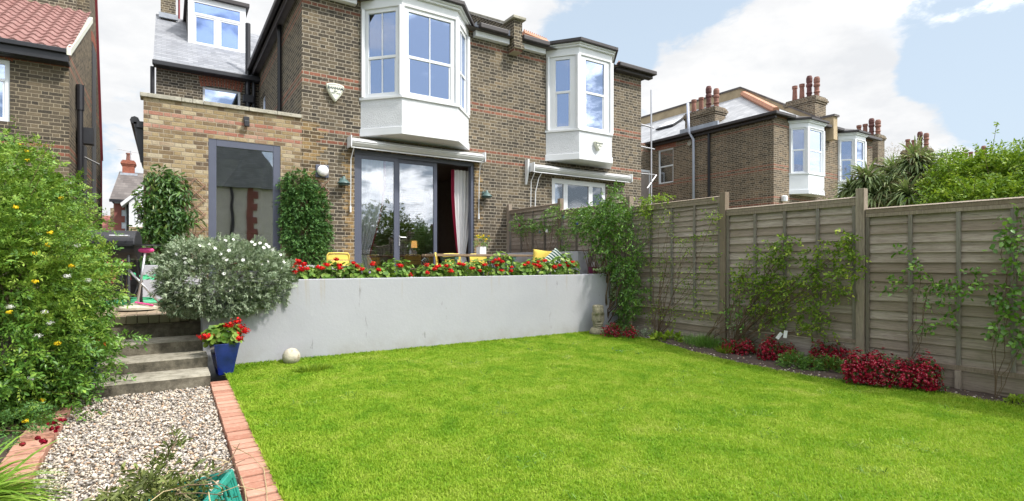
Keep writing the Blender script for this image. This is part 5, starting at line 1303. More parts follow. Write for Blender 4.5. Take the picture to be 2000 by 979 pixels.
# the pole with magenta grip on a white base
b0=G(270,600); b0=U(268,Y=8.75); q=b0; t=thing('toy_stand','silver pole with magenta saddle on a pale round base by the barbecue','stand',(q.x,8.75,TZ))
zt=U(278,489,Y=8.75).z-TZ
mb=MB(); mb.lathe([(.20,-.0),(.20,.03),(.10,.07),(.03,.09)],(0,0,0),24,sx=1.15); mb.build('base',M['ball'],t,smooth=False)
mb=MB(); mb.tube([(0,0,.05),(.09,0,zt)],.015,8); mb.build('pole',M['steel'],t,smooth=True)
mb=MB(); mb.lathe([(.01,-.09),(.03,-.07),(.04,0),(.03,.07),(.01,.09)],(.10,0,zt),10,axis='x'); mb.build('saddle',M['magenta'],t,smooth=True)
mb=MB(); mb.tube([(-.02,-.1,.10),(.12,-.14,.07),(.18,-.1,.05)],.014,6); mb.build('strap',M['magenta'],t)
t=MB(); p0=U(252,528,Y=8.9);p1=U(312,592,Y=8.9); t.tube([p0,p1],.016,8); tag(t.build('steel_pole',M['steel'],None,smooth=True),'bare slanting metal pole leaning from the barbecue behind the silver shrub','pole')
q=U(292,540,Y=9.6); t=thing('garden_sheet','crumpled green plastic sheet slung by the grey wall behind the shrub','sheet',(q.x,9.6,TZ))
mb=MB(); zc=q.z-TZ; n=14; V=[]
for j in range(5):
    for i in range(n+1):
        u=-1+2*i/n; V.append((u*.26,-.12+.06*j,zc+.09-.13*(1-u*u)*(1-.4*math.sin(j*.8))+.02*math.sin(i*2.1+j)))
mb._a(V,[(j*(n+1)+i,j*(n+1)+i+1,(j+1)*(n+1)+i+1,(j+1)*(n+1)+i) for j in range(4) for i in range(n)]); mb.build('sheet',M['green_sheet'],t,smooth=True)
mb=MB(); mb.tube([(-.26,0,zc+.09),(-.3,.1,0)],.012,6);mb.tube([(.26,0,zc+.09),(.3,.1,0)],.012,6); mb.build('prop',M['stem'],t)
q=U(262,580,Y=9.7); t=thing('garden_hose','coiled green hose lying on the terrace paving','hose',(q.x,9.7,TZ)); mb=MB()
pts=[(.5*math.cos(a)*(1-.02*a)+.02*math.sin(5*a),.16*math.sin(a),.02+.012*(i//12)) for i,a in enumerate([k*.42 for k in range(84)])]; mb.tube(pts,.013,6); mb.build('coil',M['green_sheet'],t,smooth=True)
# a dark bicycle shape leaning in the alley
q=U(262,Y=10.6); t=thing('bicycle','dark bicycle with red frame parked in the alley','bicycle',(q.x-.25,10.7,TZ),rz=R(70))
for s in (-.5,.5):
    mb=MB(); mb.tube([(s+.31*math.cos(a),0,.33+.31*math.sin(a)) for a in [i*math.pi/12 for i in range(25)]],.016,6); mb.tube([(s-.3,0,.33),(s+.3,0,.33)],.003,3); mb.tube([(s,0,.03),(s,0,.63)],.003,3); mb.build('wheel',M['black'],t)
mb=MB(); mb.tube([(-.5,0,.33),(-.1,0,.3),(-.2,0,.8)],.018,6); mb.tube([(-.1,0,.3),(.35,0,.75),(.5,0,.33)],.018,6); mb.tube([(-.17,0,.72),(.33,0,.78),(.32,0,.98)],.018,6); mb.tube([(-.5,0,.33),(-.18,0,.7)],.012,6); mb.build('frame',M['red_paint'],t)
mb=MB(); mb.tube([(.28,-.25,1.0),(.34,0,.98),(.28,.25,1.0)],.014,6); mb.build('handlebar',M['black'],t); mb=MB(); mb.box(-.32,-.06,.84,-.1,.06,.88); mb.build('saddle',M['black'],t,bevel=.02)
# pots and ornaments on the lawn side
def sqpot(name,lab,x,y,z,w0,w1,h,mat,rz=0):
    t=thing(name,lab,'plant pot',(x,y,z),rz=rz); mb=MB()
    V=[(-w0,-w0,0),(w0,-w0,0),(w0,w0,0),(-w0,w0,0),(-w1,-w1,h),(w1,-w1,h),(w1,w1,h),(-w1,w1,h)]
    i_=w1-.022; j_=w1-.03; V+=[(-i_,-i_,h),(i_,-i_,h),(i_,i_,h),(-i_,i_,h),(-j_,-j_,h-.05),(j_,-j_,h-.05),(j_,j_,h-.05),(-j_,j_,h-.05)]
    f=[(3,2,1,0)]+[(k,(k+1)%4,4+(k+1)%4,4+k) for k in range(4)]+[(4+k,4+(k+1)%4,8+(k+1)%4,8+k) for k in range(4)]+[(8+k,8+(k+1)%4,12+(k+1)%4,12+k) for k in range(4)]
    mb._a(V,f); mb.build('pot',mat,t,bevel=.006); mb=MB(); mb.box(-j_,-j_,h-.07,j_,j_,h-.045); mb.build('soil',M['soil'],t); return t
def rosette(P,D,n,stalk,r,mat,parent,tm=ROUND,tf=ROUNDF,name='foliage'):
    """round geranium leaves on stalks radiating from P"""
    N=len(P)
    up=np.array([0,0,1.]); Nn=nrm(D*.9+rng.normal(size=(N,3))*.35+up*.55)
    ax=nrm(np.cross(Nn,rdir(N)));V=leafset(P-ax*r*.5,ax,Nn,r*rng.uniform(.7,1.25,N),r*rng.uniform(.7,1.25,N)*1.05,tm)
    return mesh_np(name,V,tf,mat,parent)
def ger_mat():
    t=NT('variegated_round_leaf'); r=t.rnd(); c=t.ramp(r,[(0,(.035,.09,.015)),(.5,(.085,.19,.025)),(.8,(.17,.31,.04)),(1,(.34,.42,.15))]); b=t.bsdf(c,.6,0,.3); return t.done(b)
def geranium(t,cx,cy,cz,rx,ry,rz_,nl,heads,hm,leafr=.055,stalkup=.10,hr=.036):
    heads=[tuple(np.array(q)+rng.normal(size=3)*.006) for q in heads]
    P,D=blob_pts([(cx,cy,cz,rx,ry,rz_)],nl,.45,1,zmin=cz-rz_*.75)
    rosette(P,D,0,0,leafr,M['ger'],t)
    # pale margins of the leaves
    k=rng.choice(len(P),len(P)//3,False)
    st=MB(); C=[]
    for (hx,hy,hz) in heads:
        C.append((hx,hy,hz)); st.tube([(cx+(hx-cx)*.4,cy+(hy-cy)*.4,cz),(hx,hy,hz)],.0035,4)
    for _ in range(10):
        d=rdir(1)[0]; st.tube([(cx,cy,cz-rz_*.8),(cx+d[0]*rx*.6,cy+d[1]*ry*.6,cz+abs(d[2])*rz_*.6)],.004,4)
    st.build('stem',M['stem_green'],t)
    C=np.array(C); head_parts('flower',C,rng.uniform(hr*.8,hr*1.35,len(C)),46,.030,.027,hm,t)
# trough geraniums: traced positions of plants and flower heads (pixels of the wall line)
GP=[(592,30,32),(640,36,38),(690,34,34),(735,26,26),(775,34,40),(838,30,30),(880,34,36),(925,30,38),(975,36,48),(1020,24,30),(1055,34,40),(1103,36,44)]
GH={0:[(578,517),(586,524),(582,511),(572,520),(592,517),(590,528),(578,532),(601,525)],1:[(621,522),(629,524),(639,516),(657,508),(662,519),(665,524)],2:[(690,515),(697,519),(703,525),(709,528)],3:[(727,516),(741,527)],
    4:[(779,516),(784,519),(801,536)],5:[(832,518),(834,533),(849,524)],6:[(853,522),(857,519),(873,520),(878,527),(882,529)],7:[(897,516),(903,517),(923,525),(937,528)],8:[(963,512),(968,508),(975,507),(981,511),(970,517),(947,516),(979,529)],
    9:[(998,522),(999,530)],10:[(1024,519),(1031,515),(1042,516),(1050,512),(1047,518),(1055,521),(1064,510)],11:[(1093,519),(1103,514),(1110,520),(1118,512),(1122,518),(1082,523)]}
desc=['beside the silver shrub, dense red heads','under the lone yellow chair, loose heads','left of the tied curtain, row of four heads','with a single violet bloom beside it','tall sparse one before the grey door mullion','before the right glass door','in front of the side-on yellow chair','before the doorway curtain, pinkish heads','biggest, full red heads below the white vase','small low one right of the biggest','below the yellow cushion','rightmost, before the striped cushion']
for i,(px,w,h) in enumerate(GP):
    yy=7.56; c=U(px,Y=yy); d_=yy/(FY-FX*(px-1000)/F); k=d_/F
    base=1.09; t=thing('geranium','red geranium in the trough, '+desc[i],'geranium',(c.x,yy,base),group='geraniums along the trough')
    heads=[]
    for (hx,hy) in GH[i]:
        yh=7.42+random.uniform(-.05,.06); p=U(hx,hy,Y=yh); heads.append((p.x-c.x,yh-yy,p.z-base))
    rx=w*k*1.05; rz_=h*k*.62
    mat=M['red'] 
    geranium(t,0,0,.02+rz_*.75,rx,.17,rz_,int(150+w*2.2),heads,mat,leafr=.062,hr=.040)
    if i in (3,5,7):
        P,D=blob_pts([(rx*.9,.02,.08,.12,.12,.10)],70,.4,1); mesh_np('lime_foliage',sprays(P,D,.07,5,.03,.018),DIAMF,M['lime'],t)
    if i==3:
        p=U(721,533,Y=7.45); mesh_np('violet_flower',petals(np.array([[p.x-c.x,7.45-yy,p.z-base]]),.028,26,.024,.02),DIAMF,M['mauve'],t)
# foliage filling under the geraniums belongs to small trailing plants
q=U(1175,545,Y=7.25); t=thing('trailing_ivy','small variegated ivy hanging over the right end of the grey wall','ivy',(6.9,WY+.05,WT))
n=230; s_=rng.random(n); P=np.stack([rng.normal(size=n)*.10+(-.35+.45*rng.random(n)),-.02-.10*rng.random(n)-.02*s_,.07-.0*s_],1)
P1=np.stack([rng.normal(size=260)*.03+.02*0-.02,-.13+.03*rng.normal(size=260),.06-.52*rng.random(260)**1.3],1); P1[:,0]+=.02*np.sin(P1[:,2]*20)
PP=np.concatenate([P,P1]); PP[:,1]=np.minimum(PP[:,1],-.07); PP[:n,2]+=rng.random(n)*.05
mesh_np('foliage',leafset(PP,rng.normal(size=PP.shape)+[0,-.3,-.8],rng.normal(size=PP.shape)*.5+[0,-1,.3],.038,.034,LEAF),LEAFF,leaf('ivy_leaf',[(0,(.07,.13,.04)),(.5,(.18,.26,.09)),(1,(.5,.54,.34))],.15),t)
mb=MB(); mb.tube([(-.3,.1,.0),(-.1,-.06,.05),(.0,-.10,.0),(-.01,-.10,-.5)],.004,4); mb.build('stem',M['stem_green'],t)
# blue pot with scarlet geranium
gb=G(437,727); pb=U(438,Y=6.93); t=sqpot('blue_pot','tall tapered cobalt blue pot with scarlet geranium against the wall corner',pb.x,6.93,gz(6.9),.075,.135,.36,M['blue_glaze'],rz=R(8))
hd=[]
for (hx,hy) in ((440,658),(463,629),(447,634),(466,640),(436,661),(466,661),(482,648),(406,658),(398,659),(462,652),(455,640),(440,641)):
    yh=6.93+random.uniform(-.14,.05); p=U(hx,hy,Y=yh); v=Matrix.Rotation(-R(8),3,'Z')@(p-Vector((pb.x,6.93,gz(6.9)))); hd.append(tuple(v))
geranium(t,0,0,.44,.21,.16,.13,190,hd,M['red'],leafr=.075,hr=.052)
q=U(165,Y=6.5); lp=U(163,Y=6.75); t=sqpot('blue_pot','dark blue pot half hidden in the hedge by the bottom step',lp.x,6.6,gz(6.6)-.02,.08,.13,.34,M['blue_glaze'])
hd=[]
for (hx,hy) in ((171,668),(180,662),(196,665),(203,668),(184,684),(170,676),(177,671),(188,658)):
    p=U(hx,hy,Y=6.35+random.uniform(-.05,.05)); hd.append((p.x-lp.x,p.y-6.6,p.z-gz(6.6)))
geranium(t,0,0,.42,.16,.14,.12,70,hd,leaf('orange_red_petal',[(0,(.6,.02,.005)),(1,(.85,.09,.02))],.1),leafr=.06,hr=.032)
# stone ball
q=G(569,712); rad=.106; t=MB(); n=24
by=WY-.15; bx=U(569,Y=by).x
t.lathe([(rad*math.sin(a)+.0,-rad*math.cos(a)) for a in [math.pi*i/20 for i in range(1,20)]],(0,0,0),28)
o=t.build('stone_ball',M['ball'],None,smooth=True); o.location=(bx,by,gz(by)+rad*.80); tag(o,'pale mottled stone ball on the grass against the grey wall','stone ball')
dm=o.modifiers.new('d','DISPLACE'); tx=bpy.data.textures.new('ball','CLOUDS'); tx.noise_scale=.06; dm.texture=tx; dm.strength=.014
# carved stone head
sy=WY-.22; sx=U(1168,Y=sy).x; t=thing('garden_statue','mossy long-faced stone head on its bust at the wall end','statue',(sx,sy,gz(sy)),rz=R(-24))
mb=MB(); H_=.43; z0=.09; nr,nz=56,60; V=[]
def sm(a,b,x): x=max(0,min(1,(x-a)/(b-a))); return x*x*(3-2*x)
for j in range(nz+1):
    v=j/nz; z=z0+v*(H_)
    wx=.088*(.86+.20*sm(0,.35,v)-.0*v); wy=.078
    if v>.93: wx*=1-.35*((v-.93)/.07)**2; wy*=1-.35*((v-.93)/.07)**2
    if v<.10: wx*=.72+.28*v/.10; wy*=.72+.28*v/.10
    for i in range(nr):
        a=2*math.pi*i/nr; ca,sa=math.cos(a),math.sin(a)
        x=wx*math.copysign(abs(ca)**.62,ca); y=wy*math.copysign(abs(sa)**.62,sa)
        if sa<0:
            fu=x/wx; d=0
            d+=.026*sm(.60,.66,v)*(1-sm(.72,.95,v))*(1-abs(fu)**4)            # heavy brow
            d-=.012*math.exp(-((v-.54)/.06)**2)*(1-math.exp(-(fu/.22)**2))*(abs(fu)<.85)  # eye sockets
            d+=.040*math.exp(-(fu/.26)**2)*sm(.64,.60,v)*sm(.30,.36,v)*(1.25-.9*v)   # long nose
            d+=.018*math.exp(-((v-.235)/.025)**2)*(1-abs(fu)**3)+.018*math.exp(-((v-.165)/.025)**2)*(1-abs(fu)**3)  # lips
            d+=.022*math.exp(-((v-.06)/.05)**2)*(1-fu*fu)                      # chin
            y-=d
        elif False: pass
        if abs(ca)>.9 and .32<v<.68: x+=math.copysign(.014,ca)                # ears
        V.append((x,y,z))
mb._a(V,[(j*nr+i,j*nr+(i+1)%nr,(j+1)*nr+(i+1)%nr,(j+1)*nr+i) for j in range(nz) for i in range(nr)]+[tuple(range(nr-1,-1,-1)),tuple(range(nz*nr,(nz+1)*nr))])
mb.build('head',M['moai'],t,smooth=True)
mb=MB(); mb.lathe([(.15,-.02),(.155,.05),(.13,.11),(.08,.14),(.06,.15)],(0,0,0),28,sx=1.0,sy=.72); mb.build('bust',M['moai'],t,smooth=True)
# teal crate of clippings
t=thing('garden_crate','teal green plastic crate of clippings tipped on the gravel','crate',(.08,3.08,-.01),rz=R(-22)); t.rotation_euler=(R(4),R(-14),R(-26))
mb=MB(); Wc,Dc,Hc=.19,.23,.24; th=.008
def panel(a,b,slots):
    a=Vector(a);b=Vector(b); L_=(b-a).length; Mx=frame_M(a,b); mb.M=Mx
    z1=Hc; mb.box(0,0,0,L_,th,.03); mb.box(0,-.018,z1-.035,L_,th,z1); mb.box(0,0,.1,L_,th,.125)
    n=slots; 
    for k in range(n+1):
        x=.02+(L_-.04)*k/n; mb.box(x-.007,-.006,.03,x+.007,th,z1-.035)
    mb.box(0,0,.03,.05,th,z1-.035); mb.box(L_-.05,0,.03,L_,th,z1-.035); mb.box(L_*.35,0,.12,L_*.65,th,z1-.035)
    mb.M=None
c4=[(-Wc,-Dc),(Wc,-Dc),(Wc,Dc),(-Wc,Dc)]
for k in range(4): panel(c4[k],c4[(k+1)%4],9)
for x,y in c4: mb.box(x-.012,y-.012,0,x+.012,y+.012,Hc)
mb.build('shell',M['crate'],t,bevel=.003,seg=1)
mb=MB(); mb.box(-Wc+.005,-Dc+.005,0,Wc-.005,Dc-.005,.012); mb.build('bottom',M['crate'],t)
t=thing('garden_clippings','wilted green clippings and twigs heaped in the teal crate and over the gravel','clippings',(.0,3.14,0))
B=[(-.02,.0,.22,.20,.20,.10),(-.26,.12,.08,.20,.22,.10),(-.10,.22,.17,.12,.16,.10),(-.28,-.2,.05,.15,.2,.07)]
P,D=blob_pts(B,560,.2,1,zmin=-.04); D[:,2]=abs(D[:,2])*.3; D+=rng.normal(size=D.shape)*.5
V=sprays(P,D,.16,7,.052,.018,LEAF,droop=.5,spread=.7,jit=.6); mesh_np('foliage',V,LEAFF,M['wilt'],t)
# the upright sprig
top=U(345,853,Y=3.35)-Vector((.0,3.14,0)); 
n=26; s_=rng.random(n)[:,None]; P=np.array([[-.10,.25,.1]])*(1-s_)+np.array([list(top)])*s_+rng.normal(size=(n,3))*[.028,.03,.01]; D=rng.normal(size=(n,3))*.5+[0,0,.9]
mesh_np('upright_sprig',sprays(P,D,.07,7,.04,.015,LEAF,droop=.3),LEAFF,M['wilt'],t)
mb=MB(); mb2=MB()
mb.tube([(-.08,.2,.1),(-.03,.27,.28),tuple(top)],.003,4)
o_=Vector((.0,3.14,0))
for a_,b_,c_ in (((435,920),(455,890),(468,866)),((425,930),(450,910),(478,898)),((335,880),(345,862),(333,838))):
    mb.tube([U(*a_,Y=3.2)-o_,U(*b_,Y=3.25)-o_,U(*c_,Y=3.3)-o_],.004,5,.002)
for _ in range(60):
    a=random.choice(B); p=Vector((a[0]+random.uniform(-.2,.2),a[1]+random.uniform(-.2,.2),max(.0,a[2]+random.uniform(-.04,.10)))); an=random.uniform(0,6.28); l=random.uniform(.1,.3)
    q=p+Vector((math.cos(an)*l,math.sin(an)*l,random.uniform(-.03,.06))); m_=(p+q)/2+Vector((0,0,random.uniform(0,.06)))
    (mb if _%3==0 else mb2).tube([p,m_,q],random.uniform(.0012,.0028),4)
mb.build('dark_twigs',M['stem'],t); mb2.build('pale_twigs',M['stem_pale'],t)
# trailing stem over the edging
mb=MB(); 
pts=[U(455,872,Y=3.3),G(490,890,.02),G(515,915,.02),G(520,950,.02),G(522,979,.02)]; mb.tube([p-Vector((.0,3.14,0)) for p in pts],.0025,4); pts=[G(470,930,.03),G(478,955,.02),G(481,979,.02)]; mb.tube([p-Vector((.0,3.14,0)) for p in pts],.003,4)
mb.build('trailing_stem',M['stem_pale'],t)
def B_(px,py,Y=None,X=None,rx=50,rz=50,ry=None,o=(0,0,0)):
    """ellipsoid centred on a pixel at a given plane, radii from pixels"""
    p=U(px,py,Y=Y,X=X); d=FX*p.x+FY*p.y; k=d/F
    a=rx*k; return (p.x-o[0],p.y-o[1],p.z-o[2],a,(ry if ry else a*.8),rz*k)
# ---------------------------------------------------------------- big hedge on the left
o=(-1.3,6.6,0.0)
t=thing('flowering_hedge','tall feathery green shrub mass with yellow flowers filling the left edge','hedge',o)
HB=[B_(0,435,Y=6.9,rx=132,rz=120,o=o),B_(76,465,Y=7.5,rx=74,rz=80,o=o),B_(30,560,Y=6.7,rx=145,rz=115,o=o),B_(98,565,Y=7.4,rx=72,rz=76,o=o),B_(40,700,Y=6.4,rx=140,rz=110,o=o),
    B_(92,650,Y=7.1,rx=70,rz=70,o=o),B_(8,345,Y=7.3,rx=78,rz=66,o=o),B_(70,400,Y=7.4,rx=46,rz=42,o=o),B_(28,785,Y=6.2,rx=80,rz=70,o=o),B_(-60,600,Y=6.2,rx=190,rz=300,o=o),B_(22,842,Y=5.8,rx=56,rz=40,o=o),B_(150,520,Y=7.8,rx=36,rz=40,o=o),B_(76,730,Y=6.5,rx=42,rz=58,o=o)]
P,D=blob_pts(HB,17500,.58,1.03,zmin=.0,lump=.26,fr=4.6)
vis=(D[:,1]<.62); P=P[vis];D=D[vis]
n=len(P); dd=D*.9+rng.normal(size=(n,3))*.45; dd[:,2]+=.35
kind=rng.random(n)
wp=P+np.array(o); low=(np.sin(wp[:,0]*5+wp[:,1]*3)*.25+wp[:,2]<.95)&(kind<.75); low|=kind<.06
mesh_np('broad_foliage',sprays(P[low],dd[low],.09,6,.05,.026,LEAF,droop=.4,spread=.9,jit=.4),LEAFF,M['climb'],t)
P=P[~low];dd=dd[~low];n=len(P)
V=sprays(P,dd,rng.uniform(.06,.13,n),11,.036,.016,DIAM,droop=.35,spread=.95,jit=.28)
mesh_np('foliage',V,DIAMF,M['hedge'],t,rnd=np.clip(np.tile(rng.normal(.5,.2,n),11)+rng.normal(size=n*11)*.14,0,1))
XB=[(-1.15,-1.1,.85,.75,.8,.95),(-1.5,.3,1.0,.7,.9,1.15),(-.75,-2.0,.5,.5,.6,.6),(-1.7,1.6,1.2,.7,.8,1.2)]
P,D=blob_pts(XB,5200,.6,1.03,zmin=0,lump=.25); mesh_np('outer_foliage',sprays(P,D+rng.normal(size=D.shape)*.45,.1,9,.042,.019,DIAM,droop=.35,spread=.95,jit=.28),DIAMF,M['hedge'],t)
# long wands that break the outline
P2,D2=blob_pts(HB,170,.95,1.02,zmin=.2); D2=D2+[0,0,.5]; 
mb=MB(); VV=[]
for p,d in zip(P2,nrm(D2)):
    l=random.uniform(.10,.30); q=p+d*l+[0,0,-.04*l]; mb.tube([p-d*.15,p+d*l*.6,q],.0022,4,.001)
    for j in range(9): VV.append(p+d*l*(j/8)); 
VV=np.array(VV); mesh_np('wand_foliage',sprays(VV,rng.normal(size=VV.shape)+[0,0,.3],.05,4,.030,.011,DIAM),DIAMF,M['hedge'],t)
for _ in range(50):
    b=random.choice(HB); a=Vector((b[0]+random.uniform(-.4,.4),b[1]+random.uniform(-.4,.4),0)); mb.tube([a,a.lerp(Vector(b[:3]),.5)+Vector((random.uniform(-.1,.1),0,0)),Vector(b[:3])+Vector((random.uniform(-.3,.3),random.uniform(-.3,.3),b[5]*.7))],.007,5,.003)
mb.build('stem',M['stem'],t)
def onhedge(px,py):
    """first hit of the sight line with the hedge ellipsoids"""
    k=(px-1000)/F; d=Vector((FY*k+FX,FY-FX*k,(511-py)/F)); best=None
    for b in HB:
        c=Vector(b[:3])+Vector(o); O=Vector((0,0,EYE)); r=Vector(b[3:6]); oc=Vector(((O-c)[i]/r[i] for i in range(3))); dd=Vector((d[i]/r[i] for i in range(3)))
        A=dd.dot(dd);Bq=2*oc.dot(dd);C=oc.dot(oc)-1.06; q=Bq*Bq-4*A*C
        if q>0:
            s=(-Bq-math.sqrt(q))/(2*A)
            if best is None or s<best: best=s
    if best is None: best=6.9/ (FY-FX*k)
    return O+d*best
O=Vector((0,0,EYE))
C=[onhedge(*p)-Vector(o) for p in ((36,283),(52,296),(51,313),(92,479),(68,495),(69,550),(112,671),(51,823),(83,782),(18,610),(30,405),(140,520),(98,455),(120,388))]
head_parts('yellow_flower',[list(c) for c in C],.024,26,.024,.016,M['yellowf'],t)
C=[onhedge(*p)-Vector(o) for p in ((136,358),(98,632),(74,657),(172,548),(131,540),(20,600),(60,740),(88,610),(150,480))]
head_parts('seed_head',[list(c) for c in C],.030,60,.03,.003,M['whitef'],t)
# crimson flowers on the edging and filler plant by it
q=G(100,838); t=thing('crimson_plant','low crimson-flowered plant spilling over the left edging','flowering plant',(q.x-.12,q.y,gz(q.y)))
P,D=blob_pts([(-.1,0,.06,.22,.35,.12)],260,.3,1,zmin=0); mesh_np('foliage',sprays(P,D,.08,6,.03,.012),DIAMF,M['thuja'],t)
C=[]
for p in ((96,832),(105,830),(118,823),(124,824),(101,842),(108,847),(112,840),(82,868),(86,872),(75,862),(45,876)):
    v=G(*p,.05); C.append([v.x-q.x+.12,v.y-q.y,.06])
head_parts('flower',C,.02,22,.024,.018,M['crimson'],t)
# arching lily leaves in the corner
q=G(0,990); lx,ly=-.98,4.0; t=thing('arching_lily','clump of long arching lime-green strap leaves at the lower left corner','leaf clump',(lx,ly,0))
n=650; a=rng.uniform(-2.6,1.5,n); r_=rng.random(n)*.12; P=np.stack([np.cos(a)*r_-.0,np.sin(a)*r_*1.4,rng.random(n)*.06],1)
D=np.stack([np.cos(a)*rng.uniform(.3,1.3,n),np.sin(a)*rng.uniform(.2,1,n),rng.uniform(.25,.75,n)],1)
V,Fs=straps(P,D,rng.uniform(.25,.56,n),rng.uniform(.009,.016,n),9,rng.uniform(1.0,2.2,n)); mesh_np('foliage',V,Fs,M['lily'],t,smooth=True)
# small weeds by the steps
q=U(150,770,Y=6.55); t=thing('straggly_weed','pale straggly weeds at the left end of the bottom step','weed',(-.78,6.42,gz(6.4)))
P,D=blob_pts([(0,0,.10,.14,.12,.14)],120,.1,1,zmin=0); D[:,2]+=.8; mesh_np('foliage',sprays(P,D,.10,6,.022,.008),DIAMF,M['lily'],t)
# ---------------------------------------------------------------- silver shrub
o=(.62,7.45,1.1); t=thing('silver_shrub','rounded silver-leaved shrub with white flowers spilling over the wall corner','shrub',o)
SB=[B_(440,536,Y=7.35,rx=102,rz=62,ry=.40,o=o),B_(385,550,Y=7.3,rx=60,rz=52,ry=.34,o=o),B_(495,548,Y=7.38,rx=66,rz=50,ry=.34,o=o),B_(430,580,Y=7.16,rx=74,rz=32,ry=.18,o=o),B_(355,582,Y=7.25,rx=30,rz=28,ry=.2,o=o),B_(440,592,Y=7.14,rx=50,rz=20,ry=.12,o=o),B_(385,505,Y=7.4,rx=50,rz=30,ry=.3,o=o)]
P,D=blob_pts(SB,6800,.70,1.08,lump=.17,fr=4.5); n=len(P); k=D[:,1]<.75; P=P[k];D=D[k]; n=len(P)
dd=D+rng.normal(size=(n,3))*.35; dd[:,2]+=.25
mesh_np('foliage',sprays(P,dd,rng.uniform(.03,.075,n),11,.040,.0115,DIAM,droop=.02,spread=.7,jit=.28),DIAMF,M['silver'],t,rnd=np.clip(np.tile(rng.normal(.5,.2,n),11)+rng.normal(size=n*11)*.16,0,1))
mb=MB(); 
for _ in range(46):
    i=random.randrange(n); mb.tube([(-.05+random.uniform(-.1,.1),.1,-.05),tuple(P[i]*.55),tuple(P[i])],.008,5,.003)
mb.build('stem',M['stem'],t)
fl=[(440,470),(455,468),(492,473),(498,478),(508,475),(515,484),(520,478),(361,505),(345,497),(362,513),(342,514),(420,485),(447,490),(432,497),(443,508),(437,535),(475,508),(510,516),(524,512),(491,541),(516,544),(555,512),(551,525),(553,531),(300,553),(306,524),(437,505),(525,482),(533,488),(548,498),(390,480),(410,478)]
ctr=[U(a,b,Y=7.3-.30*max(0,1-((a-435)/130)**2-((b-530)/70)**2)-.06)-Vector(o) for a,b in fl]
C=np.array([list(c) for c in ctr])
# trumpet-like open flowers: five broad petals each
n=len(C); ang=np.tile(np.arange(5)*2*math.pi/5,n); N3=np.repeat(nrm(np.stack([rng.normal(size=n)*.4+.1,-1+0*C[:,0],rng.uniform(.2,1.1,n)],1)),5,0); A1=nrm(np.cross(N3,[0,0,1.])); A2=np.cross(N3,A1)
D=A1*np.cos(ang)[:,None]+A2*np.sin(ang)[:,None]; VW=leafset(np.repeat(C,5,0),D+N3*.25,N3,.023,.023,LEAF)
for i in range(n): mesh_np('white_flower',VW[i*5:i*5+5],LEAFF,M['whitef'],t)
# ---------------------------------------------------------------- climbers on the house
def trellis(lab,px0,px1,py0,py1,Y):
    a=U(px0,py0,Y=Y); b=U(px1,py1,Y=Y); t=thing('wall_trellis',lab,'trellis',(a.x,Y,b.z)); mb=MB(); W=b.x-a.x; H=U(px0,py0,Y=Y).z-b.z; s=.26
    n=int((W+H)/s)+1
    for i in range(-1,n):
        for sg in (0,1):
            c0=i*s
            x0,z0=max(0,c0-H),min(H,c0) ; x1,z1=min(W,c0),max(0,c0-W)
            if x0>=x1: continue
            if sg: x0,x1=W-x0,W-x1
            mb.tube([(x0,-.012*sg,z0),(x1,-.012*sg,z1)],.009,4)
    mb.build('lattice',M['trellis'],t)
trellis('brown expanding trellis behind the long-leaved climber',330,402,345,500,Y0-.03)
trellis('brown expanding trellis behind the small-leaved dark climber',566,643,345,500,Y0-.03)
o=(.5,Y0-.2,1.3); t=thing('wall_climber','long-leaved climber on the yellow brick left of the glazed door','climber',o)
CB=[B_(318,345,Y=Y0-.12,rx=30,rz=22,ry=.12,o=o),B_(345,372,Y=Y0-.12,rx=28,rz=28,ry=.12,o=o),B_(305,395,Y=Y0-.14,rx=36,rz=34,ry=.14,o=o),B_(345,418,Y=Y0-.14,rx=34,rz=22,ry=.15,o=o),B_(300,450,Y=Y0-.16,rx=34,rz=30,ry=.14,o=o),B_(345,470,Y=Y0-.16,rx=24,rz=22,ry=.14,o=o),B_(315,500,Y=Y0-.2,rx=26,rz=22,ry=.14,o=o)]
P,D=blob_pts(CB,800,.25,1.0,lump=.25); n=len(P); dd=np.stack([rng.normal(size=n)*.6,-.35+0*D[:,0],rng.normal(size=n)*.5-.6],1)
mesh_np('foliage',sprays(P,dd,.10,3,rng.uniform(.09,.17,n),.045,LEAF,droop=.5,spread=.6),LEAFF,M['climb_big'],t)
mb=MB(); branches(mb,(0-.1,.1,-.3),[tuple(P[i]) for i in rng.integers(0,n,16)],.014,.004,.10); mb.build('stem',M['stem'],t)
o=(U(598,Y=Y0).x,Y0-.2,1.3); t=thing('wall_climber','dense dark small-leaved climber between the glazed door and the lone chair','climber',o)
CB=[B_(585,360,Y=Y0-.14,rx=30,rz=26,ry=.14,o=o),B_(590,400,Y=Y0-.15,rx=36,rz=40,ry=.16,o=o),B_(600,450,Y=Y0-.16,rx=40,rz=44,ry=.18,o=o),B_(600,495,Y=Y0-.16,rx=34,rz=30,ry=.18,o=o),B_(622,400,Y=Y0-.14,rx=18,rz=30,ry=.12,o=o),B_(563,430,Y=Y0-.14,rx=14,rz=60,ry=.1,o=o),B_(628,460,Y=Y0-.14,rx=18,rz=34,ry=.1,o=o)]
P,D=blob_pts(CB,3400,.45,1.06,lump=.2); n=len(P); dd=D+rng.normal(size=(n,3))*.5
mesh_np('foliage',sprays(P,dd,.08,8,.042,.024,DIAM,droop=.3),DIAMF,M['thuja'],t)
mb=MB(); branches(mb,(0,.1,-.4),[tuple(P[i]) for i in rng.integers(0,n,14)],.012,.004,.06); mb.build('stem',M['stem'],t)
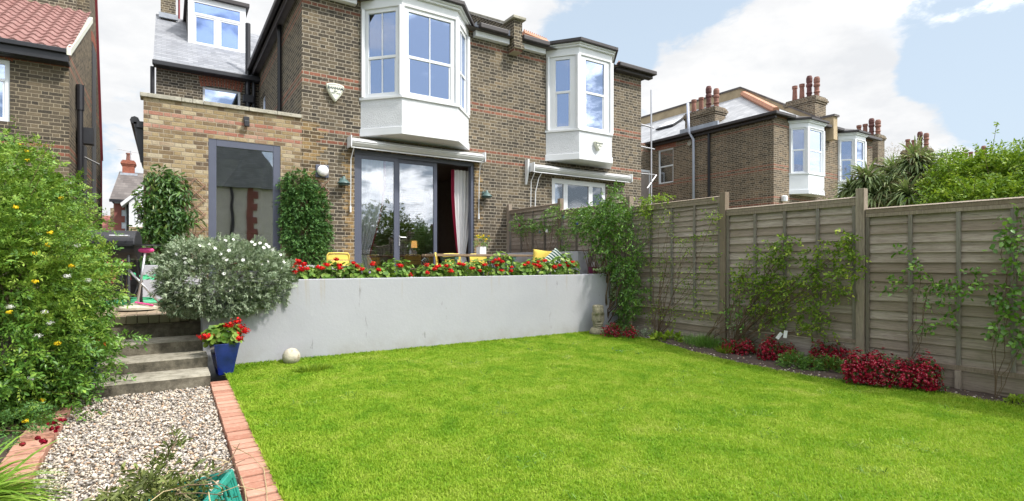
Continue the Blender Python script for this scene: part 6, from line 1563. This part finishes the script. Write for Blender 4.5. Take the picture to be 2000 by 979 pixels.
# ---------------------------------------------------------------- climbers along the fence
def fclimb(name,lab,base,blobs,n,L,W,mat,X=7.02,nl=6,tl=.12,tmpl=LEAF,tf=LEAFF,stems=12,cat='climber',droop=.3,stemmat='stem',r0=.0055,lo=.15,ext=()):
    q=G(*base) if isinstance(base,tuple) else base
    o=Vector((min(q.x,X),q.y,gz(q.y))); t=thing(name,lab,cat,o)
    BB=[]
    for b in blobs:
        px,py,rx,rz=b[:4]; xx=b[4] if len(b)>4 else X; p=U(px,py,X=xx); d=FX*p.x+FY*p.y; k=d/F
        # along the fence one pixel spans more metres in y
        BB.append((p.x-o.x,p.y-o.y,p.z-o.z,(b[5] if len(b)>5 else .065),rx*k*1.15,rz*k))
    P,D=blob_pts(BB,n,lo,1.05,lump=.25); m=len(P)
    P[:,0]=np.minimum(P[:,0],FXX-.05-o.x)
    dd=D*.5+rng.normal(size=(m,3))*.7; dd[:,0]-=.25
    mesh_np('foliage',sprays(P,dd,tl,nl,L,W,tmpl,droop=droop,jit=.45),tf,mat,t)
    mb=MB(); branches(mb,(0,0,0),[tuple(P[i]) for i in rng.integers(0,m,stems)],r0,.0025,.09,5,7)
    for e in ext:
        pts=[U(a,b,X=X)-o for a,b in e]; mb.tube(pts,.003,4,.002)
    mb.build('stem',M[stemmat],t); return t,o
fclimb('corner_climber','big glossy climber in the corner where the wall meets the fence',Vector((6.95,7.45,0)),
  [(1195,410,36,30,6.75,.25),(1165,440,40,34,6.7,.28),(1210,440,36,34,6.8,.25),(1150,425,24,22,6.7,.2),(1185,480,40,30,6.75,.25),(1215,520,42,30,6.85,.2),(1232,575,32,42,6.9,.14),(1218,625,20,34,6.95,.10),(1203,382,12,22,6.75,.1),(1240,500,22,24,6.9,.12),(1130,450,18,14,6.7,.15)],1250,.055,.026,M['climb'],X=6.85,nl=7,stems=26,r0=.016)
fclimb('fence_climber','sparse twiggy climber on the fence panel nearest the corner climber',(1330,655),
  [(1265,440,14,40),(1300,430,30,26),(1345,470,34,26),(1290,520,34,40),(1350,560,30,40),(1390,430,16,40),(1320,610,36,22),(1270,600,16,40),(1375,610,22,20),(1390,520,12,50)],330,.042,.024,M['rose'],stems=22,nl=4,tl=.12,stemmat='stem',lo=.0)
fclimb('fence_climber','yellow-green vine tips over the fence top beside the corner climber',(1262,640),
  [(1268,392,24,8),(1258,410,12,14),(1300,386,14,5)],110,.045,.028,M['lime'],stems=8,nl=4,tl=.1,stemmat='stem_green')
fclimb('rose_climber','leafy fan-trained rose on the middle fence panel with white tags',(1525,672),
  [(1480,500,26,26),(1520,500,30,34),(1500,560,40,36),(1545,560,38,36),(1590,530,40,28),(1620,560,36,34),(1560,610,50,30),(1490,610,34,28),(1460,560,20,30),(1660,520,22,46),(1600,490,40,14),(1655,470,14,36),(1590,640,26,16),(1440,540,12,12),(1535,470,18,14)],600,.050,.030,M['rose'],stems=44,nl=6,tl=.13,stemmat='stem',lo=.0)
fclimb('rose_climber','thin scattered rose shoots on the lower half of the middle post',(1432,668),
  [(1436,560,8,60),(1450,610,16,26),(1425,610,8,30)],60,.045,.028,M['climb'],stems=10,nl=4)
fclimb('fence_climber','few dark trailing shoots on the right-hand fence panel',(1840,735),
  [(1790,520,12,10),(1825,560,22,26),(1845,600,16,34),(1905,545,22,18),(1880,560,12,14),(1740,555,28,8),(1815,640,10,14),(1760,490,10,6)],130,.055,.035,M['climb'],stems=4,nl=3,tl=.09,lo=.0,stemmat='stem',r0=.0035)
fclimb('fence_climber','leafy shoots at the right edge of the fence',(1985,765),
  [(1975,450,12,40),(1980,520,14,30),(1960,570,22,22),(1985,600,20,30),(1950,640,22,20),(1990,660,14,30),(1960,480,14,20)],150,.06,.042,M['climb'],stems=5,nl=3,tl=.1,lo=.0,r0=.0035)
t,o=fclimb('espalier','trained shrub strung along the terrace part of the fence',Vector((7.0,9.6,TZ)),
  [(1010,436,20,12),(1045,436,26,10),(1085,415,26,12),(1120,420,18,14),(1062,445,30,7),(1100,455,24,7),(1020,450,22,8),(1105,490,10,16)],420,.045,.022,M['climb'],X=6.98,nl=6,stems=22)
mb=MB(); cols=[]
lt=thing('string_lights','string of small coloured bulbs along the terrace fence','string lights',(6.9,9.5,2.2)); lo_=Vector((6.9,9.5,2.2))
pts=[(1000,430),(1016,436),(1054,432),(1101,424),(1130,434),(1180,432)]; mb.tube([U(a,b-3,X=6.9)-lo_ for a,b in pts],.006,5); mb.build('wire',M['black'],lt)
for (a,b),m_ in zip(((1014,441),(1054,454),(1068,452),(1101,426),(1127,438),(1160,431)),('plum','lamp_green','ceramic','lamp_green','blue_glaze','ceramic')):
    p=U(a,b,X=6.9)-lo_; mb=MB(); mb.lathe([(.008,.05),(.012,.035),(.03,.0),(.022,-.022),(.004,-.03)],tuple(p),10); mb.build('bulb',M[m_],lt,smooth=True)
# white tags on the rose
for (a,b,rz,lab) in ((1522,656,35,'white plant tag hanging left on the rose stem'),(1534,653,8,'smaller white plant tag with pink foot hanging right on the rose stem')):
    p=U(a,b,X=6.98); mb=MB(); mb.box(-.022,-.0015,-.05,.022,.0015,.05); mb.box(-.014,-.004,.02,.014,-.002,.035); o_=mb.build('plant_tag',M['tagpaper'],None); o_.location=p; o_.rotation_euler=(0,R(rz),R(-50)); tag(o_,lab,'plant tag')
# ---------------------------------------------------------------- bed plants
def clump(name,lab,cat,px,py,rx,rz,nleaf,mat,L,W,fn=0,fm=None,ry=.2,group=None,tm=DIAM,tf=DIAMF,nl=6,tl=.07,fr=.016,fs=.02,pn=12,h=None):
    if fn: fs=.019; fn=int(fn*.95); nleaf=int(nleaf*1.5)
    q=G(px,py); d=FX*q.x+FY*q.y; k=d/F; a=rx*k; hh=rz*k*1.5 if h is None else h
    t=thing(name,lab,cat,(q.x,q.y,gz(q.y)),group=group)
    # long axis follows the bed
    BB=[]
    nb=max(2,int(a/.12))
    for i in range(nb):
        s=-1+2*(i+.5)/nb; BB.append((s*a*.42*.9+random.uniform(-.04,.04), -s*a*.75, hh*.32, random.uniform(.09,.15),random.uniform(.10,.16),hh*random.uniform(.40,.85)))
    P,D=blob_pts(BB,nleaf,.3,1.0,zmin=0,lump=.2); D=D+[0,0,.5]
    mesh_np('foliage',sprays(P,D,tl,nl,L,W,tm,droop=.2),tf,mat,t)
    if fn:
        P,D=blob_pts(BB,fn,.84,1.14,zmin=hh*.12,lump=.30,fr=6)
        # star flowers: five petals
        N=len(P); ang=np.tile(np.arange(5)*2*math.pi/5,N); N3=np.repeat(nrm(D+rng.normal(size=(N,3))*.35+[0,-.2,.3]),5,0); A1=nrm(np.cross(N3,rdir(1))); A2=np.cross(N3,A1)
        mesh_np('flower',leafset(np.repeat(P,5,0),A1*np.cos(ang)[:,None]+A2*np.sin(ang)[:,None],N3,fs,fs*.85,DIAM),DIAMF,fm,t)
        mesh_np('flower_eye',leafset(P+D*.004,rdir(N),D+[0,-.3,.3],.005,.005,DIAM),DIAMF,M['whitef'],t)
    return t
g_='crimson flowering clumps along the bed'
clump('crimson_clump','crimson clump beside the stone head','flowering plant',1215,660,36,20,140,M['thuja'],.03,.009,420,M['crimson'],group=g_,h=.22)
clump('crimson_clump','small airy crimson clump near the middle fence post','flowering plant',1443,694,36,26,160,M['thuja'],.03,.009,480,M['crimson'],group=g_,h=.25)
clump('crimson_clump','compact round crimson clump under the rose tags','flowering plant',1520,708,36,32,170,M['thuja'],.03,.009,900,M['crimson'],group=g_,h=.30)
clump('crimson_clump','crimson clump just before the thick fence post','flowering plant',1640,726,56,34,240,M['thuja'],.03,.009,1100,M['crimson'],group=g_,h=.30)
clump('crimson_clump','largest crimson mass at the right end of the bed planting','flowering plant',1738,757,86,38,420,M['thuja'],.03,.009,2300,M['crimson'],group=g_,h=.30)
clump('green_clump','broad-leaved pale green rosette plant near the stone head','plant',1305,668,30,20,36,M['lime'],.10,.045,tm=LEAF,tf=LEAFF,nl=4,tl=.04,h=.12)
clump('green_clump','dark small-leaved mound between two crimson clumps','plant',1585,726,56,26,620,M['climb'],.026,.014,nl=7,h=.20)
clump('green_clump','grey-green wispy plant beside the first crimson clump','plant',1258,660,20,12,120,M['silver'],.03,.008,h=.12)
q=G(1378,680); t=thing('lavender_plant','fine-leaved upright green lavender in the bed','plant',(q.x,q.y,gz(q.y)))
n=900; P=rng.normal(size=(n,3))*[.10,.17,0]; P[:,2]=.0; D=P*1.6+rng.normal(size=(n,3))*.25; D[:,2]=1; V,Fs=straps(P,D,rng.uniform(.12,.26,n),.005,5,.5); mesh_np('foliage',V,Fs,M['climb'],t)
t=tuft_plant('lavender_plant','shorter wispy lavender right of the taller one',*(lambda q:(q.x,q.y))(G(1420,692)),.14,500,.16,cat='plant')
q=G(1985,796); t=thing('green_clump','small primrose plant at the bed end','plant',(q.x+.1,q.y,gz(q.y)))
P,D=blob_pts([(0,0,.02,.07,.07,.05)],22,.2,1,zmin=0); D[:,2]+=.7; mesh_np('foliage',sprays(P,D,.03,3,.06,.03,LEAF),LEAFF,M['lime'],t)
# bits lying on the lawn and stones in the bed
t=thing('fallen_leaves','few dark wilted leaves lying on the lawn near the bed','leaves',tuple(G(1210,684)))
q0=G(1210,684); C=np.array([list(G(a,b,.03)-q0) for a,b in ((1200,683),(1206,685),(1212,686),(1216,687),(1240,688),(1244,690),(1038,682),(1030,681))]); C=np.repeat(C,2,0)+rng.normal(size=(16,3))*[.02,.02,.003]
mesh_np('leaf',leafset(C,rdir(16)*[1,1,.2],np.tile([0,0,1.],(16,1))+rng.normal(size=(16,3))*.3,.05,.022,LEAF),LEAFF,M['thuja'],t)
n=300; y=rng.uniform(.5,7.0,n); x=np.array([bedx(v) for v in y])+.03+rng.random(n)**1.3*.5; x=np.minimum(x,7.08); s=rng.uniform(.004,.014,n)
V=IV[None]*(1+rng.normal(size=(n,12,1))*.2)*np.stack([s*1.2,s,s*.6],1)[:,None,:]+np.stack([x,y,[gz(v)+.03 for v in y]],1)[:,None,:]
tag(mesh_np('bed_stones',V,IF,M['pebble']),'small stones scattered over the bare soil of the bed','stones',kind='stuff')
# ---------------------------------------------------------------- beyond the fence
o=Vector((13.0,5.4,0)); t=thing('cordyline_tree','spiky sword-leaved tree with several heads behind the fence','palm-like tree',o)
heads=[(1695,352,.8),(1745,338,.85),(1788,318,.85),(1800,352,.95),(1730,376,.85),(1775,384,.8),(1680,380,.65),(1822,345,.8),(1838,370,.8),(1660,372,.65),(1705,388,.8)]
VV=[];FF=None; mb=MB()
for i,(a,b,s) in enumerate(heads):
    X=13.0+random.uniform(-.7,.7); c=U(a,b,X=X)-o; n=230
    d=rdir(n); d[:,2]=np.abs(d[:,2])*1.1-.25; P=np.tile(np.array(list(c)),(n,1))+d*.04
    V,FF=straps(P,d,rng.uniform(.34,.70,n)*s,.042,7,rng.uniform(.6,2.2,n)); VV.append(V)
    root=Vector((random.choice([-.25,.2,.5]),random.choice([-.1,.3]),0)); mb.tube([root,root+Vector((0,0,1.5)),Vector((c.x*.6+root.x*.4,c.y*.6+root.y*.4,1.2+c.z*.4)),c],.09,7,.045)
mb.build('trunk',M['trunk'],t,smooth=True); mesh_np('crown',np.concatenate(VV),FF,M['cord'],t)
BB=[]
for a,b,rr,rz_ in ((1795,362,30,20),(1660,345,18,14),(1770,300,24,12),(1740,390,26,14),(1830,385,24,16),(1625,385,20,16),(1700,330,16,12),(1840,310,12,12)):
    BB.append(B_(a,b,X=12.6,rx=rr,rz=rz_,ry=rr*.014,o=o))
P,D=blob_pts(BB,520,.2,1.05,lump=.2); n=len(P); mesh_np('flower_spray',sprays(P,D+rng.normal(size=(n,3))*.4,.22,8,.06,.008,DIAM,droop=.3),DIAMF,M['cord_dead'],t)
def tree(name,lab,base,blobs,mat,n,L,W,nl=7,tl=.2,group=None,trunk=.12,cat='tree',limbs=10,wand=0):
    base=Vector(base); t=thing(name,lab,cat,base,group=group)
    BB=[(b[0]-base.x,b[1]-base.y,b[2]-base.z,*b[3:]) for b in blobs]
    P,D=blob_pts(BB,n,.35,1.08,lump=.28,fr=5); m=len(P); D=D+rng.normal(size=(m,3))*.5
    mesh_np('crown',sprays(P,D,tl,nl,L,W,DIAM,droop=.3),DIAMF,mat,t)
    mb=MB(); top=Vector((sum(b[0] for b in BB)/len(BB),sum(b[1] for b in BB)/len(BB),sum(b[2] for b in BB)/len(BB)))
    mb.tube([(0,0,-.2),(top.x*.3,top.y*.3,top.z*.35),tuple(top)],trunk,9,trunk*.35)
    for _ in range(limbs):
        b=random.choice(BB); q=Vector(b[:3])+Vector(random.uniform(-.7,.7)*b[3+i] for i in range(3)); s=Vector((top.x*.3,top.y*.3,top.z*.35)).lerp(top,random.random()); mb.tube([s,s.lerp(q,.5)+Vector((0,0,.1)),q],trunk*.35,6,trunk*.08)
    mb.build('trunk',M['trunk'],t,smooth=True)
    if wand:
        mb=MB(); WP=[]
        Pw,Dw=blob_pts(BB,wand,.98,1.05)
        for p,d in zip(Pw,nrm(Dw+[0,0,.9])):
            l=random.uniform(.2,.7); mb.tube([p-d*.2,p+d*l],.006,4,.002)
            for j in range(7): WP.append(p+d*l*j/6)
        mb.build('twig',M['stem'],t); WP=np.array(WP); mesh_np('twig_foliage',sprays(WP,rng.normal(size=WP.shape)+[0,0,.4],.08,4,L*.9,W*.9),DIAMF,mat,t)
    return t
RB=[B_(1880,360,X=12.5,rx=40,rz=42,ry=.5),B_(1920,350,X=12.8,rx=48,rz=44,ry=.6),B_(1975,345,X=13,rx=50,rz=48,ry=.6),B_(1900,395,X=12,rx=60,rz=30,ry=.5),B_(1960,395,X=12,rx=60,rz=40,ry=.6),B_(2030,350,X=12.6,rx=50,rz=60,ry=.6),B_(1865,385,X=12.2,rx=34,rz=34,ry=.4),B_(1850,325,X=13.4,rx=22,rz=18,ry=.3)]
tree('leafy_bush','bright green arching bush at the right beyond the fence',(12.6,3.2,0),RB,M['bushr'],4600,.075,.036,tl=.24,cat='bush',wand=26)
tree('leafy_bush','low dark bush behind the spiky tree foot',(13.6,5.4,0),[B_(1690,400,X=14.6,rx=60,rz=16,ry=.8),B_(1800,400,X=14.2,rx=60,rz=16,ry=.8)],M['tree'],1100,.07,.035,cat='bush')
# the gabled house the garden door mirrors
t=thing('white_house','pale gabled house mirrored in the glazed garden door','house',(2.2,-8,0))
mb=MB(); mb.extr([(-2.9,0,-.1),(2.9,0,-.1),(2.9,0,5.3),(-2.9,0,5.3)],(0,-7,0)); mb.build('wall',M['beige'],t)
mb=MB(); mb.extr([(-3.2,.25,5.2),(3.2,.25,5.2),(1.9,.25,7.2),(.2,.25,9.6),(-1.9,.25,7.2)],(0,-7.5,0)); mb.build('roof',M['slate'],t)
mb=MB()
for i in range(17): mb.box(1.3,.003,-.1+i*.32,1.3+(.5 if i%2 else .3),.05,.22+i*.32)
mb.build('quoins',M['quoin'],t); mb=MB(); mb.tube([(.6,.1,0),(.6,.1,5.3)],.08,8); mb.build('downpipe',M['black'],t)
# ---------------------------------------------------------------- trees the glass doors mirror, behind the camera
for i,(x,y,h,w_) in enumerate(((7.6,-13,3.9,2.0),(12.0,-12,5.5,2.0),(16.6,-12,3.6,1.6),(20.4,-11.5,5.9,2.4),(25.0,-12,4.2,2.4),(30,-13,5.0,3))):
    bl=[(x,y,h*.62,w_,w_,h*.30),(x-w_*.5,y,h*.42,w_*.8,w_*.8,h*.3),(x+w_*.5,y+.4,h*.5,w_*.8,w_*.8,h*.28),(x,y,h*.25,w_*1.1,w_,h*.25),(x-1.2,y+.5,1.5,w_*1.2,1.4,2.0),(x+1.6,y+.5,1.6,w_*1.3,1.4,2.1)]
    tree('garden_tree',['leafy tree mirrored in the left pane of the sliding doors','taller tree mirrored dark behind the left glass door','low tree mirrored between the two glass doors','tall tree mirrored in the right glass door','far tree mirrored beside the open door','farthest tree of the mirrored row'][i],(x,y,0),bl,M['tree'],3600,.18,.11,tl=.4,trunk=.2,group='trees mirrored in the doors')
# ---------------------------------------------------------------- sun, sky, camera
EL,AZ=R(50),R(33)            # sun behind the camera, to the right
sd_=Vector((math.sin(AZ)*math.cos(EL),-math.cos(AZ)*math.cos(EL),math.sin(EL)))
su=bpy.data.lights.new('sun','SUN'); su.energy=2.25; su.angle=R(4.0); su.color=(1,.95,.87)
so=bpy.data.objects.new('sun',su); COL.objects.link(so); so.rotation_euler=sd_.to_track_quat('Z','Y').to_euler(); so.location=(0,-5,20)
wd_=bpy.data.worlds.new('World'); scene.world=wd_; wd_.use_nodes=True; nt=wd_.node_tree; nt.nodes.clear()
W_=NT.__new__(NT); W_.t=nt; W_.mat=None
out=nt.nodes.new('ShaderNodeOutputWorld'); bg=nt.nodes.new('ShaderNodeBackground')
sky=nt.nodes.new('ShaderNodeTexSky'); sky.sky_type='NISHITA'; sky.sun_disc=False; sky.sun_elevation=EL; sky.sun_rotation=math.atan2(sd_.x,sd_.y); sky.altitude=50; sky.air_density=1.0; sky.dust_density=1.5; sky.ozone_density=1.5
tc=nt.nodes.new('ShaderNodeTexCoord'); dirv=tc.outputs['Generated']
sp=nt.nodes.new('ShaderNodeSeparateXYZ'); nt.links.new(dirv,sp.inputs[0])
# project the direction on a cloud layer
zz=W_.math('MAXIMUM',sp.outputs[2],.02); den=W_.math('ADD',zz,.28)
cv=nt.nodes.new('ShaderNodeCombineXYZ'); nt.links.new(W_.math('DIVIDE',sp.outputs[0],den),cv.inputs[0]); nt.links.new(W_.math('DIVIDE',sp.outputs[1],den),cv.inputs[1]); nt.links.new(W_.math('MULTIPLY',sp.outputs[2],1.6),cv.inputs[2])
n1=W_.noise(cv.outputs[0],2.3,12,.62,.3); n2=W_.noise(cv.outputs[0],9,8,.66,.4)
base=W_.math('ADD',W_.math('MULTIPLY_ADD',W_.math('SUBTRACT',n1,.5),1.5,.5),W_.math('MULTIPLY',W_.math('SUBTRACT',n2,.5),.55))
def gap(px,py,rad,amt):
    k=(px-1000)/F; v=Vector((FY*k+FX,FY-FX*k,(511-py)/F)).normalized()
    vm=nt.nodes.new('ShaderNodeVectorMath'); vm.operation='DOT_PRODUCT'
    nr=nt.nodes.new('ShaderNodeVectorMath'); nr.operation='NORMALIZE'; nt.links.new(dirv,nr.inputs[0]); nt.links.new(nr.outputs[0],vm.inputs[0]); vm.inputs[1].default_value=v
    g=nt.nodes.new('ShaderNodeMapRange'); g.interpolation_type='SMOOTHSTEP'; nt.links.new(vm.outputs['Value'],g.inputs[0]); g.inputs[1].default_value=math.cos(rad*1.5); g.inputs[2].default_value=math.cos(rad*.5); g.inputs[3].default_value=0; g.inputs[4].default_value=amt
    return g.outputs[0]
acc=None
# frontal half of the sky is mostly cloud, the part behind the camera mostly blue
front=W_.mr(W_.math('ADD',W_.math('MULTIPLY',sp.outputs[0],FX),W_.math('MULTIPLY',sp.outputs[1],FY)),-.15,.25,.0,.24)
acc=W_.math('ADD',front,W_.mr(sp.outputs[2],.55,.85,0,.2))  # extra overhead cloud, out of view, added for fill light
for g in ((1170,40,.10,-.38),(1110,110,.06,-.3),(1300,0,.09,-.36),(1420,-30,.09,-.35),(1220,110,.04,-.3),(1960,40,.11,-.40),(1930,150,.07,-.30),(1990,190,.06,-.30),(1760,130,.05,-.30),(1270,235,.03,-.2),(1830,130,.04,-.2),(1750,250,.10,.2),(1600,200,.1,.2),(1900,250,.08,.15),(1640,90,.06,.1),(1480,150,.1,.2),(1500,20,.03,.15),(1560,40,.05,.2),(1690,60,.08,.2),(1400,140,.12,.25),(1020,40,.07,.2),(230,290,.05,-.22),(1900,290,.05,-.16)):
    acc=W_.math('ADD',acc,gap(*g))
dens=W_.math('ADD',base,acc)
mask=W_.mr(dens,.42,.68,0,1,True)
shade=W_.mr(W_.noise(cv.outputs[0],3.2,5,.55),.35,.7,.86,1.03)
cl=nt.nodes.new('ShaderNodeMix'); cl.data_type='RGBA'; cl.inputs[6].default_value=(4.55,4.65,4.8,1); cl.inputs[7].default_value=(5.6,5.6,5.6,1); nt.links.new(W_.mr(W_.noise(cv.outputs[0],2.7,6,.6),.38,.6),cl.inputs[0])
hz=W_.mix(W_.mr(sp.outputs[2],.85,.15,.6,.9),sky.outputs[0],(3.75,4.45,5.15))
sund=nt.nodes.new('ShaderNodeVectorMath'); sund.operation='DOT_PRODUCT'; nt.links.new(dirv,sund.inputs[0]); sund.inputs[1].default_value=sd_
glow=W_.mr(sund.outputs['Value'],.35,.85,1.0,4.0)           # unseen clouds around the sun boosted to add fill light
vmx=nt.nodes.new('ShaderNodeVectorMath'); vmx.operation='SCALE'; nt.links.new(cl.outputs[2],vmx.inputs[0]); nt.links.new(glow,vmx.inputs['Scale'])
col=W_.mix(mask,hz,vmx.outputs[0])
# below the horizon: dull ground light
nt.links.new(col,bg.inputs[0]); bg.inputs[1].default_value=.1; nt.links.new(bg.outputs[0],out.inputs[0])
cam=bpy.data.cameras.new('camera'); co=bpy.data.objects.new('camera',cam); COL.objects.link(co); co.location=(0,0,EYE); co.rotation_euler=(R(90),0,-math.atan2(FX,FY))
cam.sensor_width=36; cam.lens=F/2000*36; cam.shift_y=21.5/2000; cam.clip_end=1500; cam.clip_start=.05; scene.camera=co
vs=scene.view_settings; vs.view_transform='Standard'; vs.look='None'; vs.exposure=0.9; vs.gamma=1; vs.use_curve_mapping=False
scene.render.engine='CYCLES'; scene.cycles.max_bounces=8; scene.cycles.transparent_max_bounces=12
scene.render.resolution_x=1024; scene.render.resolution_y=501
# ---------------------------------------------------------------- separate pieces of a part become parts of their own
def split_parts(skip, gap=.035, cap=14):
    for o in list(bpy.data.objects):
        if o.type!='MESH' or o.parent is None: continue
        nm=o.name.split('.')[0]
        if nm in skip or len(o.data.polygons)>2500: continue
        me=o.data; n=len(me.vertices)
        par=list(range(n))
        def find(a):
            while par[a]!=a: par[a]=par[par[a]]; a=par[a]
            return a
        for p in me.polygons:
            vs=p.vertices; r=find(vs[0])
            for v in vs[1:]: par[find(v)]=r
        isl={}
        for v in range(n): isl.setdefault(find(v),[]).append(v)
        if len(isl)<2: continue
        keys=list(isl); bb=[]
        for k in keys:
            c=np.array([me.vertices[v].co[:] for v in isl[k]]); bb.append((c.min(0),c.max(0)))
        g=list(range(len(keys)))
        def fg(a):
            while g[a]!=a: a=g[a]
            return a
        for i in range(len(keys)):
            for j in range(i+1,len(keys)):
                if np.all(bb[i][0]-gap<=bb[j][1]) and np.all(bb[j][0]-gap<=bb[i][1]): g[fg(j)]=fg(i)
        groups={}
        for i,k in enumerate(keys): groups.setdefault(fg(i),[]).append(k)
        if not 2<=len(groups)<=cap: continue
        owner={}
        for gi,(gk,ks) in enumerate(groups.items()):
            for k in ks:
                for v in isl[k]: owner[v]=gi
        import bmesh
        for gi in range(1,len(groups)):
            c=o.copy(); c.data=me.copy(); COL.objects.link(c)
            bm=bmesh.new(); bm.from_mesh(c.data); bm.verts.ensure_lookup_table()
            bmesh.ops.delete(bm,geom=[v for v in bm.verts if owner[v.index]!=gi],context='VERTS'); bm.to_mesh(c.data); bm.free()
        bm=bmesh.new(); bm.from_mesh(me); bm.verts.ensure_lookup_table()
        bmesh.ops.delete(bm,geom=[v for v in bm.verts if owner[v.index]!=0],context='VERTS'); bm.to_mesh(me); bm.free()
SKIP={'foliage','flower','stem','crown','leaf','wall','lettering','roof','room_wall','pale_twigs','dark_twigs','coping','quoins','picture_wall','window_arch','side_arch','slat','boards','shell','brick_nosing','edging_bricks','twig','trunk','transom','ornament','trailing_stem','upright_sprig','room_behind','fence_panel'}
split_parts(SKIP)
for o in list(bpy.data.objects):
    if o.type=='MESH' and len(o.data.polygons)==0: bpy.data.objects.remove(o)
